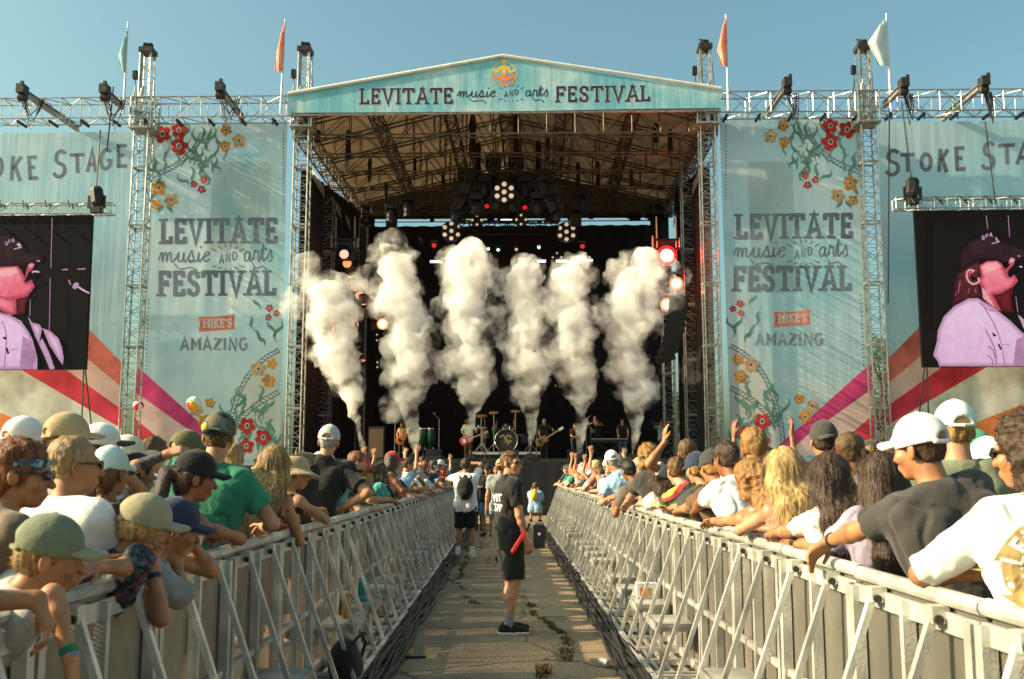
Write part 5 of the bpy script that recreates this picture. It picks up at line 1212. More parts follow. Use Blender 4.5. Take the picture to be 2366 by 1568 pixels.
# ================================================================== PEOPLE
def v3(*a): return np.array(a, float)
def rotm(ax, deg):
    return np.array(Matrix.Rotation(R(deg), 3, ax))
def unit(v): return v/max(1e-9, np.linalg.norm(v))
def ik(S_, W_, l1, l2, hint):
    d = W_-S_; L = np.linalg.norm(d); u = unit(d)
    if L > (l1+l2)*.995: W_ = S_+u*(l1+l2)*.995; L = (l1+l2)*.995
    if L < abs(l1-l2)+.02: L = abs(l1-l2)+.02; W_ = S_+u*L
    a = (l1*l1-l2*l2+L*L)/(2*L); h = math.sqrt(max(0, l1*l1-a*a)); p = hint-u*(hint @ u); p = unit(p) if np.linalg.norm(p) > 1e-4 else unit(np.cross(u, v3(0, 0, 1)))
    return S_+u*a+p*h, W_
SKIN = {}
def skin(k):
    c = {'pale': (.56, .31, .20), 'fair': (.48, .23, .13), 'tan': (.40, .175, .080), 'bronze': (.28, .11, .05), 'brown': (.16, .062, .030), 'dark': (.07, .03, .017)}[k]
    return mat('skin_'+k, c, .5, 0, .22, 9, bump=.10, bs=160, spec=.4, detail=8)
def hairm(k):
    c = {'black': ((.012, .009, .008), (.03, .02, .015)), 'darkbrown': ((.022, .012, .007), (.075, .036, .016)), 'brown': ((.06, .028, .010), (.16, .075, .025)), 'auburn': ((.10, .03, .010), (.26, .085, .02)), 'goldbrown': ((.16, .08, .02), (.40, .20, .055)), 'blonde': ((.30, .18, .06), (.68, .46, .19)), 'sandy': ((.20, .12, .05), (.44, .29, .13)), 'grey': ((.22, .21, .19), (.45, .43, .40)), 'darkblonde': ((.10, .055, .018), (.46, .28, .09))}[k]
    return mat('hair_'+k, c[1], .5, 0, 0, 10, bump=.45, bs=40, stretch=(5, 5, .35), c2=c[0], spec=.45, detail=6)
def cloth(k):
    T = {'white': (.74, .73, .70), 'cream': (.68, .62, .50), 'black': (.016, .015, .015), 'charcoal': (.050, .046, .042), 'grey': (.26, .26, .25), 'lightgrey': (.45, .45, .43), 'navy': (.025, .035, .075), 'blue': (.13, .25, .42), 'skyblue': (.28, .44, .60), 'green': (.03, .20, .115), 'teal': (.06, .30, .27), 'olive': (.12, .12, .055), 'khaki': (.33, .29, .18), 'sage': (.17, .19, .12), 'red': (.50, .045, .03), 'coral': (.62, .22, .15), 'yellow': (.62, .42, .07), 'orange': (.60, .23, .04), 'brown': (.13, .068, .032), 'taupe': (.14, .105, .075), 'pink': (.60, .33, .32), 'lilac': (.33, .28, .38), 'mint': (.55, .68, .62), 'tan': (.42, .30, .17), 'denim': (.07, .12, .22), 'maroon': (.16, .03, .03)}
    return mat('cloth_'+k, T[k], .85, 0, .10, 7, bump=.6, bs=11, spec=.2, sheen=.15)
def pattern(name, cols, scale=14):
    if name in MATS: return MATS[name]
    m = bpy.data.materials.new(name); m.use_nodes = True; n, l = m.node_tree.nodes, m.node_tree.links; p = n['Principled BSDF']; p.inputs['Roughness'].default_value = .85
    tc = n.new('ShaderNodeTexCoord'); no = n.new('ShaderNodeTexVoronoi'); no.inputs['Scale'].default_value = scale
    l.new(tc.outputs['Object'], no.inputs[0]); sp = n.new('ShaderNodeSeparateColor'); l.new(no.outputs['Color'], sp.inputs[0])
    rp = n.new('ShaderNodeValToRGB'); rp.color_ramp.interpolation = 'CONSTANT'; e = rp.color_ramp.elements
    e[0].position = 0; e[0].color = lin(cols[0]); e[1].position = 1/len(cols); e[1].color = lin(cols[1])
    for i, c in enumerate(cols[2:], 2): q = e.new(i/len(cols)); q.color = lin(c)
    l.new(sp.outputs[0], rp.inputs[0]); l.new(rp.outputs[0], p.inputs['Base Color']); MATS[name] = m; return m
def stripes(name, cols, scale, axis_rot=(0, 0, 0)):
    if name in MATS: return MATS[name]
    m = bpy.data.materials.new(name); m.use_nodes = True; n, l = m.node_tree.nodes, m.node_tree.links; p = n['Principled BSDF']; p.inputs['Roughness'].default_value = .85
    tc = n.new('ShaderNodeTexCoord'); mp = n.new('ShaderNodeMapping'); mp.inputs['Rotation'].default_value = axis_rot; l.new(tc.outputs['Object'], mp.inputs[0])
    sx = n.new('ShaderNodeSeparateXYZ'); l.new(mp.outputs[0], sx.inputs[0]); mu = n.new('ShaderNodeMath'); mu.operation = 'MULTIPLY'; mu.inputs[1].default_value = scale; l.new(sx.outputs['Z'], mu.inputs[0])
    fr = n.new('ShaderNodeMath'); fr.operation = 'FRACT'; l.new(mu.outputs[0], fr.inputs[0])
    rp = n.new('ShaderNodeValToRGB'); rp.color_ramp.interpolation = 'CONSTANT'; e = rp.color_ramp.elements
    e[0].position = 0; e[0].color = lin(cols[0]); e[1].position = 1/len(cols); e[1].color = lin(cols[1])
    for i, c in enumerate(cols[2:], 2): q = e.new(i/len(cols)); q.color = lin(c)
    l.new(fr.outputs[0], rp.inputs[0]); l.new(rp.outputs[0], p.inputs['Base Color']); MATS[name] = m; return m
M_LENS = mat('dark_lens', (.008, .008, .012), .12, 0, 0, spec=.8); M_SOLE = mat('white_sole', (.7, .68, .62), .6, 0, .05); M_EYE = mat('eye_white', (.6, .56, .52), .3, 0, 0); M_LIP = mat('lip', (.36, .11, .09), .5, 0, .05)

class Fig:
    """Joints of a standing figure 1.75 m tall, facing +Y, and its surfaces."""
    def __init__(s, **k):
        g = k.get; s.k = k; f = g('sex', 'm') == 'f'; s.f = f; s.gth = g('girth', 1.0); s.hs = g('hs', 1.0)
        lean, sl, tw = g('lean', 0), g('side', 0), g('twist', 0)
        Rt = rotm('Y', sl) @ rotm('X', -lean); s.Rt = Rt
        s.pel = v3(0, 0, .93)+np.array(g('pel', (0, 0, 0)), float)
        s.wai = s.pel+(rotm('Y', sl*.5) @ rotm('X', -lean*.5)) @ v3(0, 0, .16); s.che = s.wai+Rt @ v3(0, 0, .23); s.nek = s.wai+Rt @ v3(0, -.005, .375)
        Rz_ = rotm('Z', tw); sw = (.160 if f else .180)*(.9+.1*s.gth); s.RzT = Rz_
        up = g('shrug', (0, 0)); hunch = g('hunch', 0)
        s.sh = {c: s.che+Rt @ Rz_ @ v3(d*sw*(1-hunch*.12), hunch*.06, .095+u) for c, d, u in (('l', -1, up[0]), ('r', 1, up[1]))}
        s.HR = rotm('Z', g('hy', 0)) @ rotm('X', g('hp', 0)-lean*g('hlean', .3)) @ rotm('Y', g('hr', 0)+sl*.3)
        s.hc = s.nek+Rt @ v3(0, .012, .055)+s.HR @ v3(0, .015, .105*s.hs)
        if 'legs' in k: s.leg = {c: [np.array(p, float) for p in k['legs'][c]] for c in 'lr'}
        else:
            st = g('stance', .0)
            s.leg = {c: [s.pel+v3(d*.092, 0, -.03), v3(d*(.10+st*.3), .03, .49)+v3(s.pel[0]*.5, s.pel[1]*.5, 0), v3(d*(.105+st), -.02, .085)] for c, d in (('l', -1), ('r', 1))}
        s.foot = g('foot', {'l': 8, 'r': -8})
        s.arm = {}
        for c, d in (('l', -1), ('r', 1)):
            w_ = g(c+'w'); h = g(c+'h')
            if w_ is None: w_ = s.sh[c]+v3(d*.09, .05, -.53); h = h or (d*.3, -1, 0)
            h = np.array(h if h is not None else (d*.5, -.5, -1), float)
            e, w_ = ik(s.sh[c], np.array(w_, float), .285, .255, h)
            if g(c+'e') is not None: e, w_ = np.array(g(c+'e'), float), np.array(g(c+'w'), float)
            s.arm[c] = [s.sh[c], e, w_]
    def H(s, x, y, z): return s.hc+s.HR @ (v3(x, y, z)*s.hs)
    def torso(s, S_, e, hem=None, clip=()):
        g = s.gth; f = s.f; Rt, Rz_ = s.Rt, s.RzT
        X = lambda b, x, y=0, z=0: b+Rt @ v3(x, y, z)
        hw, ww, cw = (.085, .050, .075) if f else (.075, .060, .085)
        hr, wr, cr = (.108, .090, .102) if f else (.104, .100, .112)
        hw, ww, cw = hw*g, ww*g, cw*g; hr, wr, cr = [r*(1+(g-1)*.8)+e for r in (hr, wr, cr)]
        for d in (-1, 1):
            S_.cap(s.pel+v3(d*hw, 0, 0), X(s.wai, d*ww), hr, wr, .05, clip)
            a = s.che+Rt @ Rz_ @ v3(d*cw, 0, 0)
            S_.cap(X(s.wai, d*ww), a, wr, cr, .05, clip)
            c = 'l' if d < 0 else 'r'
            S_.cap(a, s.sh[c]-Rt @ v3(d*.022, 0, .012), cr*.88, .060+e*.9, .05, clip)
            S_.cap(s.nek+Rt @ v3(d*.02, -.012, -.03), s.sh[c]-Rt @ v3(d*.02, 0, -.012), .056+e*.6, .044+e*.8, .045, clip)
            if f: S_.ell(s.che+Rt @ Rz_ @ v3(d*.075, .085, -.03), (.058+e, .055+e, .06+e), k=.04, clip=clip)
        if g > 1.05: S_.ell(s.wai+Rt @ v3(0, .06*g, -.02), (.12*g+e, .11*g+e, .14*g+e), k=.06, clip=clip)
    def body(s, vox):
        S_ = Sdf(); mr = vox*.8; HR = s.HR; hs = s.hs
        s.torso(S_, 0)
        for d in (-1, 1): S_.ell(s.pel+v3(d*.075, -.035, -.03), (.085, .085, .095), k=.04)
        S_.cap(s.nek+s.Rt @ v3(0, -.005, -.04), s.H(0, -.018, -.035), .060 if not s.f else .050, .053 if not s.f else .045, .03)
        S_.ell(s.H(0, -.014, .040), v3(.073, .094, .083)*hs, HR, .02); S_.ell(s.H(0, .034, -.030), v3(.056, .060, .078)*hs, HR, .03)
        S_.ell(s.H(0, .058, -.092), v3(.030, .026, .022)*hs, HR, .025)
        if vox < .02:
            S_.cap(s.H(0, .088, .006), s.H(0, .112, -.030), max(mr, .009*hs), max(mr, .014*hs), .012)
            S_.cap(s.H(-.036, .078, .024), s.H(.036, .078, .024), .015*hs, k=.014)
            for d in (-1, 1):
                S_.ell(s.H(d*.038, .066, -.022), v3(.026, .024, .026)*hs, HR, .02)
                S_.ell(s.H(d*.031, .099, .004), v3(.017, .012, .011)*hs, HR, .008, sub=True)
                S_.ell(s.H(d*.077, -.008, -.004), v3(max(mr, .011), .022, .034)*hs, HR @ rotm('Z', d*24), .006)
            S_.cap(s.H(-.016, .087, -.060), s.H(.016, .087, -.060), .011*hs, k=.010); S_.cap(s.H(-.015, .085, -.070), s.H(.015, .085, -.070), .012*hs, k=.010)
        for c, d in (('l', -1), ('r', 1)):
            h, kn, an = s.leg[c]; g = s.gth
            S_.cap(h, kn, .085*g, .056, .04); S_.cap(kn, an, .052, .036, .03); S_.ell(kn*.65+an*.35+v3(0, -.020, 0), (.046, .05, .11), k=.03)
            fd = rotm('Z', s.foot[c]) @ v3(0, 1, 0); S_.cap(an+v3(0, 0, -.03)-fd*.03, an+fd*.13+v3(0, 0, -.05), .04, .034, .02)
            a, e, w_ = s.arm[c]; b = (.86 if s.f else 1.0)*(.9+.1*g)
            S_.cap(a, e, .049*b, .039*b, .035); S_.cap(e, w_, .040*b, .026*b, .015); S_.ell(e*.72+w_*.28, v3(.040, .040, .040)*b, k=.02); S_.ell(a*.55+e*.45, v3(.046, .046, .046)*b, k=.02)
            s.hand(S_, c, d, e, w_, mr)
        V, F = S_.mesh(vox); return V, F
    def hand(s, S_, c, d, e, w_, mr):
        k = s.k; dr = k.get(c+'hd'); dr = unit(np.array(dr, float)) if dr is not None else unit(w_-e)
        n = k.get(c+'hn'); n = np.array(n if n is not None else (-d*.6, .2, -.8) if abs(dr[2]) < .7 else (-d, .15, 0), float)
        n = unit(n-dr*(n @ dr)); ac = np.cross(dr, n)*d   # towards the thumb
        curl = k.get(c+'curl', 28); sp = k.get(c+'spread', 0); hk = .95 if s.f else 1.05
        for o in (-.026, 0, .026): S_.cap(w_+ac*o*.5*hk, w_+dr*.080*hk+ac*o*hk, .017, .0155, .02)
        L = (.031, .041, .044, .039)
        for i in range(4):
            off = (-.030+.020*i)*hk; rt = w_+dr*.085*hk+ac*off; fdv = unit(dr+ac*(off*sp*20))
            c1, c2 = R(curl*(1.1-.08*i)), R(curl*(2.1-.1*i)); r = max(.0088*hk, mr)
            p1 = rt+(fdv*math.cos(c1)+n*math.sin(c1))*L[i]*hk; p2 = p1+(fdv*math.cos(c2)+n*math.sin(c2))*L[i]*.9*hk
            S_.cap(rt, p1, r*1.05, r, .004); S_.cap(p1, p2, r, r*.82, .003)
        rt = w_+dr*.024+ac*.026*hk; p1 = rt+unit(ac*.75+dr*.75+n*.3)*.042*hk; p2 = p1+unit(ac*.25+dr+n*.35)*.034*hk; r = max(.0105*hk, mr)
        S_.cap(rt, p1, r*1.2, r, .008); S_.cap(p1, p2, r, r*.8, .003)
    def fold(s, amp, seed=0):
        def dp(V, N):
            f = fbm(V*v3(9, 9, 5)+seed, 2); w2 = np.sin(V[:, 2]*38+fbm(V*5+seed+9, 2)*4.5+V[:, 0]*22)
            cr_ = np.maximum(0, 1-np.abs(fbm(V*v3(8, 8, 5.5)+seed+31, 2))*3.2)
            return V+N*(f*amp+np.maximum(0, w2)*amp*.45-cr_*amp*1.5+.004)[:, None]
        return dp
    def top(s, kind, vox, seed=0):
        S_ = Sdf(); e = .018 if kind not in ('tank', 'crop') else .007
        if kind in ('tee', 'polo', 'long', 'ruffle'):
            hem = s.pel[2]-.12
            cl = [(v3(0, 0, hem), v3(0, 0, -1))]; s.torso(S_, e, clip=cl)
            for d in (-1, 1): S_.cap(s.pel+v3(d*.085, 0, -.14), s.pel+v3(d*.082, -.01, .02), .112*s.gth+e, .112*s.gth+e, .05, cl)
            for c, d in (('l', -1), ('r', 1)):
                a, el, w_ = s.arm[c]; fr = s.k.get('slv') or {'tee': .62, 'polo': .68, 'long': 1.0, 'ruffle': .12}[kind]; u = unit(el-a)
                if kind == 'long':
                    S_.cap(a, el, .058, .050, .03); S_.cap(el, w_, .050, .036, .02, [(w_-unit(w_-el)*.01, unit(w_-el))])
                elif kind == 'ruffle':
                    for t in (0, .06, .12): S_.ell(a+u*t+v3(0, 0, .01), (.075-.1*t, .08, .055), k=.01)
                else: S_.cap(a-u*.01, a+u*.32*fr*1.2, .058+e*.3, .064+e*.4, .03, [(a+u*.285*fr, u)])
            if kind == 'polo': S_.cap(s.nek+s.Rt @ v3(-.03, -.02, .015), s.nek+s.Rt @ v3(.03, -.02, .015), .050, k=.012)
        else:
            tz = s.che+s.Rt @ v3(0, 0, .06); cl = [(tz, s.Rt @ v3(0, 0, 1)), (v3(0, 0, s.pel[2]-.10), v3(0, 0, -1))]
            s.torso(S_, e, clip=cl)
            for d in (-1, 1):
                S_.cap(s.pel+v3(d*.08, 0, -.10), s.pel+v3(d*.08, 0, .02), .11*s.gth+e, .11*s.gth+e, .05, cl)
                wd = .030 if kind == 'tank' else .016
                p = [s.che+s.Rt @ v3(d*.085, -.095, .045), s.che+s.Rt @ v3(d*.092, -.05, .115), s.che+s.Rt @ v3(d*.09, .02, .135), s.che+s.Rt @ v3(d*.08, .10, .05)]
                S_.chain(p, [wd]*4, .01)
        V, F = S_.mesh(vox, s.fold(.007 if kind != 'ruffle' else .016, seed)); return relax(V, F, 1, .3), F
    def bottom(s, kind, vox):
        S_ = Sdf(); wz = s.pel[2]+.07; cl = [(v3(0, 0, wz), v3(0, 0, 1))]
        for d in (-1, 1): S_.cap(s.pel+v3(d*.08, -.005, .06), s.pel+v3(d*.088, -.015, -.06), .108*s.gth, .118*s.gth, .04, cl)
        for c, d in (('l', -1), ('r', 1)):
            h, kn, an = s.leg[c]; u = unit(kn-h)
            if kind == 'shorts': S_.cap(h, kn+u*.05, .108*s.gth, .092, .04, cl+[(kn-u*.03, u)])
            elif kind == 'minis': S_.cap(h, h+u*.2, .106*s.gth, .1, .03, cl+[(h+u*.14, u)])
            else:
                S_.cap(h, kn, .100*s.gth, .075, .04, cl); S_.cap(kn, an, .072, .066, .03, [(an-v3(0, 0, .03), v3(0, 0, -1))])
        V, F = S_.mesh(vox, s.fold(.006, 5)); return relax(V, F, 1, .3), F
    def shoe(s, c, vox):
        an = s.leg[c][2]; fd = rotm('Z', s.foot[c]) @ v3(0, 1, 0); S_ = Sdf(); b = an[2]-.085; cl = [(v3(0, 0, b+.022), v3(0, 0, -1))]
        S_.cap(an-fd*.045+v3(0, 0, -.035), an+fd*.10+v3(0, 0, -.045), .050, .046, .02, cl); S_.cap(an+fd*.06+v3(0, 0, -.05), an+fd*.17+v3(0, 0, -.055), .05, .04, .02, cl); S_.cap(an-fd*.02, an-fd*.02+v3(0, 0, .015), .05, k=.02, clip=[(an+v3(0, 0, .012), v3(0, 0, 1))])
        so = Sdf(); cs = [(v3(0, 0, b+.028), v3(0, 0, 1)), (v3(0, 0, b+.001), v3(0, 0, -1))]
        so.cap(an-fd*.05+v3(0, 0, -.06), an+fd*.08+v3(0, 0, -.06), .052, .052, .01, cs); so.cap(an+fd*.08+v3(0, 0, -.06), an+fd*.175+v3(0, 0, -.06), .053, .043, .01, cs)
        return S_.mesh(vox), so.mesh(min(vox, .009))
    def sock(s, c, vox):
        kn, an = s.leg[c][1:]; u = unit(kn-an); return Sdf().cap(an-v3(0, 0, .03), an+u*.2, .046, .046, clip=[(an+u*.11, u)]).mesh(vox)
    def hair(s, style, vox, L=.45, seed=0, hat=False):
        S_ = Sdf(); H, HR, hs = s.H, s.HR, s.hs; dn = lambda *a: HR @ v3(*a)
        face = [(H(0, .052, .03), unit(dn(0, 1, -.62)))]; nape = [(H(0, 0, -.058), unit(dn(0, -.15, -1)))]
        if hat: face = face+[(H(0, 0, .034), dn(0, 0, 1))]
        q = random.Random(seed)
        if style in ('short', 'crop', 'tousled', 'bowl', 'quiff'):
            r = {'short': .010, 'crop': .006, 'tousled': .018, 'bowl': .022, 'quiff': .005}[style]
            S_.ell(H(0, -.016, .044), (v3(.073, .094, .083)+r)*hs, HR, .01, face+nape); S_.ell(H(0, -.050, -.012), (v3(.062, .046, .06)+r*.8-(.006 if style in ('crop', 'quiff') else 0))*hs, HR, .02, face+nape)
            if style in ('tousled', 'short', 'quiff') and not hat:
                for i in range(9 if style == 'short' else 16):
                    x, y = q.uniform(-.05, .05), q.uniform(-.06, .07); S_.ell(H(x, y, .118-abs(x)*.5-.35*abs(y)*.5), v3(.022, .03, .016)*hs, HR @ rotm('Z', q.uniform(-60, 60)), .012)
            if style == 'bowl':
                for d in (-1, 1): S_.cap(H(d*.07, .0, .03), H(d*.072, .01, -.055), .026*hs, .018*hs, .02)
                S_.cap(H(0, -.08, .0), H(0, -.075, -.085), .05*hs, .035*hs, .02)
        elif style == 'curly':
            S_.ell(H(0, -.02, .042), (v3(.073, .094, .083)+.032)*hs, HR, .01, [(H(0, .058, .03), unit(dn(0, 1, -.5)))]+face[1:])
            for d in (-1, 1): S_.cap(H(d*.075, -.02, .02), H(d*.085, -.03, -.09), .04*hs, .045*hs, .03)
            S_.cap(H(0, -.085, .02), H(0, -.10, -.12), .07*hs, .075*hs, .03)
            if L > .3: S_.chain([H(0, -.10, -.1), s.nek+s.Rt @ v3(0, -.10, -.06), s.nek+s.Rt @ v3(0, -.125, -.06-(L-.3))], [.085, .10, .085], .04)
        elif style in ('long', 'wavy', 'ponytail', 'halfup', 'bun', 'braids'):
            cl = face
            S_.ell(H(0, -.018, .044), (v3(.073, .094, .083)+.014)*hs, HR, .01, cl); S_.ell(H(0, -.06, -.02), v3(.075, .05, .08)*hs, HR, .02, cl)
            bk = lambda x, dz, y=-.115: s.nek+s.Rt @ v3(x, y, -dz)
            if style in ('long', 'wavy', 'halfup'):
                for d in (-1, -.5, 0, .5, 1):
                    S_.chain([H(d*.062, -.045, .03), H(d*.082, -.055, -.09), bk(d*.098, .05, -.10), bk(d*.105+q.uniform(-.02, .02), L*.55), bk(d*.085+q.uniform(-.02, .02), L*q.uniform(.9, 1.05))], [.046*hs, .050*hs, .054, .050, .022], .05)
                for d in (-1, 1): S_.chain([H(d*.07, .03, .04), H(d*.085, .015, -.06), s.nek+s.Rt @ v3(d*.10, .02, -.02), s.nek+s.Rt @ v3(d*.12, -.01, -.10)], [.022, .026, .028, .018], .02)
                if style == 'halfup': S_.ell(H(0, -.115, .02), v3(.04, .03, .05)*hs, HR, .02)
            if style == 'ponytail': S_.chain([H(0, -.10, .03), H(0, -.15, .0), s.nek+s.Rt @ v3(0, -.15, -.02), s.nek+s.Rt @ v3(.01, -.13, -L*.7)], [.03, .036, .038, .014], .015)
            if style == 'bun': S_.ell(H(0, -.115, .06), v3(.045, .04, .045)*hs, HR, .01)
            if style == 'braids':
                for i in range(13):
                    a = R(-100+i*200/12); S_.ell(H(.082*math.sin(a), -.03-.06*math.cos(a)*1.0, .085-.02*math.cos(a)), v3(.026, .026, .022)*hs, None, .008)
                S_.chain([H(-.05, -.10, .0), s.nek+s.Rt @ v3(-.08, -.10, -.02), s.nek+s.Rt @ v3(-.09, -.09, -.16)], [.03, .03, .016], .02)
        elif style == 'beard':
            S_.ell(H(0, .045, -.075), v3(.052, .052, .052)*hs, HR, .01, [(H(0, .03, -.045), unit(dn(0, .1, 1))), (H(0, 0, 0), dn(0, -1, 0))])
            return S_.mesh(vox)
        def dp(V, N):
            if style in ('long', 'wavy', 'ponytail', 'halfup', 'braids'):
                wv = fbm(V*v3(55, 55, 4)+seed, 2)*.0045
                if style == 'wavy': wv = wv+np.sin(V[:, 2]*42+V[:, 0]*25+fbm(V*9, 1)*3)*.0045
            elif style == 'curly': wv = fbm(V*30+seed, 2)*.014
            else: wv = fbm(V*v3(50, 35, 28)+seed, 2)*.006
            return V+N*wv[:, None]
        V, F = S_.mesh(vox, dp)
        if vox < .0105: V, F = s.strands(V, F, style, seed, hat)
        return V, F
    def strands(s, V, F, style, seed, hat=False):
        g = np.random.default_rng(seed+5); N = vnormals(V, F); long_ = style in ('long', 'wavy', 'halfup', 'ponytail', 'braids')
        n = 3600 if long_ else 2600; ids = g.choice(len(V), min(n, len(V)*2), replace=len(V) < n)
        if hat: ids = ids[((V[ids]-s.hc) @ s.HR)[:, 2] < .012*s.hs]
        p = V[ids]+g.normal(0, .002, (len(ids), 3)); nn = N[ids]; ns = 4
        ln = g.uniform(.06, .17, (len(ids), 1)) if style in ('long', 'wavy', 'halfup') else g.uniform(.03, .06, (len(ids), 1)) if long_ else g.uniform(.03, .055, (len(ids), 1)) if style == 'curly' else g.uniform(.006, .012, (len(ids), 1)) if style == 'crop' else g.uniform(.016, .034, (len(ids), 1))
        bk = s.HR @ v3(0, -1, -.35); flow = np.tile(v3(0, 0, -1.0) if long_ else bk, (len(ids), 1)); flow = flow-nn*np.sum(flow*nn, 1)[:, None]
        ph = np.floor(fbm(p*9+seed, 1)[:, None]*3)*2.1
        pts = [p-nn*.004]; d = flow+nn*(.10 if long_ else .28)+g.normal(0, .06 if long_ else .15, p.shape)
        for k in range(ns):
            d = d/np.linalg.norm(d, axis=1)[:, None]; pts.append(pts[-1]+d*ln/ns)
            if long_: d = d*.75+flow*.25+v3(0, 0, -.35)+nn*.0+g.normal(0, .035, p.shape)+(np.sin(ph+k*1.7)*nn*.14 if style == 'wavy' else 0)
            elif style == 'curly': d = d+g.normal(0, .75, p.shape)-nn*.1
            else: d = d+flow*.3-nn*.12+g.normal(0, .10, p.shape)
        w_ = np.cross(nn, g.normal(0, 1, p.shape)); w_ = w_/np.maximum(1e-6, np.linalg.norm(w_, axis=1)[:, None]); m = len(ids); VV = [V]; FF = [F]; o = len(V)
        for k, q in enumerate(pts):
            t = (.0020 if long_ else .0015)*(1-.75*k/ns); VV += [q+w_*t, q-w_*t]
        for k in range(ns):
            a = o+2*k*m+np.arange(m); FF.append(np.stack([a, a+m, a+3*m, a+2*m], 1))
        return np.concatenate(VV), np.concatenate(FF)
    def hat(s, kind, vox, back=False, hole=True):
        H, HR, hs = s.H, s.HR, s.hs; dn = lambda *a: HR @ v3(*a); y = -1 if back else 1; S_ = Sdf()
        if kind == 'cap':
            S_.ell(H(0, -.012, .043), v3(.092, .114, .110)*hs, HR, .01, [(H(0, 0, .020), dn(0, -.10*y, -1))]); S_.ell(H(0, -.012, .153), v3(.008, .008, .006), None, .004)
            if hole: S_.ell(H(0, -y*.125-.01, .036), v3(.042, .075, .036)*hs, HR, .004, sub=True); S_.chain([H(-.05, -y*.092-.01, .028), H(0, -y*.112-.01, .026), H(.05, -y*.092-.01, .028)], [.010, .010, .010], .004)
            V = Sdf(); vis = [(H(-.045, .155*y-.005, .045), .01)]
            for x in (-.05, -.04, -.03, -.02, -.01, 0, .01, .02, .03, .04, .05): V.cap(H(x*1.2, .07*y-.01, .044-x*x*4.5), H(x*.98, (.184-x*x*16)*y-.01, .036-x*x*6), max(.0085, vox*.8)*hs, k=.014)
            return S_.mesh(vox), V.mesh(min(vox, .009))
        if kind in ('bucket', 'straw', 'wide'):
            br, hh = {'bucket': (.150, .105), 'straw': (.175, .10), 'wide': (.2, .10)}[kind]
            S_.ell(H(0, -.012, .055), v3(.092, .112, hh)*hs, HR, .01, [(H(0, 0, .02), dn(0, 0, -1)), (H(0, 0, .140), dn(0, 0, 1))])
            q = 48
            for i in range(q):
                a = 2*math.pi*i/q; dr = v3(math.cos(a), math.sin(a)*1.12, 0); wv = .014*math.sin(2*a+1)
                S_.cap(H(*(dr*.085+v3(0, -.012, .035))), H(*(dr*br+v3(0, -.012, (-.005 if kind != 'bucket' else -.045)+wv))), max(.013, vox*.8), max(.010, vox*.75), .014)
            return (S_.mesh(vox), None)
        if kind == 'beanie':
            S_.ell(H(0, -.014, .05), v3(.088, .108, .10)*hs, HR, .01, [(H(0, .03, .03), unit(dn(0, .55, -1)))]); return (S_.mesh(vox), None)
        if kind == 'visorband':
            S_.ell(H(0, -.012, .05), v3(.088, .108, .10)*hs, HR, .01, [(H(0, 0, .03), dn(0, 0, -1)), (H(0, 0, .065), dn(0, 0, 1))]); return (S_.mesh(vox), None)
    def glasses(s, vox=.005):
        S_ = Sdf(); H = s.H; T = Sdf()
        for d in (-1, 1):
            S_.ell(H(d*.033, .103, .008), v3(.030, .009, .021)*s.hs, s.HR @ rotm('Z', -d*14), .002)
            S_.cap(H(d*.060, .092, .014), H(d*.083, -.005, .012), .0055, k=.003)
        S_.cap(H(-.012, .112, .014), H(.012, .112, .014), .0055, k=.003)
        return S_.mesh(vox)

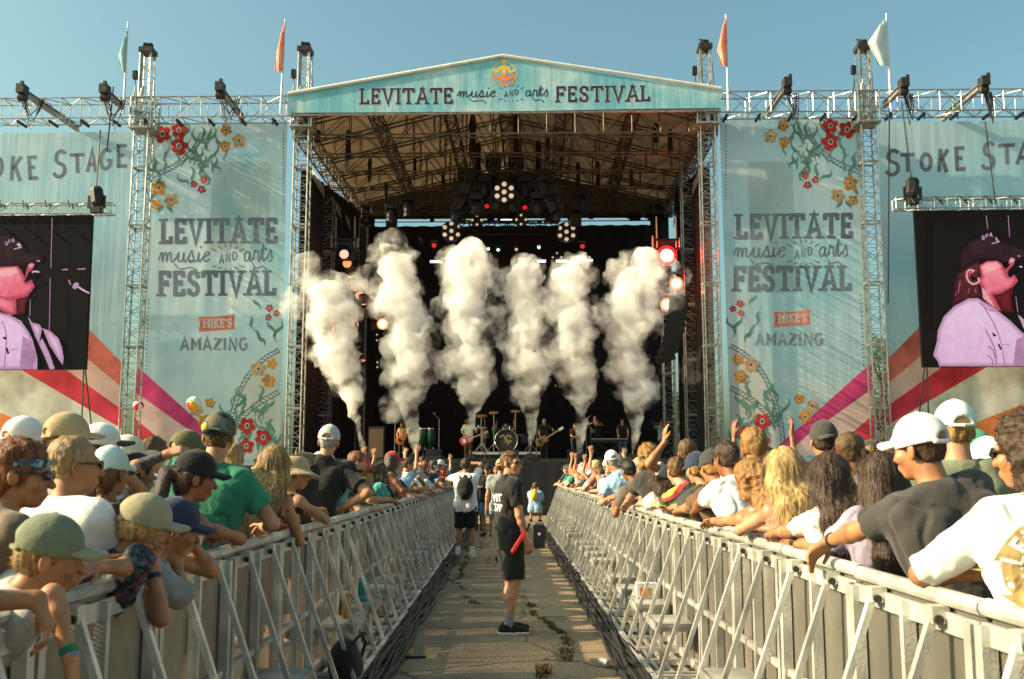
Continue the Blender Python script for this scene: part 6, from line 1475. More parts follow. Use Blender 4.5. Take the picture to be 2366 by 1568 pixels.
def add_part(name, VF, m, parent):
    V, F = VF
    if not len(F): return None
    o = link(name, np_mesh(name, V, F, m), parent); return o
def person(label, x, y, rz=0, h=1.75, z=0, vox=.010, group=None, top='tee', topm='white', bottom='shorts', bottomm='navy', hair='short', hairc='brown', hairL=.45, hat=None, hatm='navy', visorm=None, back=False, hole=True, glasses=False, skinc='fair', shoes=True, shoem='black', socks=None, beard=False, world=True, seed=0, stage=False, cat='person', eyes=False, **k):
    t = thing('person', label, cat, (x, y, z), R(rz), group, stage); sc = h/1.75; t.scale = (sc, sc, sc)
    inv = (Matrix.Translation((x, y, z)) @ Matrix.Rotation(R(rz), 4, 'Z') @ Matrix.Scale(sc, 4)).inverted()
    for c in 'lr':
        if c+'W' in k: k[c+'w'] = tuple(inv @ Vector(k.pop(c+'W')))
        if c+'E' in k: k[c+'e'] = tuple(inv @ Vector(k.pop(c+'E')))
        for u in ('hd', 'hn', 'h'):
            if c+u.upper() in k: k[c+u] = tuple(Matrix.Rotation(R(-rz), 3, 'Z') @ Vector(k.pop(c+u.upper())))
    f = Fig(**k); vb = vox/sc
    add_part('body', f.body(vb), skin(skinc), t)
    tm = lambda m: m if not isinstance(m, str) else cloth(m)
    if top != 'none': add_part({'tee': 'shirt', 'polo': 'polo_shirt', 'long': 'shirt', 'ruffle': 'blouse', 'tank': 'tank_top', 'crop': 'tank_top'}[top], f.top(top, vb*1.05, seed), tm(topm), t)
    if bottom != 'none': add_part({'shorts': 'shorts', 'minis': 'shorts', 'pants': 'trousers'}[bottom], f.bottom(bottom, vb*1.2), tm(bottomm), t)
    if shoes:
        for c in 'lr':
            a, b = f.shoe(c, vb); o = add_part('shoe', a, tm(shoem), t)
            if vox < .012: add_part('sole', b, M_SOLE, o)
            if socks: add_part('sock', f.sock(c, vb), tm(socks), t)
    if hair: add_part('hair', f.hair(hair, vb*.9, hairL, seed, bool(hat) and hat != 'visorband'), hairm(hairc), t)
    if beard: add_part('beard', f.hair('beard', vb*.9), hairm(hairc), t)
    if hat:
        a, b = f.hat(hat, vb*.9, back, hole); o = add_part({'cap': 'cap', 'bucket': 'bucket_hat', 'straw': 'sun_hat', 'wide': 'sun_hat', 'beanie': 'beanie', 'visorband': 'headband'}[hat], a, tm(hatm), t)
        if b is not None: add_part('visor', b, tm(visorm or hatm), o)
    if glasses: add_part('sunglasses', f.glasses(min(vb, .006)), M_LENS, t)
    elif eyes:
        for d in (-1, 1):
            S_ = Sdf().ell(f.H(d*.031, .086, .004), v3(.011, .011, .010), None, 0); o = add_part('eye', S_.mesh(.004), M_EYE, t); add_part('pupil', Sdf().ell(f.H(d*.031, .094, .004), v3(.006, .005, .006), None, 0).mesh(.003), M_LENS, o)
    return t, f
def band(t, f, c, m, name='wristband', at=.9, r=.034, wd=.02):
    a, e, w_ = f.arm[c]; p = e+(w_-e)*at; u = unit(w_-e)
    return add_part(name, Sdf().cap(p-u*wd, p+u*wd, r, r, clip=[(p+u*wd*.7, u), (p-u*wd*.7, -u)]).mesh(.006), m, t)
def decal(name, parent, target, strokes_fn, m, origin, direction, eps=.004):
    # lay flat print on a garment: vertices of strokes_fn's mesh are moved along `direction` onto the target mesh
    mb = MB(); strokes_fn(mb); me = target.data
    bvh = BVHTree.FromPolygons([v.co for v in me.vertices], [p.vertices[:] for p in me.polygons]); d = Vector(direction).normalized(); vs = []
    for v in mb.v:
        h = bvh.ray_cast(Vector(v)-d*.6, d)
        vs.append(tuple(h[0]-d*eps) if h[0] is not None else None)
    keep = [f for f in mb.f if all(vs[i] is not None for i in f)]
    mb.v = [v if v is not None else (0, 0, 0) for v in vs]; mb.mi = [0]*len(keep); mb.f = keep
    return mb.build(name, m, parent)

def hero(label, px, py, xh, rz, xr=None, **k):
    """A person whose head centre stands at lateral distance xh and is seen at column px, row py; the feet keep clear of the barricade."""
    Y = xh*FPX/(px-1170); zt_ = W(px, py, Y).z; sg = 1 if xh > 0 else -1
    xr = xr if xr is not None else sg*max(abs(xh), 1.86+max(0, k.get('girth', 1)-1)*.5)
    x, y, h = xr, Y, 1.75; L0, S0 = k.get('lean', 0), k.get('side', 0); ang = 0; P = dict(k)
    for it in range(7):
        lx, ly = math.cos(R(-rz))*-sg, math.sin(R(-rz))*-sg
        P = dict(k); P['lean'] = L0+ang*ly; P['side'] = S0+ang*lx
        sc = h/1.75
        for c in 'lr':
            P.pop(c+'W', None); P.pop(c+'E', None)
            for u in ('HD', 'HN', 'H'): P.pop(c+u, None)
        f = Fig(**{q: P[q] for q in P if q in ('sex', 'girth', 'hs', 'lean', 'side', 'twist', 'hy', 'hp', 'hr', 'hlean', 'shrug', 'hunch', 'pel')})
        hw = Matrix.Rotation(R(rz), 3, 'Z') @ Vector(f.hc*sc)+Vector((x, y, 0))
        y += Y-hw.y; h *= zt_/hw.z; ang += sg*(hw.x-xh)*70*(.9)
        ang = max(-25, min(45, ang))
    k['lean'] = P['lean']; k['side'] = P['side']
    return person(label, x, y, rz, h, **k)
# ------------------------------------------------------------------ people near the camera
RZW = RAILZ+.05
def rp(px, s, x=RAILX): return (s*x, x*FPX/abs(px-1170))          # a point along a rail seen at column px
A = dict
# left crowd
person('arm of a person out of frame resting on the left barricade, hand drooping', -1.95, 2.80, -45, 1.78, top='tank', topm='grey', skinc='tan', hair='short', rE=(-1.60, 2.88, 1.235), rW=(-1.385, 3.02, 1.225), rHD=(.38, .1, -.9), rHN=(-.3, -.3, -.9), rcurl=38, rH=(.3, -.6, -.8), lean=8, vox=.008)
t, f = hero('woman with braided auburn hair and teal scarf, sunglasses and taupe tee, at far left', 62, 1098, -1.76, -48, vox=.008, sex='f', girth=1.12, top='tee', topm='taupe', hair='braids', hairc='auburn', hat='visorband', hatm=pattern('scarf_print', [(.10, .32, .36), (.02, .03, .05), (.30, .45, .45), (.04, .10, .14)], 60), glasses=True, skinc='tan', lean=10, hy=-28, lW=(-1.62, 4.1, 1.24), rW=(-1.6, 3.45, 1.24))
t, f = hero('boy in a sage green cap leaning on the left barricade with one arm hanging down', 140, 1290, -1.5, -62, vox=.007, hs=1.1, girth=.92, top='tee', slv=.42, topm='lightgrey', hair='short', hairc='darkblonde', hat='cap', hatm='sage', visorm='khaki', skinc='tan', lean=14, hy=-6, hp=4, rE=(-1.42, 3.20, 1.215), rW=(-1.33, 3.15, 1.03), rHD=(.12, 0, -1), rHN=(-1, 0, 0), rcurl=42, lW=(-1.62, 3.6, 1.20), seed=3)
band(t, f, 'r', cloth('green'), 'wristband', .86, .032); band(t, f, 'r', cloth('blue'), 'wristband', .97, .031, .012)
t, f = hero('boy in a khaki cap and dark floral shirt with both arms over the left barricade', 350, 1222, -1.5, -58, vox=.007, hs=1.08, girth=.93, top='tee', topm=pattern('floral_print', [(.012, .012, .02), (.02, .03, .05), (.16, .03, .05), (.05, .12, .12), (.015, .015, .02)], 34), hair='short', hairc='blonde', hat='cap', hatm='khaki', skinc='tan', lean=16, hy=-10, hp=0, rE=(-1.47, 4.02, 1.225), rW=(-1.52, 3.76, 1.25), lE=(-1.40, 4.15, 1.01), lW=(-1.455, 4.20, 1.20), lHD=(-.2, -.1, 1), rHD=(-.3, -1, -.15), lcurl=60, seed=4)
band(t, f, 'l', mat('watch_black', (.02, .02, .03), .4, 0, 0), 'watch', .85, .031)
t, f = hero('boy in a navy cap and grey tee elbows over the left barricade, hand on face', 420, 1225, -1.48, -50, vox=.007, hs=1.08, girth=.92, top='tee', topm='grey', hair='short', hairc='brown', hat='cap', hatm='navy', skinc='tan', lean=14, hy=-12, rE=(-1.44, 4.52, 1.06), rW=(-1.47, 4.55, 1.19), rHD=(-.2, 0, 1), lE=(-1.40, 4.84, 1.13), lW=(-1.47, 4.72, 1.28), lHD=(-.3, -.2, 1), lcurl=60, rcurl=60, seed=5)
decal_t = t
hero('man with short sandy hair, dark sunglasses and a bright white tee, at far left', 182, 1078, -1.82, -22, vox=.008, top='tee', topm='white', hair='crop', hairc='sandy', glasses=True, skinc='tan', hy=-32, hp=2, lean=4, lW=(-1.62, 4.9, 1.24), rW=(-1.58, 4.55, 1.24), seed=6)
hero('person in a mint white cap with a ponytail behind the man in the white tee', 265, 1095, -2.05, -12, vox=.010, sex='f', top='tank', topm='charcoal', hair='ponytail', hairc='brown', hat='cap', hatm='mint', skinc='tan', hy=-6, seed=7)
t, f = hero('bare-armed person behind the boys stretching a tattooed forearm forward', 330, 1095, -2.3, -35, vox=.010, top='tank', topm='cream', hair='short', hairc='black', skinc='fair', hy=-10, rE=(-2.26, 5.95, 1.60), rW=(-2.03, 6.0, 1.70), rHD=(1, .1, .3), rcurl=40)
a, e, w_ = f.arm['r']; add_part('tattoo', Sdf().cap(e+(w_-e)*.05, w_, .0435, .0285, clip=[(e+(w_-e)*.92, unit(w_-e))]).mesh(.008), mat('tattoo_ink', (.10, .085, .085), .6, 0, .5, 40), t)
hero('woman in a black cap and white vest leaning a bare arm on the left barricade', 460, 1105, -1.62, -32, vox=.008, sex='f', top='tank', topm='cream', hair='ponytail', hairc='darkbrown', hat='cap', hatm='black', skinc='bronze', hy=-30, hp=-4, lean=8, rE=(-1.50, 5.72, 1.22), rW=(-1.55, 5.48, 1.25), rHD=(-.5, -.5, 0), lW=(-1.66, 5.7, 1.24), seed=8)
t, f = hero('tall man in a green tee and camouflage cap with a yellow patch', 510, 1012, -1.8, -4, vox=.008, girth=1.1, top='tee', topm='green', hair='crop', hairc='brown', hat='cap', back=True, visorm='black', hatm=pattern('camo_print', [(.02, .03, .03), (.05, .12, .10), (.12, .09, .05), (.02, .05, .05), (.16, .16, .12)], 26), skinc='fair', hy=4, lW=(-2.0, 6.5, 1.12), rW=(-1.56, 6.55, 1.24), rH=(1, -.4, -1), seed=9)
add_part('patch', Sdf().ell(f.H(-.055, -.098, .055), v3(.026, .014, .026), f.HR @ rotm('Z', -32), 0).mesh(.006), cloth('yellow'), t)
hero('woman with very long golden hair, half tied up, in a black top', 642, 1075, -1.64, -8, vox=.008, sex='f', top='tank', topm='black', hair='halfup', hairc='darkblonde', hairL=.62, skinc='tan', hy=-4, lean=3, lW=(-1.72, 7.4, 1.2), rW=(-1.54, 7.4, 1.24), seed=10)
t, f = hero('person in a tan straw sun hat with a bare shoulder at the left barricade', 690, 1095, -1.66, -38, vox=.009, sex='f', top='tank', topm='black', hair='short', hairc='sandy', hat='straw', hatm='tan', skinc='fair', hy=-22, lean=10, rW=(-1.50, 8.25, 1.24), rH=(1, -.7, -.6), rHD=(-.6, .8, 0), lW=(-1.55, 8.6, 1.24), seed=11)
add_part('bag_strap', Sdf().chain([f.che+v3(.11, -.11, .09), f.che+v3(.12, -.12, 0), f.wai+v3(.10, -.11, 0)], [.016]*3, .005).mesh(.009), cloth('yellow'), t)
hero('very tall man in a grey cap and black polo shirt seen from behind', 762, 1022, -1.74, 0, vox=.009, girth=1.12, top='polo', topm='black', hair='crop', hairc='grey', hat='cap', hatm='lightgrey', back=False, hole=True, skinc='fair', rW=(-1.56, 9.8, 1.26), rH=(1, -.5, -.4), seed=12)
# right crowd
t, f = hero('broad man in a white cap and charcoal tee resting his forearm on the right barricade', 2122, 1040, 1.76, 14, vox=.007, girth=1.14, top='tee', topm='charcoal', hair='crop', hairc='darkbrown', hat='cap', hatm='white', skinc='tan', hy=22, hp=-2, lean=5, shrug=(.0, .0), lW=(1.47, 4.86, 1.235), lH=(-.8, -.6, -.3), lHD=(-.75, .3, -.65), lHN=(-.5, -.2, -1), lcurl=30, rW=(2.0, 4.6, 1.15), rH=(.5, -1, -.6), seed=13)
band(t, f, 'l', mat('watch_black', (.02, .02, .03), .4, 0, 0), 'watch', .9, .034, .016)
t, f = hero('man with curly dark hair, white tee with a round print, at far right', 2372, 1048, 1.80, 0, xr=1.87, vox=.007, girth=1.12, top='tee', topm='white', hair='curly', hairc='darkbrown', hairL=.1, skinc='tan', glasses=True, hy=38, lean=7, slv=1.22, lE=(1.52, 3.72, 1.225), lW=(1.72, 3.62, 1.24), lHD=(1, -.2, 0), rW=(2.05, 3.7, 1.2), seed=14)
sh2 = [o for o in t.children if o.name.startswith('shirt')][0]
def badge(which):
    def fn_(mb):
        fn = lambda u, v, w=0: Vector((u-.105, -.5, 1.255+v))
        def ringp(r0, r1, a0, a1, n=40):
            for i in range(n):
                b0, b1 = R(a0+(a1-a0)*i/n), R(a0+(a1-a0)*(i+1)/n); k_ = 4
                for j in range(k_):
                    ra, rb_ = r0+(r1-r0)*j/k_, r0+(r1-r0)*(j+1)/k_
                    mb.add([fn(ra*math.cos(b0), ra*math.sin(b0)), fn(rb_*math.cos(b0), rb_*math.sin(b0)), fn(rb_*math.cos(b1), rb_*math.sin(b1)), fn(ra*math.cos(b1), ra*math.sin(b1))], [(0, 1, 2, 3)])
        if which == 0: ringp(.085, .155, 0, 360); ringp(.0, .06, 200, 380)
        elif which == 1: ringp(.0, .078, -30, 190)
        else:
            for i, ch in enumerate('LEVITATE'):
                a = R(165-i*21.5); ca, sa = math.cos(a), math.sin(a)
                for pl in (GL[ch][1][:4] if ch == 'E' else GL[ch][1][:2]):
                    pp = [((u-.5)*.036, (v-.5)*.050) for u, v in pl]; dd = []
                    for A_, B_ in zip(pp[:-1], pp[1:]): dd += [(A_[0]+(B_[0]-A_[0])*q/3, A_[1]+(B_[1]-A_[1])*q/3) for q in range(3)]
                    dd.append(pp[-1]); stroke(mb, [(.120*ca+x*sa+y*ca, .120*sa-x*ca+y*sa) for x, y in dd], .010, fn)
            for i in range(26):
                a = R(i*13.85); stroke(mb, [(.092*math.cos(a), .092*math.sin(a)), (.096*math.cos(a), .096*math.sin(a))], .008, fn)
    return fn_
decal('shirt_print', t, sh2, badge(0), mat('print_gold', (.32, .23, .09), .8, 0, .2, 20), None, (0, 1, 0), .004)
decal('shirt_print', t, sh2, badge(1), mat('print_teal', (.25, .38, .24), .8, 0, .3, 20, c2=(.45, .33, .10)), None, (0, 1, 0), .006)
decal('lettering', t, sh2, badge(2), mat('white_print_ink', (.78, .77, .74), .7, 0, 0), None, (0, 1, 0), .008)
hero('woman with long straight dark brown hair between the white-capped man and the rail', 2025, 1105, 1.82, 8, vox=.008, sex='f', top='tee', topm='lilac', hair='long', hairc='darkbrown', hairL=.40, skinc='tan', hy=10, lW=(1.56, 5.3, 1.22), rW=(1.9, 5.3, 1.2), seed=15)
hero('woman with wavy dark hair in a white ruffled blouse at the right barricade', 1905, 1105, 1.7, 12, vox=.008, sex='f', top='ruffle', topm='white', hair='wavy', hairc='darkbrown', hairL=.22, skinc='tan', hy=14, lean=5, lW=(1.52, 5.85, 1.24), lH=(-1, -.6, -.5), rW=(1.62, 5.7, 1.24), seed=16)
hero('woman with long wavy bright blonde hair at the right barricade', 1805, 1085, 1.68, 10, vox=.008, sex='f', top='tank', topm='coral', hair='wavy', hairc='blonde', hairL=.52, skinc='fair', hy=8, lean=4, lW=(1.52, 6.5, 1.24), lH=(-1, -.7, -.5), rW=(1.58, 6.4, 1.24), seed=17)
t, f = hero('woman with curly golden brown hair, headband and bare back leaning on the right barricade', 1728, 1112, 1.63, 22, vox=.008, sex='f', top='crop', topm='white', hair='curly', hairc='goldbrown', hairL=.36, hat='visorband', hatm='maroon', skinc='tan', hy=12, lean=14, hunch=1, lW=(1.46, 7.35, 1.235), lH=(-.9, -.7, -.2), rW=(1.5, 7.2, 1.24), seed=18)
hero('tall person with golden brown bowl-cut hair behind the curly-haired woman', 1738, 1032, 1.98, 4, vox=.009, top='tee', topm='cream', hair='bowl', hairc='goldbrown', skinc='tan', seed=19)
hero('man with short dark hair in a bright white tee at the right barricade', 1675, 1062, 1.68, 22, vox=.009, top='tee', topm='white', hair='short', hairc='darkbrown', skinc='bronze', lean=16, hy=0, lW=(1.5, 8.3, 1.24), lH=(-1, -.6, -.3), rW=(1.6, 8.3, 1.24), seed=20)
hero('person in a black cap and brown top bent over the right barricade', 1640, 1082, 1.66, 26, vox=.009, top='tee', topm='brown', hair='short', hairc='goldbrown', hat='cap', hatm='charcoal', skinc='tan', lean=20, hy=-10, lW=(1.42, 8.8, 1.22), rW=(1.5, 8.7, 1.24), seed=21)
hero('person in a charcoal tee with fair hair at the right barricade beside the striped shirt', 1606, 1085, 1.62, 24, vox=.010, sex='f', top='tee', topm='charcoal', hair='short', hairc='goldbrown', hat='cap', hatm='navy', skinc='fair', lean=14, hy=-4, lW=(1.44, 9.4, 1.22), rW=(1.5, 9.3, 1.24), seed=22)
hero('person in a green, yellow and red striped shirt reaching along the right barricade', 1560, 1090, 1.58, 28, vox=.010, top='tee', topm=stripes('rasta_stripes', [(.02, .02, .02), (.40, .28, .04), (.03, .16, .04), (.02, .02, .02), (.45, .04, .03), (.5, .36, .06)], 7, (0, R(35), 0)), hair='short', hairc='brown', skinc='pale', lean=24, hy=-16, lW=(1.40, 10.2, 1.22), rW=(1.44, 10.0, 1.24), seed=23)
hero('man in a light grey tee with brown hair, one hand raised, right crowd', 1585, 1048, 1.88, 4, vox=.010, top='tee', topm='lightgrey', hair='tousled', hairc='brown', skinc='tan', lW=(1.62, 10.2, 1.9), lHD=(0, 0, 1), lH=(-1, -.3, -.5), lcurl=20, seed=24)
hero('person with long dark brown hair in a white tee bent over the right barricade', 1515, 1098, 1.56, 26, vox=.010, sex='f', top='tee', topm='white', hair='wavy', hairc='darkbrown', hairL=.30, skinc='pale', lean=18, hy=-8, lW=(1.4, 11.2, 1.22), rW=(1.45, 11, 1.24), seed=25)
hero('man with curly blond hair in a black shirt leaning on the right barricade', 1495, 1058, 1.64, 22, vox=.010, top='tee', topm='charcoal', hair='curly', hairc='goldbrown', hairL=.1, skinc='fair', lean=14, lW=(1.42, 12.0, 1.22), rW=(1.5, 11.9, 1.24), seed=26)
hero('dark-haired person in an olive shirt, arm over the right barricade', 1450, 1088, 1.55, 24, vox=.011, top='tee', topm='taupe', hair='short', hairc='black', skinc='bronze', lean=16, lW=(1.38, 12.9, 1.2), rW=(1.45, 12.7, 1.24), seed=27)
hero('man in a white cap and sky blue tee with a thin strap across his back', 1413, 1066, 1.56, 12, vox=.011, girth=1.12, top='tee', topm='skyblue', hair='crop', hairc='grey', hat='cap', hatm='white', back=False, skinc='fair', lean=5, lW=(1.46, 14.3, 1.22), seed=28)
# second row, seen between the heads
hero('person in a tan cap right behind the sandy-haired man', 165, 1022, -2.35, -25, vox=.011, top='tee', topm='grey', hair='short', hairc='brown', hat='cap', hatm='tan', skinc='fair', hy=-20, seed=30)
hero('person in a white cap between braided woman and sandy-haired man', 65, 1027, -2.75, -20, vox=.011, top='tee', topm='navy', hair='short', hairc='brown', hat='cap', hatm='white', skinc='fair', hy=-10, seed=31)
hero('person in a pale cap with dark visor right of the sandy-haired man', 243, 1037, -2.5, -40, vox=.011, top='tee', topm='white', hair='short', hairc='brown', hat='cap', hatm='white', visorm='charcoal', skinc='fair', hy=-20, seed=32)
hero('person in a cream cap and sunglasses left of the tattooed forearm', 305, 1057, -2.6, -30, vox=.011, top='tee', topm='cream', hair='short', hairc='brown', hat='cap', hatm='cream', glasses=True, skinc='fair', hy=-35, seed=33)
hero('person with short brown hair right above the tattooed forearm', 362, 1052, -2.6, -10, vox=.011, top='tee', topm='white', hair='short', hairc='brown', skinc='fair', seed=34)
hero('person in an olive cap beside the man in the green tee', 440, 1046, -2.2, -25, vox=.011, top='tee', topm='mint', hair='short', hairc='brown', hat='cap', hatm='olive', skinc='tan', hy=-20, seed=35)
hero('tall person in a black cap with pale lettering behind the blonde woman', 1900, 1022, 2.38, 6, vox=.011, top='tee', topm='navy', hair='short', hairc='darkbrown', hat='cap', hatm='charcoal', back=True, skinc='tan', hy=170 if False else -8, seed=36)
hero('person with short brown hair and sunglasses behind the dark-haired woman', 1965, 1047, 2.2, -20, vox=.011, top='tee', topm='grey', hair='crop', hairc='brown', glasses=True, skinc='tan', hy=-30, seed=37)
hero('person in a lilac grey cap left of the white-capped man', 2085, 1047, 2.75, 4, vox=.011, top='tee', topm='lilac', hair='curly', hairc='darkbrown', hairL=.1, hat='cap', hatm='lilac', skinc='tan', seed=38)
hero('person in a pale teal cap and teal shirt right behind the white-capped man', 2205, 998, 2.32, -4, vox=.010, girth=1.1, top='tee', topm='sage', hair='crop', hairc='darkblonde', hat='cap', hatm='mint', skinc='fair', seed=39)
hero('person in a white cap near the right edge behind the curly-haired man', 2275, 1072, 2.65, 0, vox=.011, top='tee', topm='navy', hair='short', hairc='black', hat='cap', hatm='white', skinc='tan', seed=40)
hero('person in a green cap near the right edge behind the teal shirt', 2250, 1048, 3.05, 0, vox=.011, top='tee', topm='brown', hair='short', hairc='brown', hat='cap', hatm='green', skinc='tan', seed=41)

# ------------------------------------------------------------------ people in the aisle
c = G(1172, 1462)
st, sf = person('staff member in a black shirt lettered EVENT STAFF, black shorts', c.x+.02, c.y, -70, 1.80, vox=.007, top='polo', topm='black', bottom='shorts', bottomm='black', hair='quiff', hairc='brown', glasses=True, skinc='fair', shoem='black', socks='grey', hy=-52, hp=2, twist=0,
    legs={'l': [(-.092, 0, .90), (-.075, .045, .49), (-.05, .02, .085)], 'r': [(.092, 0, .90), (.10, .02, .49), (.10, -.05, .085)]}, foot={'l': 0, 'r': -12}, rw=(.235, .10, .86), rh=(.3, -1, 0), rhd=(-.05, .25, -1), rhn=(-1, 0, 0), rcurl=35, lw=(-.25, .15, .95), lh=(-.3, -1, 0), seed=50)
shirt = [o for o in st.children if o.name.startswith('polo_shirt')][0]
def evt(mb):
    fn = lambda u, v, w=0: Vector((u, -.45, v))
    def line(text, x0, x1, zb, ht):
        tot = sum(GL[c][0]+.12 for c in text)-.12; k = (x1-x0)/tot; x = x0
        for ch in text:
            wg, stt, _, _ = GL[ch]
            for pl in (stt[:4] if ch in 'EF' else stt[:2] if ch == 'T' else stt[:1] if ch == 'S' else stt):
                pp = [(x+u*wg*k, zb+v*ht) for u, v in pl]; dd = []
                for a, b in zip(pp[:-1], pp[1:]): dd += [(a[0]+(b[0]-a[0])*i/4, a[1]+(b[1]-a[1])*i/4) for i in range(4)]
                stroke(mb, dd+[pp[-1]], .017, fn)
            x += (wg+.12)*k
    line('EVENT', -.145, .145, 1.262, .070); line('STAFF', -.135, .135, 1.165, .070)
decal('lettering', st, shirt, evt, mat('white_print_ink', (.78, .77, .74), .7, 0, 0), None, (0, 1, 0))
# red wand
p0 = st.matrix_basis @ Vector((.20, .06, .90)); wd_ = Vector(W(1216, 1224, c.y-.2))-Vector(W(1183, 1277, c.y-.24))
b = Vector(W(1182, 1277, c.y-.27)); wt = thing('light_wand', 'translucent red light wand hanging at the hip of the staff member', 'light wand', b)
MB().lathe((0, 0, 0), [(.012, 0), (.021, .015), (.021, .24), (.012, .26)], 12, rot=Vector(wd_).to_track_quat('Z', 'Y').to_matrix()).build('wand_tube', mat('red_plastic', (.75, .03, .015), .3, 0, 0, emit=(.8, .02, .01), es=.15), wt, True)
MB().lathe(Vector(wd_).normalized()*.258, [(.018, 0), (.018, .07), (.012, .08)], 12, rot=Vector(wd_).to_track_quat('Z', 'Y').to_matrix()).build('handle', M_BLACKP, wt, True)
c = G(1075, 1287)
bt, bf = person('man in a white tee, black shorts and black backpack, one arm raised, in the aisle', c.x, c.y, -6, 1.83, vox=.011, top='tee', topm='white', bottom='shorts', bottomm='black', hair='tousled', hairc='darkbrown', skinc='tan', shoem='cream', socks='white', rw=(.02, .22, 1.68), rh=(1, -.2, .1), rhd=(-1, .2, 0), lw=(-.16, .30, 1.50), lh=(-1, -.2, -.5), hy=-6, stance=.03, seed=51)
bp = thing('backpack', 'black backpack on the back of the man in the white tee in the aisle', 'backpack', bt.location, R(-6)); sc = 1.83/1.75
S_ = Sdf().ell((0.02, -.20, 1.22), (.15, .10, .21), k=.02).ell((0.02, -.26, 1.14), (.11, .07, .10), k=.03).cap((.02, -.18, 1.40), (.02, -.2, 1.44), .03, k=.02); V, F = S_.mesh(.012); add_part('bag', (V*sc, F), cloth('black'), bp)
for d in (-1, 1):
    V, F = Sdf().chain([(d*.09+.01, -.12, 1.40), (d*.12, -.02, 1.475), (d*.125, .10, 1.38), (d*.12, .10, 1.2)], [.02]*4, .01).mesh(.012); add_part('strap', (V*sc, F), cloth('charcoal'), bp)
person('man in a beige cap and grey shirt half hidden behind the staff member', -.10, 18.0, -12, 1.80, vox=.012, top='tee', topm='grey', bottom='shorts', bottomm='charcoal', hair='short', hairc='brown', hat='cap', hatm='tan', skinc='fair', hy=-10, girth=.85, legs={'l': [(-.07, 0, .90), (-.045, .03, .49), (-.04, -.02, .085)], 'r': [(.07, 0, .90), (.045, .03, .49), (.04, -.02, .085)]}, seed=52)
cx = W(1127, 1100, 25)
ph, pf = person('photographer in black holding a camera at his chest near the end of the aisle', cx.x, 25, 165, 1.76, vox=.013, top='tee', topm='black', bottom='shorts', bottomm='denim', hair='short', hairc='brown', skinc='tan', hat='cap', hatm='black', rw=(.06, .30, 1.25), lw=(-.06, .30, 1.22), rh=(1, -.5, -1), lh=(-1, -.5, -1), seed=53)
c0 = ph.matrix_basis @ Vector((0, .36, 1.28)); ct = thing('camera', 'black camera with a big lens held by the photographer in black', 'camera', c0, R(165))
MB().box((0, 0, 0), (.15, .08, .11)).box((0, 0, .07), (.06, .06, .05)).build('camera_body', M_BLACKP, ct); MB().lathe((0, .04, 0), [(.05, 0), (.055, .12), (.06, .2), (.045, .2)], 14, 'y').build('lens', M_BLACKP, ct)
cx = W(1143, 1100, 26.5); person('person in maroon and grey with a white strap among the photographers', cx.x+.05, 26.5, 175, 1.72, vox=.013, top='tee', topm='maroon', bottom='pants', bottomm='charcoal', hair='short', hairc='goldbrown', skinc='tan', seed=54)
cx = W(1160, 1100, 28); person('photographer with fair hair wearing a black vest over a white shirt', cx.x, 28, 150, 1.80, vox=.013, top='tee', topm='black', bottom='shorts', bottomm='charcoal', hair='short', hairc='goldbrown', skinc='fair', rw=(.1, .3, 1.2), lw=(-.1, .3, 1.2), seed=55)
cx = W(1107, 1100, 27.5); person('person in dark clothes at the end of the left barricade', cx.x, 27.5, 160, 1.70, vox=.013, top='tee', topm='navy', bottom='pants', bottomm='black', hair='short', hairc='brown', skinc='tan', seed=56)
c = G(1236, 1206)
kt, kf = person('crouching photographer with a yellow backpack at the right of the aisle', c.x, c.y, -10, 1.75, vox=.012, top='tee', topm='skyblue', bottom='shorts', bottomm='sage', hair='tousled', hairc='brown', skinc='tan', pel=(0, -.05, -.50), lean=16, hy=-20, legs={'l': [(-.09, -.05, .42), (-.16, .33, .50), (-.14, .05, .085)], 'r': [(.09, -.05, .42), (.18, .33, .46), (.15, .0, .085)]}, rw=(.12, .42, .85), lw=(-.1, .42, .82), seed=57)
bp = thing('backpack', 'yellow backpack worn by the crouching photographer', 'backpack', kt.location, R(-10))
add_part('bag', Sdf().ell((0, -.17, .85), (.13, .10, .19), rotm('X', -16), .02).ell((0, -.25, .80), (.10, .06, .10), k=.03).mesh(.012), cloth('yellow'), bp); add_part('strap', Sdf().chain([(-.10, -.1, 1.0), (-.10, .02, 1.06), (-.11, .12, .95)], [.02]*3, .01).mesh(.012), cloth('tan'), bp); add_part('strap', Sdf().chain([(.10, -.1, 1.0), (.10, .02, 1.06), (.11, .12, .95)], [.02]*3, .01).mesh(.012), cloth('tan'), bp)
# ------------------------------------------------------------------ the crowd behind the first rows
PROTO = []
def proto(pose, hairs, top, hats=(), fem=False, bottom='shorts', **k):
    k.setdefault('sex', 'f' if fem else 'm'); f = Fig(**k); vx = .0135; P = {'pose': pose, 'fem': fem, 'top': top, 'hairs': list(hairs), 'hats': list(hats)}
    mk = lambda nm, VF, m=None: np_mesh(nm, VF[0], VF[1], m or M_BLACK)
    P['parts'] = [('body', mk('body', f.body(vx)), 'skin'), ({'tee': 'shirt', 'tank': 'tank_top'}[top], mk('shirt', f.top(top, vx)), 'top'), ('shorts', mk('shorts', f.bottom(bottom, .018)), 'bot')]
    for c in 'lr': P['parts'].append(('shoe', mk('shoe', f.shoe(c, .014)[0]), 'shoe'))
    P['hair'] = {h: mk('hair', f.hair(h, vx, .36, 3)) for h in hairs}
    P['hat'] = {}
    for h in hats:
        a, b = f.hat(h.replace('_back', ''), vx, h.endswith('_back')); P['hat'][h] = (mk('hat', a), mk('visor', b) if b is not None else None)
    PROTO.append(P); return P
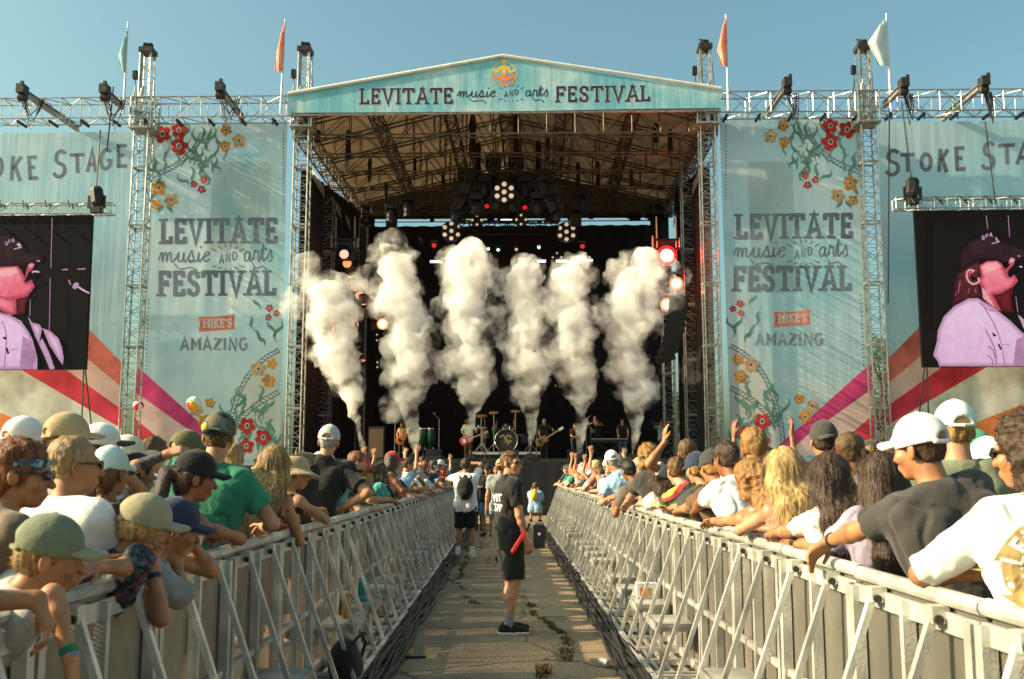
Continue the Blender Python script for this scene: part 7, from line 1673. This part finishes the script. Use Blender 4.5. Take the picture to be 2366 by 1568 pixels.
fw = A(lw=(-.12, .44, 1.20), rw=(.12, .44, 1.20), lh=(-1, -.3, -.6), rh=(1, -.3, -.6), lean=13)
proto('at barricade', ('short', 'curly'), 'tee', ('cap',), **fw)
proto('at barricade', ('long', 'ponytail', 'wavy'), 'tank', ('cap',), True, **fw)
proto('at barricade', ('crop', 'tousled'), 'tee', ('bucket', 'cap_back'), lean=8, hy=15, lw=(-.10, .40, 1.22), rw=(.16, .42, 1.20), lh=(-1, -.3, -.6), rh=(1, -.3, -.6))
proto('standing', ('short', 'crop', 'bowl'), 'tee', ('cap', 'bucket'), hy=10)
proto('standing', ('long', 'wavy', 'bun'), 'tank', ('cap', 'straw'), True, hy=-8)
proto('standing', ('tousled', 'curly'), 'tee', ('cap_back', 'straw'), hy=-14, girth=1.1)
proto('one arm up', ('tousled', 'short'), 'tee', ('cap',), rw=(.30, .16, 1.90), rh=(1, .2, -.3), rhd=(.1, 0, 1), rhn=(0, 1, 0), rcurl=8, rspread=.6)
proto('one arm up', ('long', 'ponytail'), 'tank', ('cap_back',), True, lw=(-.26, .20, 1.86), lh=(-1, .2, -.3), lhd=(-.1, 0, 1), lhn=(0, 1, 0), lcurl=12, lspread=.6)
proto('both arms up', ('wavy', 'bun'), 'tank', (), True, lw=(-.28, .15, 1.88), rw=(.30, .14, 1.90), lh=(-1, .2, -.2), rh=(1, .2, -.2), lhd=(0, 0, 1), rhd=(.1, 0, 1), lcurl=14, rcurl=14, lspread=.5, rspread=.5)
proto('hands at face', ('short', 'crop'), 'tee', ('bucket', 'cap'), lw=(-.07, .30, 1.60), rw=(.07, .30, 1.60), lh=(-1, .2, -.8), rh=(1, .2, -.8), lhd=(.1, 0, 1), rhd=(-.1, 0, 1), lcurl=40, rcurl=40)
SKY = np.full(2600, 3000.0)                        # skyline of heads already placed, by image column
def proj(p):
    q = CM.inverted() @ Vector(p); return 1183+q.x/-q.z*FPX, 784-q.y/-q.z*FPX
def mark(x, y, zt_, w1=.10, w2=.22):
    px, py = proj((x, y, zt_)); s_ = FPX/y
    for wd, dz in ((w1, .0), (w2, .36)):
        a, b = int(max(0, px-wd*s_)), int(min(2599, px+wd*s_))
        if b > a: SKY[a:b] = np.minimum(SKY[a:b], py+dz*s_)
for o in list(COL.objects):
    if o.name.startswith('person') and o.parent is None and o.location.y < 30:
        hd = [c for c in o.children if c.name.startswith('hair') or c.name.startswith('cap')]
        zt_ = max((max(v[2] for v in c.bound_box)*o.scale.x for c in hd), default=1.7)
        cc = [c for c in o.children if c.name.startswith('hair')]
        b = cc[0].bound_box if cc else o.children[0].bound_box
        ctr = o.matrix_basis @ Vector((sum(v[0] for v in b)/8, sum(v[1] for v in b)/8, 0))
        mark(ctr.x, max(2.6, ctr.y), zt_)
SHIRTS = ['white', 'black', 'charcoal', 'grey', 'lightgrey', 'navy', 'blue', 'skyblue', 'green', 'teal', 'olive', 'red', 'coral', 'yellow', 'brown', 'pink', 'cream', 'maroon', 'lilac', 'mint', 'orange', 'taupe']
SW = [9, 6, 4, 4, 4, 5, 3, 4, 2, 2, 2, 2, 2, 1, 2, 2, 4, 1, 1, 2, 1, 2]
HATS = ['white', 'navy', 'black', 'tan', 'khaki', 'olive', 'red', 'mint', 'skyblue', 'charcoal', 'cream', 'yellow']
HAIRN = {'black': 'black', 'darkbrown': 'dark brown', 'brown': 'brown', 'auburn': 'auburn', 'goldbrown': 'golden brown', 'blonde': 'blonde', 'sandy': 'sandy', 'grey': 'grey'}
CN = {'lightgrey': 'light grey', 'skyblue': 'sky blue'}
USED = set(); cr = random.Random(21); NCROWD = 0
def spawn(x, y, rz, P, h, side):
    global NCROWD
    depth = 'near camera' if y < 11 else 'midway' if y < 20 else 'near stage'
    for _ in range(60):
        hr = cr.choice(P['hairs']); hc = cr.choices(list(HAIRN), [2, 4, 4, 1, 3, 2, 2, 1])[0]; sh = cr.choices(SHIRTS, SW)[0]
        ht = cr.choice(P['hats']) if P['hats'] and cr.random() < .5 else None; hm = cr.choice(HATS)
        tn = {'tee': 'tee', 'tank': 'vest'}[P['top']]
        hd = {'short': 'short', 'crop': 'cropped', 'tousled': 'tousled', 'bowl': 'bowl-cut', 'curly': 'curly', 'long': 'long', 'wavy': 'long wavy', 'ponytail': 'ponytailed', 'bun': 'bunned'}[hr]
        who = ('fan in %s %s' % (CN.get(hm, hm), {'cap': 'cap', 'cap_back': 'backward cap', 'bucket': 'bucket hat', 'straw': 'brimmed hat'}[ht])) if ht else 'fan with %s %s hair' % (hd, HAIRN[hc])
        lab = '%s, %s %s, %s, %s, %s' % (who, CN.get(sh, sh), tn, P['pose'], side, depth)
        if lab not in USED and len(lab.split()) <= 16: break
    USED.add(lab); NCROWD += 1
    sc = h/1.75; t = thing('person', lab, 'person', (x, y, 0), R(rz), '%s crowd' % side); t.scale = (sc,)*3
    sk = skin(cr.choices(['pale', 'fair', 'tan', 'bronze', 'brown', 'dark'], [3, 6, 6, 3, 1, 1])[0]); mm = {'skin': sk, 'top': cloth(sh), 'bot': cloth(cr.choice(['navy', 'denim', 'black', 'khaki', 'charcoal'])), 'shoe': cloth(cr.choice(['black', 'white', 'charcoal']))}
    def put(nm, me, m, par):
        o = link(nm, me, par); o.material_slots[0].link = 'OBJECT'; o.material_slots[0].material = m; return o
    for nm, me, role in P['parts']: put(nm, me, mm[role], t)
    put('hair', P['hair'][hr], hairm(hc), t)
    if ht:
        a, b = P['hat'][ht]; o = put({'cap': 'cap', 'cap_back': 'cap', 'bucket': 'bucket_hat', 'straw': 'sun_hat'}[ht], a, cloth(hm), t)
        if b: put('visor', b, cloth(hm), o)
    mark(x, y, h)
cand = []
def far(px): return px
# first row along each rail
for s_, y0, y1 in ((-1, 10.6, 30.2), (1, 12.6, 30.2)):
    y = y0
    while y < y1:
        cand.append((y, s_*cr.uniform(1.80, 1.86), s_, True)); y += cr.uniform(.5, .82)
y = 5.4
while y < 35:
    for s_ in (-1, 1):
        x = 2.45+cr.uniform(0, .3)
        while x < .53*y+.6 and x < 17:
            if not (y < 7.6 and x < 2.5): cand.append((y+cr.uniform(-.25, .25), s_*x, s_, False))
            x += cr.uniform(.5, .75)
    y += .5 if y < 14 else .62
cand.sort()
for y, x, s_, rail in cand:
    if NCROWD >= 262: break
    side = 'left' if s_ < 0 else 'right'; h = cr.gauss(1.73, .075); h = min(1.9, max(1.55, h))
    px, py = proj((x, y, h)); sc_ = FPX/y; a, b = int(px-.09*sc_), int(px+.09*sc_)
    if b < 2 or a > 2364: continue
    seg = SKY[max(0, a):min(2599, b)]
    up = cr.random()
    vis = (seg > py+.035*sc_).mean() if len(seg) else 0
    if rail:
        P = PROTO[cr.choices([0, 1, 2, 6, 7, 9], [5, 5, 4, 1.6 if y > 15 else .2, 1.6 if y > 15 else .2, 1])[0]]
        rz = s_*cr.uniform(8, 58)
        if P['pose'].startswith('at b'): x = s_*1.93; rz = s_*cr.uniform(45, 75)
        else: x = s_*1.9; rz = cr.uniform(-10, 10)
    else:
        if vis < .26: continue
        P = PROTO[cr.choices([3, 4, 5, 6, 7, 8, 9], [6, 6, 5] + ([1.6, 1.6, 1.1, 1] if y > 13 else [.15, .15, .05, .2]))[0]]
        rz = -x*1.6+cr.uniform(-14, 14)
    spawn(x, y, rz, P, h, side)
print('CROWD', NCROWD)

# ------------------------------------------------------------------ band
M_MAHO = mat('guitar_sunburst', (.55, .13, .02), .25, 0, .2, 8); M_PINK = mat('guitar_red_white', (.60, .10, .12), .25, 0, .3, 8); M_NECK = mat('maple_neck', (.42, .28, .13), .4, 0, .1, 8); M_WHG = mat('guitar_white', (.8, .78, .74), .3, 0, .05)
def guitar(lab, a, b, Y, bm, headm, sc=1.0):
    p, q = S(a[0], a[1], Y), S(b[0], b[1], Y); d = (q-p).normalized(); n = Vector((0, -1, 0)); u = d.cross(n).normalized()
    t = thing('electric_guitar', lab, 'guitar', p, stage=True); Rm = np.array(Matrix((u, d, -n)).transposed()); L = (q-p).length
    S_ = Sdf().ell((0, 0, 0), (.17*sc, .15*sc, .035), Rm, .02).ell(tuple(d*.17*sc), (.13*sc, .11*sc, .035), Rm, .03).ell(tuple(d*.27*sc+u*.09*sc), (.035, .06, .03), Rm, .02).ell(tuple(d*.27*sc-u*.09*sc), (.035, .06, .03), Rm, .02)
    add_part('guitar_body', S_.mesh(.013), bm, t)
    MB().bar(d*.2+n*.03, d*(L-.12)+n*.03, .055, .025, up=n).build('neck', M_NECK, t)
    MB().bar(d*(L-.13)+n*.025, d*(L+.06)+n*.02, .10, .03, up=n).build('headstock', headm, t)
    MB().box(d*.02+n*.045, (.14, .03, .10), Matrix((u, n, d)).transposed()).build('pickguard', M_BLACKP if bm is not M_PINK else M_WHG, t)
def bandm(lab, hx, hy, Y, rz=180, **k):
    p = S(hx, hy, Y); z0 = k.pop('z', DZ); h = (p.z-z0)/.932
    k.setdefault('vox', .014); return person(lab, p.x, Y, rz, h, z=z0, stage=True, **k)
bandm('shirtless guitarist with long dark hair and black trousers on the left of the stage', 930, 981, 37.35, 165, top='none', bottom='pants', bottomm='black', hair='long', hairc='darkbrown', hairL=.12, skinc='tan', hp=-22, rw=(.12, .26, .98), rh=(1, -.4, -.3), lw=(-.30, .34, 1.25), lh=(-1, -.3, -.6), seed=61)
guitar('orange sunburst guitar held by the shirtless guitarist', (924, 1018), (952, 982), 36.95, M_MAHO, M_BLACKP)
bandm('singer in a cream shirt with a beard and a brown hat playing guitar', 1082, 973, 37.3, 178, top='tee', topm='cream', bottom='pants', bottomm='brown', hair='long', hairc='brown', hairL=.08, hat='wide', hatm='brown', beard=True, skinc='fair', rw=(.14, .26, 1.02), rh=(1, -.5, -.3), lw=(-.40, .28, 1.18), lh=(-1, -.2, -.7), slv=.8, seed=62)
guitar('red and white guitar held by the singer', (1072, 1019), (1124, 998), 36.92, M_PINK, M_NECK)
bandm('grey-haired bass player in a black shirt right of the drum kit', 1257, 974, 37.4, 182, top='tee', topm='black', bottom='pants', bottomm='black', hair='crop', hairc='grey', beard=True, skinc='fair', hp=-14, rw=(.18, .24, .95), rh=(1, -.4, -.3), lw=(-.40, .30, 1.25), lh=(-1, -.2, -.6), seed=63)
guitar('wooden bass guitar with a bright white headstock held by the bass player', (1247, 1021), (1298, 989), 37.0, mat('bass_wood', (.28, .13, .05), .35, 0, .3, 6), M_WHG, 1.05)
bandm('trumpet player in a black tee with elbows out behind the fifth plume', 1375, 968, 39.6, 184, top='tee', topm='black', bottom='pants', bottomm='black', hair='crop', hairc='black', skinc='brown', glasses=True, rw=(.06, .36, 1.50), rh=(1, 0, -.5), lw=(-.06, .30, 1.48), lh=(-1, 0, -.5), seed=64)
c = S(1376, 978, 39.25); t = thing('trumpet', 'brass trumpet held up by the trumpet player', 'trumpet', c, stage=True)
MB().lathe((0, -.3, 0), [(.06, -.02), (.03, .05), (.012, .12), (.010, .3)], 10, 'y').build('bell', M_BRASS, t); MB().path([(0, 0, -.02), (0, .05, -.09), (0, -.15, -.09), (0, -.2, -.02)], .012).box((0, 0, -.05), (.05, .1, .12)).build('valves', M_BRASS, t)
bandm('keyboard player in a black shirt and sunglasses behind the stage keyboard', 1438, 974, 38.7, 178, top='tee', topm='black', bottom='pants', bottomm='denim', hair='short', hairc='black', glasses=True, skinc='fair', rw=(.22, .40, 1.05), lw=(-.22, .40, 1.05), rh=(1, -.4, -.4), lh=(-1, -.4, -.4), seed=65)
bandm('musician in black half hidden behind the fifth plume', 1328, 984, 39.4, 190, top='tee', topm='black', bottom='pants', bottomm='black', hair='short', hairc='black', skinc='bronze', rw=(.1, .3, 1.1), lw=(-.2, .3, 1.2), seed=66)
cmn, _ = bandm('camera operator in a long grey shirt with raised arms at the right of the stage', 1530, 975, 38.4, 150, top='tee', topm='grey', bottom='pants', bottomm='black', hair='short', hairc='darkbrown', skinc='bronze', rw=(.14, .42, 1.52), lw=(-.10, .44, 1.52), rh=(1, 0, -.6), lh=(-1, 0, -.6), slv=.8, seed=67)
c = S(1508, 976, 37.95); t = thing('camera', 'black video camera held up by the camera operator on stage', 'camera', c, stage=True); MB().box((0, 0, 0), (.16, .3, .15)).build('camera_body', M_BLACKP, t); MB().lathe((0, -.15, 0), [(.05, -.15), (.055, 0), (.06, .02)], 12, 'y').build('lens', M_BLACKP, t)
bandm('drummer with both arms raised behind the drum kit', 1168, 985, 40.1, 180, z=rz_-.38, top='tank', topm='charcoal', bottom='shorts', bottomm='black', hair='long', hairc='black', hairL=.1, skinc='tan', rw=(.42, .12, 1.72), lw=(-.40, .15, 1.78), rh=(1, 0, -.4), lh=(-1, 0, -.4), rhd=(.1, 0, 1), lhd=(-.1, 0, 1), seed=68)
# smoke machines at the stage lip
for i, px in enumerate((838, 957, 1087, 1226, 1340, 1463)):
    c = S(px, 1045, 36.75); t = thing('smoke_jet', 'black smoke jet at the stage lip under the %s plume' % ('first', 'second', 'third', 'fourth', 'fifth', 'sixth')[i], 'smoke machine', (c.x, 36.75, DZ), stage=True)
    MB().box((0, 0, .09), (.34, .26, .18)).build('case', M_BLACKP, t); MB().lathe((0, 0, .18), [(.06, 0), (.05, .1), (.03, .1)], 10).build('nozzle', M_STEEL, t)

# ------------------------------------------------------------------ small things
def ball(lab, px, py, Y, r, cols, tilt):
    t = thing('beach_ball', lab, 'beach ball', W(px, py, Y)); mb = MB(); n = 18; m_ = 10; vs = []; fs = []; mi = []
    Rm = Matrix.Rotation(R(tilt), 3, 'Y') @ Matrix.Rotation(R(50), 3, 'X')
    for j in range(m_+1):
        for i in range(n):
            a, b = 2*math.pi*i/n, math.pi*j/m_; vs.append(Rm @ Vector((r*math.sin(b)*math.cos(a), r*math.sin(b)*math.sin(a), r*math.cos(b))))
    for j in range(m_):
        for i in range(n): fs.append((j*n+i, j*n+(i+1) % n, (j+1)*n+(i+1) % n, (j+1)*n+i)); mi.append((i//3) % len(cols))
    mb.v = vs; mb.f = fs; mb.mi = mi; mb.build('ball_skin', [mat('vinyl_'+c, {'red': (.70, .03, .03), 'white': (.8, .78, .74), 'yellow': (.75, .48, .03)}[c], .25, 0, 0) for c in cols], t, True)
ball('small red and white beach ball in the air by the outer left tower', 320, 937, 27, .145, ['red', 'white', 'red', 'white', 'red', 'white'], 30)
ball('larger yellow, white and red beach ball in the air before the left flower banner', 448, 932, 26, .19, ['white', 'yellow', 'white', 'red', 'yellow', 'white'], -30)
def can(lab, p, r, h, m, lying=False, cat='can', nm='drink_can', topm=None):
    t = thing(nm, lab, cat, p); rt = Matrix.Rotation(R(90), 3, 'X') @ Matrix.Rotation(R(25), 3, 'Y') if lying else None
    off = (0, 0, r) if lying else (0, 0, 0)
    MB().lathe(off, [(r*.8, 0), (r, h*.06), (r, h*.88), (r*.8, h*.97), (r*.78, h)] if nm == 'drink_can' else [(r*.9, 0), (r, h*.05), (r, h*.65), (r*.45, h*.85), (r*.45, h*.93)], 14, rot=rt).build('shell', m, t, False)
    if topm: MB().lathe((0, 0, h*.93), [(r*.5, 0), (r*.5, h*.09)], 10).build('lid', topm, t)
cg = G(1388, 1537); can('crushed pale can lying on the ground by the right cable bundle', (cg.x, cg.y, 0), .035, .125, mat('can_pale', (.55, .54, .50), .35, .5, .2, 20), True)
STZ = .386
can('teal bottle with a yellow lid standing on a step of the left barricade', (-1.36, 9.55+.15, STZ), .05, .26, mat('bottle_teal', (.03, .30, .28), .3), nm='bottle', cat='bottle', topm=cloth('yellow'))
can('red and yellow bottle standing on a step of the left barricade', (-1.34, 8.56, STZ), .036, .21, mat('bottle_red', (.50, .05, .02), .35, 0, 0, 5, c2=(.62, .38, .03)), nm='bottle', cat='bottle', topm=cloth('white'))
can('clear pale water bottle on the ground inside the right barricade, yellow cap', (1.30, 4.95, 0), .036, .24, mat('bottle_clear', (.55, .56, .54), .15, 0, 0), nm='bottle', cat='bottle', topm=cloth('yellow'))
t = thing('drink_carton', 'white and orange drink carton on a step of the right barricade', 'carton', (1.36, 9.9, STZ)); MB().box((0, 0, .07), (.2, .14, .14)).build('box', cloth('white'), t); MB().box((-.02, -.072, .06), (.10, .004, .08)).build('print', cloth('orange'), t)
# black bag under a step
cg = W(835, 1490, 7.6); t = thing('bag', 'black bag lying between the braces of the left barricade', 'bag', (-1.22, 7.75, .0))
add_part('bag_body', Sdf().ell((0, 0, .17), (.12, .2, .18), k=.03).ell((0, .1, .12), (.13, .14, .13), k=.05).mesh(.014), cloth('black'), t); add_part('strap', Sdf().chain([(.05, -.1, .3), (.12, .05, .38), (.13, .2, .28), (.08, .22, .12)], [.014]*4, .004).mesh(.010), cloth('black'), t)
cg = G(930, 1521); o = MB().path([(cg.x-.12, cg.y+.06, .02), (cg.x, cg.y, .012), (cg.x+.1, cg.y-.01, .012), (cg.x+.2, cg.y+.01, .012)], .012).build('loose_cable', M_CABLE); tag(o, 'loose end of black cable on the concrete at the left of the aisle', 'cable')
cg = G(1246, 1267); t = thing('floor_speaker', 'small black speaker with a white badge on the ground at the right of the aisle', 'speaker', (cg.x, cg.y+.1, 0)); MB().box((0, 0, .24), (.24, .22, .48)).build('cabinet', M_BLACKP, t); MB().lathe((0, -.112, .3), [(.03, -.004), (.03, .004)], 12, 'y').build('badge', M_WHG, t)
cg = G(1150, 1212); o = MB().box((0, 0, .02), (1.3, .25, .04)).build('cable_ramp', mat('ramp_yellow', (.45, .33, .10), .7, 0, .3, 4)); o.location = (cg.x, cg.y, 0); tag(o, 'dull yellow cable ramp across the far end of the aisle', 'cable ramp')

# ------------------------------------------------------------------ trees behind the stage
M_LF = mat('foliage', (.055, .10, .022), .6, 0, .5, 1.2, transl=.35); M_TRK = mat('bark', (.08, .06, .045), .9, 0, .3, 4)
def tree(lab, x, y, h, r, seed):
    t = thing('tree', lab, 'tree', (x, y, 0)); q = random.Random(seed); mb = MB()
    mb.path([(0, 0, 0), (.1, .05, h*.25), (-.1, 0, h*.45), (0, .1, h*.75)], r*.09, 8, r*.03)
    cl = []
    for k in range(26):
        a = q.uniform(0, 6.28); z = q.uniform(.3, .95); rr = r*math.sin(math.pi*min(1, .25+z*.72))*q.uniform(.35, 1); c = Vector((rr*math.cos(a), rr*math.sin(a), h*z)); cl.append((c, r*q.uniform(.22, .4))); mb.path([(0, 0, h*z*.7), c*.5+Vector((0, 0, h*z*.35)), c], r*.03, 5, r*.008)
    mb.build('trunk', M_TRK, t); lb = MB()
    for c, cr_ in cl:
        for i in range(210):
            d = Vector((q.gauss(0, 1), q.gauss(0, 1), q.gauss(0, 1))).normalized()*cr_*q.uniform(.55, 1.1); p = c+d; u = Vector((q.gauss(0, 1), q.gauss(0, 1), q.gauss(0, .6))).normalized(); v = u.orthogonal().normalized(); s_ = q.uniform(.07, .15)
            lb.add([p-u*s_, p+v*s_*.5, p+u*s_, p-v*s_*.5], [(0, 1, 2, 3)])
    me = bpy.data.meshes.new('crown'); me.from_pydata(lb.v, [], lb.f); me.materials.append(M_LF); link('crown', me, t)
tree('leafy green tree behind the right wide banner, seen through the outer right tower', 23.5, 62, 10.2, 4.0, 1)
tree('leafy green tree behind the right rear corner of the stage', 10.6, 64, 6.5, 3.0, 2)
# ================================================================== turn the stage to its true angle
for o in STAGE:
    o.matrix_world = SM @ (Matrix.Translation(o.location) @ o.rotation_euler.to_matrix().to_4x4() @ Matrix.Diagonal((*o.scale, 1)))
for o in COL.objects:
    if o.parent is None and o.get('label') and not 4 <= len(o['label'].split()) <= 16: print('LONG', len(o['label'].split()), o['label'])
